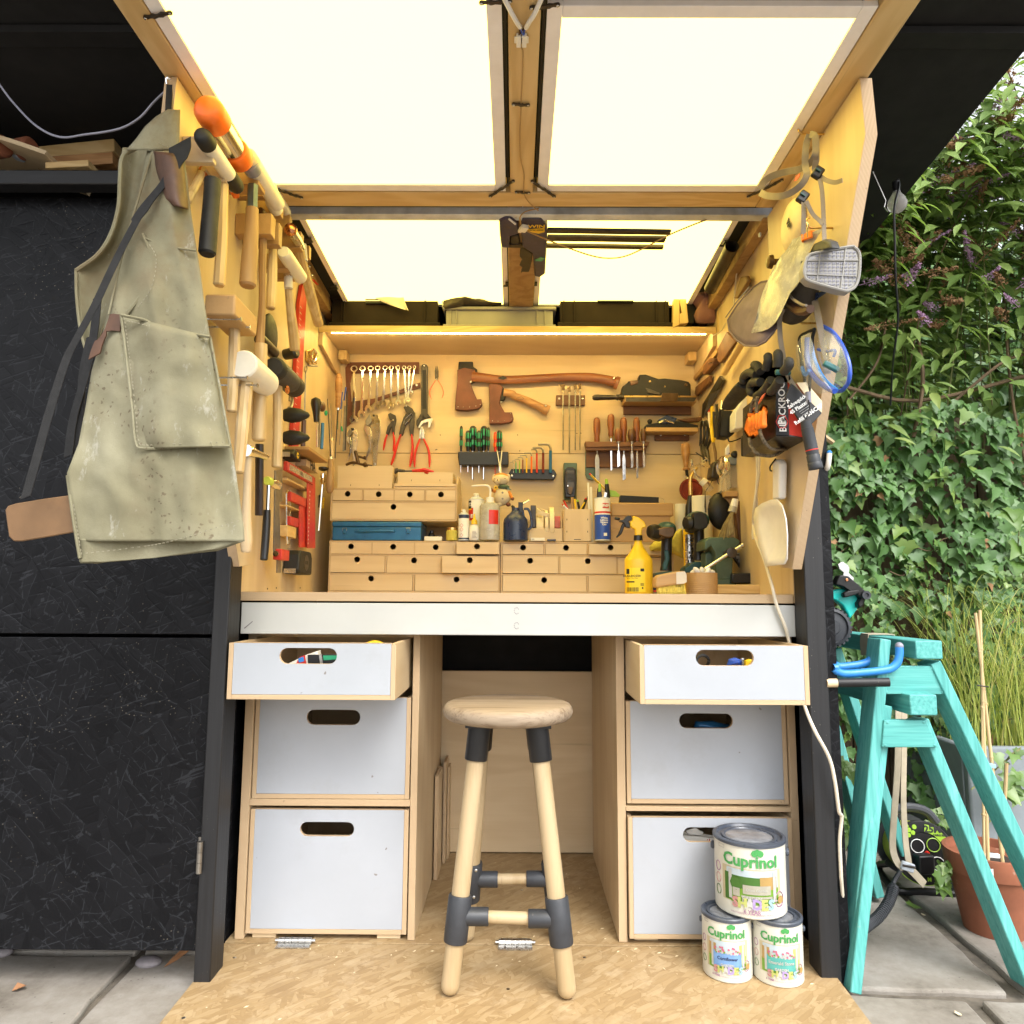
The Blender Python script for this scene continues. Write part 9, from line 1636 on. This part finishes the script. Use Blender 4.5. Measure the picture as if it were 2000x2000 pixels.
for pts,Y in((((300,985),(330,1015),(400,1035),(560,1025),(700,1010),(790,990),(845,940),(862,870),(862,800)),1.80),(((300,950),(340,975),(420,970),(530,955),(600,930),(650,880),(680,815)),1.86)):
 P=bez(*[k_(x,y,Y)for x,y in pts],n=5);P=[V((.794,P[0].y,P[0].z))]+P;t.p('prong',B().tube(P,.0098,12),m_);t.p('cap',B().ell(P[-1],(.0102,.0102,.0102),12,8),'cable_grey')
t=T('peg','round wooden peg dipped in black paint sticking out of the outer post','peg');a,m__,e=k_(235,1116,1.79),k_(330,1114,1.79),k_(775,1108,1.77);t.p('bare_end',B().tube([a,m__],.0105,14),'birch_x');t.p('painted_end',B().tube([m__,e],.0108,14),'black_timber_x')
Ys=1.98;g=Pl('K','y',Ys);t=T('mitre_saw','turquoise mitre saw with a black toothed handwheel half hidden behind the black post','saw')
c=g(262,635);R_=(g(430,635)-g(262,635)).length;t.p('wheel',B().lathe(c,(0,-1,0),[(0,R_*.93),(.02,R_*.93),(.022,R_*.80),(.016,R_*.76),(.018,R_*.4),(.022,R_*.35)],36),'grey_rubber');b=B()
for i in range(26):a=i*2*math.pi/26;b.obox(c+V((math.cos(a)*R_*.96,-.010,math.sin(a)*R_*.96)),(R_*.10,.02,R_*.13),Matrix.Rotation(-a,3,'Y'))
t.p('tooth_ring',b,'grey_rubber',kind='stuff');t.p('guard',B().prism(g.l((270,330),(340,310),(430,308),(495,350),(520,430),(500,490),(440,570),(420,520),(380,450),(330,410),(270,385),off=.012),(0,.03,0)),'teal_plastic',.004)
t.p('bracket',B().prism(g.l((350,195),(375,190),(430,200),(500,260),(590,340),(600,370),(570,395),(555,450),(520,475),(510,430),(540,390),(500,350),(440,330),(385,290),(318,270),(330,235),off=-.01),(0,.03,0)),'iron',.003);t.p('blade_tip',B().prism(g.l((335,95),(375,75),(425,105),(437,130),(430,170),(475,215),(470,245),(420,260),(375,220),(385,165),(350,140)),(0,.006,0)),'steel',.001);t.p('lever',B().prism(g.l((385,345),(430,325),(520,315),(525,345),(470,365),(395,385),off=-.02),(0,.02,0)),'iron',.003)
t.p('pivot',B().lathe(g(575,362,-.014),(0,-1,0),[(0,.012),(.006,.012),(.006,.006),(.002,.005)],14),'grey_rubber');screw(t,g(412,232,-.011),.004,'copper')
t=T('festoon_bulb','clear light bulb hanging on a black cable at the right roof corner','light bulb');q=at('S',530,1085,1,2.0);t.p('cap',B().lathe(q+V((0,0,.03)),(0,0,1),[(0,.010),(.03,.011),(.034,.006)],14),'black_plastic');t.p('bulb',B().lathe(q+V((0,0,-.036)),(0,0,1),[(0,.003),(.004,.014),(.014,.024),(.028,.028),(.045,.022),(.060,.012),(.066,.0105)],20),'bulb_glass')
P=bez(at('S',535,965,1,2.0),at('S',540,1010,1,1.98),at('S',515,1120,1,1.97),at('S',517,1300,1,2.0),at('S',522,1500,1,2.05),at('S',535,1720,1,2.15),at('S',510,1930,1,2.25),at('T',490,200,1,2.35),at('T',480,385,1,2.42),n=6);t.p('cable',B().tube(P,.0032,6),'black_plastic')
one('wire_bracket','thin bent wire bracket between the right wing and the light bulb','wire',B().tube([at('S',398,925,1,1.9),at('S',468,1080,1,1.95),at('S',460,1115,1,1.95),at('S',480,1140,1,1.97)],.0018,6),'steel')
rg=random.Random(21)
FYb=2.98
t=T('garden_fence','old brown board fence almost wholly hidden under ivy','fence')
for i in range(18):
 x=.80+i*.142;zt_=1.62+rg.uniform(-.02,.03);t.p('board',B().bx(x,x+.138,FYb+rg.uniform(0,.006),FYb+.02,GZ,zt_),'fence_wood',.002)
for z in(.35,1.30):t.p('rail',B().bx(.8,3.35,FYb+.022,FYb+.06,z,z+.08),'fence_wood',.002)
def leafmesh(name,pts,fold,m,curl=.0):
 """a leaf in the xy plane, stalk at the origin, tip towards +y, folded a little along its midrib"""
 L=max(y for x,y in pts);right=pts;b=B()
 mid=[(0,L*k/3)for k in range(4)]
 vs=[V((0,y,-curl*(y/L)**2*L))for _,y in mid]
 R=[V((x,y,abs(x)*fold-curl*(y/L)**2*L))for x,y in right];Lf=[V((-v.x,v.y,v.z))for v in R]
 n=len(R);vs+=R+Lf;fs=[]
 for o,s_ in((4,1),(4+n,-1)):
  def near(v):return min(range(4),key=lambda k:abs(vs[k].y-v.y))
  prev=0
  f0=(0,o,o+1)
  seq=list(range(o,o+n));k=0
  for j in range(n-1):
   fs.append((k,seq[j],seq[j+1])if s_>0 else(k,seq[j+1],seq[j]))
   k2=max(k,near(vs[seq[j+1]]))
   while k<k2:fs.append((k,seq[j+1],k+1)if s_>0 else(k,k+1,seq[j+1]));k+=1
  while k<3:fs.append((k,seq[-1],k+1)if s_>0 else(k,k+1,seq[-1]));k+=1
 fs=[f for f in fs if len(set(f))==3]
 return vs,fs
IVY=[[(.05,-.06),(.28,-.14),(.46,-.05),(.40,.10),(.56,.34),(.30,.36),(.20,.55),(.0,1.0)],[(.04,-.05),(.30,-.10),(.50,.10),(.36,.22),(.34,.44),(.16,.62),(.0,1.05)],[(.05,-.08),(.34,-.16),(.42,.06),(.66,.22),(.36,.38),(.24,.64),(.0,1.1)]]
BUD=[[(.045,.05),(.14,.22),(.185,.42),(.14,.66),(.06,.85),(.0,1.0)],[(.04,.05),(.12,.25),(.155,.45),(.11,.7),(.04,.9),(.0,1.0)]]
def geo(lst,fold,curl):return[leafmesh('leaf',p,fold,None,curl)for p in lst]
GI,GB=geo(IVY,.22,.18),geo(BUD,.35,.30)
def me_of(name,g,m):
 b=B();b.add(*g);me=mesh(name,b,m,smooth=60,recalc=False);return me
def frame_(p,nrm,down,s_,roll=0):
 """leaf placed at p, its face along nrm, its tip along down"""
 n=V(nrm).normalized();y=V(down);y=(y-n*y.dot(n));y=y.normalized()if y.length>1e-5 else n.orthogonal();x=y.cross(n)
 M=Matrix((x*s_,y*s_,n*s_)).transposed().to_4x4();M.translation=p;return M
def place(me_list,Ms,parent,name):
 for i,M in enumerate(Ms):
  o=bpy.data.objects.new(name,me_list[i%len(me_list)]);col.objects.link(o);o.parent=parent;o.matrix_basis=M
def joined(gl,Ms,name,m,T_,kind='stuff',wts=None):
 vs,fs=[],[]
 for i,M in enumerate(Ms):
  g=gl[i%len(gl)];o=len(vs);vs+=[tuple(M@v)for v in g[0]];fs+=[tuple(k+o for k in f)for f in g[1]]
 me=bpy.data.meshes.new(name);me.from_pydata(vs,[],fs);me.materials.append(MT[m]);me.shade_smooth()
 o=bpy.data.objects.new(name,me);col.objects.link(o);o.parent=T_.o;o['kind']=kind;return o
def inview(p,mg=30):
 d=p-O0;c=d.dot(FW)
 if c<.1:return False
 u,v=1000+FOC*d.dot(RT)/c,1000-FOC*d.dot(UP)/c;return 1560-mg<u<2000+mg and-mg<v<2000+mg
t=T('ivy','thick wall of dark glossy ivy covering the fence on the right','ivy')
big,small=[],[]
def surf(x,z):return 2.80-.14*noise.noise(V((x*2.1,z*2.3,1)))-.07*noise.noise(V((x*6,z*6,4)))-.10*max(0,1-z/.7)
for i in range(9500):
 x,z=rg.uniform(.80,3.1),GZ+.02+1.72*rg.random()
 if z>1.62+.07*noise.noise(V((x*5,0,2))):continue
 y=surf(x,z);dark=noise.noise(V((x*3.3,z*3.3,9)))
 if dark<-.34:continue
 y+=rg.uniform(-.035,.06);s_=(.020+.048*rg.random()**1.6)*(.9 if z<.9 else 1.05)
 n=V((rg.uniform(-.65,.65),-1,rg.uniform(.0,1.0)));M=frame_(V((x,y,z)),n,V((rg.uniform(-.7,.7),-.2,-1)),s_)
 big.append((s_/(y)*(1 if inview(V((x,y,z)))else .01),M))
big.sort(key=lambda q:-q[0])
place([me_of('ivy_leaf',g,'ivy')for g in GI],[M for _,M in big[:290]],t.o,'leaf');joined(GI,[M for _,M in big[290:]],'small_leaves','ivy',t)
Ms=[]
for i in range(60):
 x,z=rg.uniform(.85,2.4),GZ+.05+1.0*rg.random();y=surf(x,z)-.05;m=rg.randint(8,20);dv=V((rg.uniform(-.1,.1),0,rg.uniform(-.16,.06)))
 for j in range(m):p=V((x,y,z))+dv*(j/m)+V((rg.uniform(-.03,.03),rg.uniform(-.02,.02),rg.uniform(-.03,.03)));Ms.append(frame_(p,V((rg.uniform(-.8,.8),-1,rg.uniform(-.2,1))),V((rg.uniform(-1,1),-.2,-1)),rg.uniform(.018,.034)))
joined(GI,Ms,'young_leaves','ivy_young',t)
for i in range(14):
 x,z=rg.uniform(.85,2.0),rg.uniform(.4,1.4);y=surf(x,z)-.03;k=[V((x+j*rg.uniform(.03,.08),y-.01*rg.random(),z+j*rg.uniform(-.05,.03)))for j in range(4)];t.p('runner',B().tube(bez(*k,n=4),.0022,5),'twig')
Ms=[]
for i in range(46):x,z=rg.uniform(.85,2.2),GZ+.05+1.5*rg.random();Ms.append(frame_(V((x,surf(x,z)-.03,z)),V((rg.uniform(-.8,.8),-1,rg.uniform(-.3,.8))),V((rg.uniform(-1,1),-.2,-1)),rg.uniform(.025,.045)))
joined(GI,Ms,'dead_leaves','dried_flower',t)
Ms=[]
for(x0,y0,Y,n)in((1040,810,2.12,12),(1030,890,2.12,8),(1000,420,2.45,16),(330,60,2.1,14),(330,540,2.1,5)):
 for j in range(n):Ms.append(frame_(at('L',x0+rg.uniform(-55,55),y0+rg.uniform(-60,60),1,Y+rg.uniform(-.03,.03)),V((rg.uniform(-.5,.5),-1,rg.uniform(.2,1.2))),V((rg.uniform(-.8,.8),-.2,-1)),rg.uniform(.022,.040)))
t=T('ivy_sprig','bright green ivy sprigs growing low by the reel and the black post','ivy');joined(GI,Ms,'leaves','ivy_young',t)
t=T('buddleia_bush','large buddleia bush with purple and faded brown flower spikes above the ivy','bush')
def panicle(n,L,R_,seed):
 r_=random.Random(seed);b=B()
 for i in range(n):
  h=r_.random()**.8;a=r_.uniform(0,6.28);rr=R_*(1-h*.85)*(.55+.45*r_.random());p=V((rr*math.cos(a),h*L,rr*math.sin(a)));s_=R_*r_.uniform(.16,.30)
  q=[p+V((r_.uniform(-1,1),r_.uniform(-1,1),r_.uniform(-1,1))).normalized()*s_ for _ in range(4)];b.add(q,[(0,1,2),(0,2,3),(0,3,1),(1,3,2)])
 b.tube([(0,-.02,0),(0,L*.9,0)],.0016,4);return b
PM={m:[mesh('flower_spike',panicle(110,L,R_,s_),m,smooth=0)for L,R_,s_ in((.12,.024,1),(.09,.027,2),(.15,.021,3))]for m in('dried_flower','lilac_flower')}
leaves,spikes=[],[]
def top_z(x):return 2.38+.36*max(0,min(1,(x-.95)/1.0))
for i in range(130):
 x0=rg.uniform(.75,3.0);y0=rg.uniform(2.8,3.45);z0=rg.uniform(1.35,2.0 if i%3 else 2.35);hmax=top_z(x0)+rg.uniform(-.15,.18)
 if hmax<z0+.2:z0=hmax-.35
 dx,dy=rg.uniform(-.35,.30),rg.uniform(-.65,.0);k=[V((x0,y0,z0)),V((x0+dx*.3,y0+dy*.3,z0+(hmax-z0)*.55)),V((x0+dx*.7,y0+dy*.75,z0+(hmax-z0)*.9)),V((x0+dx*1.1,y0+dy*1.1,hmax-rg.uniform(-.04,.18)))]
 k=[V((max(p.x,.86 if p.z<2.2 else .98),max(p.y,2.45),p.z))for p in k]
 P=bez(*k,n=7);N=len(P);t.p('stem',B().tube(P,[.0032*(1-.65*j/N)for j in range(N)],5),'stem_green' if i%3 else 'twig',smooth=0)
 for j in range(2,N,1):
  tg=(P[min(j+1,N-1)]-P[j-1]).normalized();sd_=tg.cross(V((0,0,1)));sd_=sd_.normalized()if sd_.length>.01 else V((1,0,0));ra=rg.uniform(0,3.14)
  for s_ in(-1,1):
   out=(sd_*math.cos(ra)+tg.cross(sd_)*math.sin(ra))*s_;d=(out*1.0+tg*.45+V((0,-.15,-.25))).normalized();nn=(V((0,-.55,1))+V((rg.uniform(-.4,.4),rg.uniform(-.4,.4),0)));leaves.append(frame_(P[j],nn,d,rg.uniform(.065,.12)*(1-.25*j/N)))
 for _ in range(85):
  q=P[rg.randint(1,N-1)]+V((rg.uniform(-.16,.16),rg.uniform(-.16,.06),rg.uniform(-.14,.10)));q.x=max(q.x,.93);leaves.append(frame_(q,V((rg.uniform(-.6,.6),-.7,1)),V((rg.uniform(-1,1),-.4,rg.uniform(-.9,.3))),rg.uniform(.055,.115)))
 e=P[-1];tg=(P[-1]-P[-3]).normalized();faded=rg.random()<.86;spikes.append((frame_(e,tg.orthogonal(),tg+V((0,-.2,-.2)),rg.uniform(1.0,1.5)),faded))
 for _ in range(2):
  if rg.random()<.6:q=P[rg.randint(N//2,N-1)];d=(tg+V((rg.uniform(-.9,.9),rg.uniform(-.8,.2),rg.uniform(-.5,.5)))).normalized();spikes.append((frame_(q+d*.02,d.orthogonal(),d,rg.uniform(.7,1.2)),rg.random()<.88))
for(x,y,Y,s_,fd)in((1050,600,3.1,.8,0),(960,1085,2.75,.9,0),(1170,1270,2.7,1.1,0),(640,1340,2.6,.8,0),(350,1530,2.5,.8,0),(1000,1520,2.65,.85,0),(1195,1540,2.7,1.0,0),(830,1050,2.75,.7,0),(1035,900,2.8,1.2,1),(940,860,2.85,1.2,1),(560,1540,2.5,1.3,1),(540,1165,2.6,1.1,1),(980,1400,2.65,1.2,1),(400,1450,2.5,1.2,1),(1100,1540,2.6,1.0,1),(790,700,3.0,1.0,1)):d=V((rg.uniform(-1,1),-.3,rg.uniform(.0,.5))).normalized();spikes.append((frame_(at('S',x,y,1,Y),d.orthogonal(),d,s_),fd))
for i in range(56):
 x,y=rg.uniform(380,1230),rg.uniform(520,1760)
 if x<1214-(y-180)*.78+60:continue
 d=V((rg.uniform(-1,1),-.5,rg.uniform(-.35,.5))).normalized();spikes.append((frame_(at('S',x,y,1,rg.uniform(2.48,2.8)),d.orthogonal(),d,rg.uniform(.7,1.25)),rg.random()<.80))
for i,(M,fd)in enumerate(spikes):place([PM['dried_flower' if fd else 'lilac_flower'][i%3]],[M],t.o,'flower_spike')
leaves.sort(key=lambda M:(M.translation.y-(0 if inview(M.translation)else-5)))
place([me_of('buddleia_leaf',g,'buddleia')for g in GB],leaves[:290],t.o,'leaf');joined(GB,leaves[290:],'foliage','buddleia',t)
for k in(((.9,2.75,1.60),(1.2,2.72,1.70),(1.6,2.8,1.66),(2.1,2.8,1.78)),((1.75,2.8,1.66),(1.95,2.75,1.82),(2.2,2.8,1.86)),((1.05,2.7,1.75),(.98,2.66,1.62),(.93,2.6,1.50)),((1.3,2.75,1.64),(1.42,2.74,1.80),(1.5,2.8,2.0)),((1.55,2.75,1.5),(1.6,2.75,1.72),(1.62,2.8,1.95)),((2.0,2.78,1.4),(1.98,2.8,1.7),(2.05,2.9,2.2))):t.p('branch',B().tube(bez(*k,n=5),rg.uniform(.004,.010),7),'twig')
for k in(((.93,2.42,1.66),(.98,2.40,1.52),(1.03,2.40,1.45)),((.90,2.45,1.52),(1.0,2.42,1.47),(1.08,2.40,1.40))):t.p('branch',B().tube(bez(*k,n=4),.009,6),'cane')
t=T('laurel_hedge','dense dark evergreen hedge closing the view behind the buddleia','hedge');Ms=[]
for i in range(5200):
 x=rg.uniform(.6,4.6);z=rg.uniform(.9,2.62+.2*noise.noise(V((x*2,3,3)))+.30*max(0,min(1.2,x-1.6)));y=3.9-.25*noise.noise(V((x*2,z*2,6)))+rg.uniform(-.12,.2);Ms.append(frame_(V((x,y,z)),V((rg.uniform(-.8,.8),-1,rg.uniform(-.1,1))),V((rg.uniform(-1,1),-.3,rg.uniform(-1,.4))),rg.uniform(.12,.20)))
joined(GB+GI[1:2],Ms,'foliage','buddleia' if False else 'ivy',t);t.p('backing',B().bx(.55,5,4.15,4.2,GZ,2.6),'fence_wood')
t=T('conifer','feathery green conifer standing against the sky at the upper right','tree');t.p('trunk',B().lathe((2.55,4.6,GZ),(0,0,1),[(0,.09),(2.0,.06),(3.9,.015)],10),'twig');vs,fs=[],[]
for i in range(170):
 h=rg.uniform(2.0,3.95);a=rg.uniform(0,6.28);L=(4.1-h)*.36+.22;d=V((math.cos(a),math.sin(a),rg.uniform(.35,1.0))).normalized();p0=V((2.55,4.6,h));n=16
 for j in range(2,n):
  q=p0+d*(L*j/n)
  for _ in range(4):
   e=(d+V((rg.uniform(-.8,.8),rg.uniform(-.8,.8),rg.uniform(-.5,.8)))).normalized()*rg.uniform(.04,.09);s_=e.orthogonal().normalized()*.006;o=len(vs);vs+=[tuple(q-s_),tuple(q+s_),tuple(q+e)];fs.append((o,o+1,o+2))
me=bpy.data.meshes.new('crown');me.from_pydata(vs,[],fs);me.materials.append(MT['conifer']);o=bpy.data.objects.new('crown',me);col.objects.link(o);o.parent=t.o;o['kind']='stuff'
t=T('ornamental_grass','tuft of yellow green ornamental grass arching out of the concrete planter','grass plant');b=B()
for i in range(520):
 x0=PX+rg.uniform(.04,.55);y0=PYb+rg.uniform(.04,.32);L=rg.uniform(.30,.72);a=rg.uniform(0,6.28);sp=rg.uniform(.2,.95)*L;hx,hy=math.cos(a)*sp,math.sin(a)*sp*.6-.05;z0=zt2-.05
 k=[V((x0,y0,z0)),V((x0+hx*.25,y0+hy*.25,z0+L*.5)),V((x0+hx*.7,y0+hy*.7,z0+L*.85)),V((x0+hx*1.25,y0+hy*1.25,z0+L*(.95-.35*rg.random())))];P=bez(*k,n=4);N=len(P);wv=V((math.sin(a),-math.cos(a),0));wv=(wv+V((.5,0,0))).normalized();vs=[]
 for j,p in enumerate(P):w_=.0019*(1-.85*j/N);vs+=[p-wv*w_,p+wv*w_]
 b.add(vs,[(2*j,2*j+1,2*j+3,2*j+2)for j in range(N-1)])
t.p('blade',b,'blade',smooth=60,kind='stuff',recalc=False)
def plant(label,name,pts,size,m,cat='plant'):
 t=T(name,label,cat);gl=GI
 for(c,x,y,Y)in pts:
  M=frame_(at(c,x,y,1,Y),V((rg.uniform(-.5,.5),-1,rg.uniform(.3,1.2))),V((rg.uniform(-1,1),-.3,-1)),size*rg.uniform(.7,1.2));place([me_of('leaf',gl[rg.randint(0,2)],m)],[M],t.o,'leaf')
 a=[at(c,x,y,1,Y)for c,x,y,Y in pts];t.p('stem',B().tube(bez(*([a[0]]+[p for p in a[1:4]]+[V((a[-1].x,a[-1].y,a[-1].z-.15))]),n=3),.0022,5),'stem_green')
plant('lime leaved plant spilling over the near side of the concrete planter','lime_plant',[('L',x,y,2.42)for x,y in((1400,150),(1470,200),(1530,160),(1590,140),(1560,210),(1610,230),(1500,250),(1440,180),(1580,100),(1360,120))],.06,'ivy_young');plant('pale lime leaves hanging in at the right edge beside the ivy','lime_shrub',[('T',x,y,2.45)for x,y in((1290,1110),(1340,1150),(1370,1120),(1340,1330),(1365,1400),(1330,1440),(1390,1300),(1310,1090),(1375,1350))],.075,'ivy_young')
plant('low green seedlings round the canes before the planter','seedling',[('K',x,y,2.3)for x,y in((1690,1720),(1760,1790),(1830,1720),(1890,1690),(1860,1900),(1800,1910),(1500,1640),(1450,1600))],.045,'ivy_young')
t=T('pink_flower','magenta flower at the right edge beside the terracotta pot','flower');c=at('L',1615,630,1,2.12);b=B()
for i in range(40):a,e=rg.uniform(0,6.28),rg.uniform(-1,1);d=V((math.cos(a)*math.sqrt(1-e*e),math.sin(a)*math.sqrt(1-e*e),e));p=c+d*.022;q=d.orthogonal().normalized();r_=d.cross(q);b.add([p+q*.009,p+r_*.009+d*.003,p-q*.009,p-r_*.009+d*.003],[(0,1,2,3)])
t.p('petals',b,'magenta_flower',kind='stuff');t.p('stem',B().tube([c,c-V((.0,0,.09))],.002,5),'stem_green')
for i,(c,x,y,m,lab)in enumerate((('L',820,1080,'ivy_young','fallen green leaf on the paving under the saw horses'),('L',900,1140,'cream','pale fallen scrap on the paving under the saw horses'),('L',1150,1860,'cream','pale chip on the front right paving'))):q=at(c,x,y,2,GZ+.004);M=frame_(q,V((.1,-.1,1)),V((.8,.3,0)),.045 if i==0 else .014);b=B();b.add([M@v for v in GI[i][0]],GI[i][1]);one('fallen_leaf',lab,'leaf',b,m)
settle()
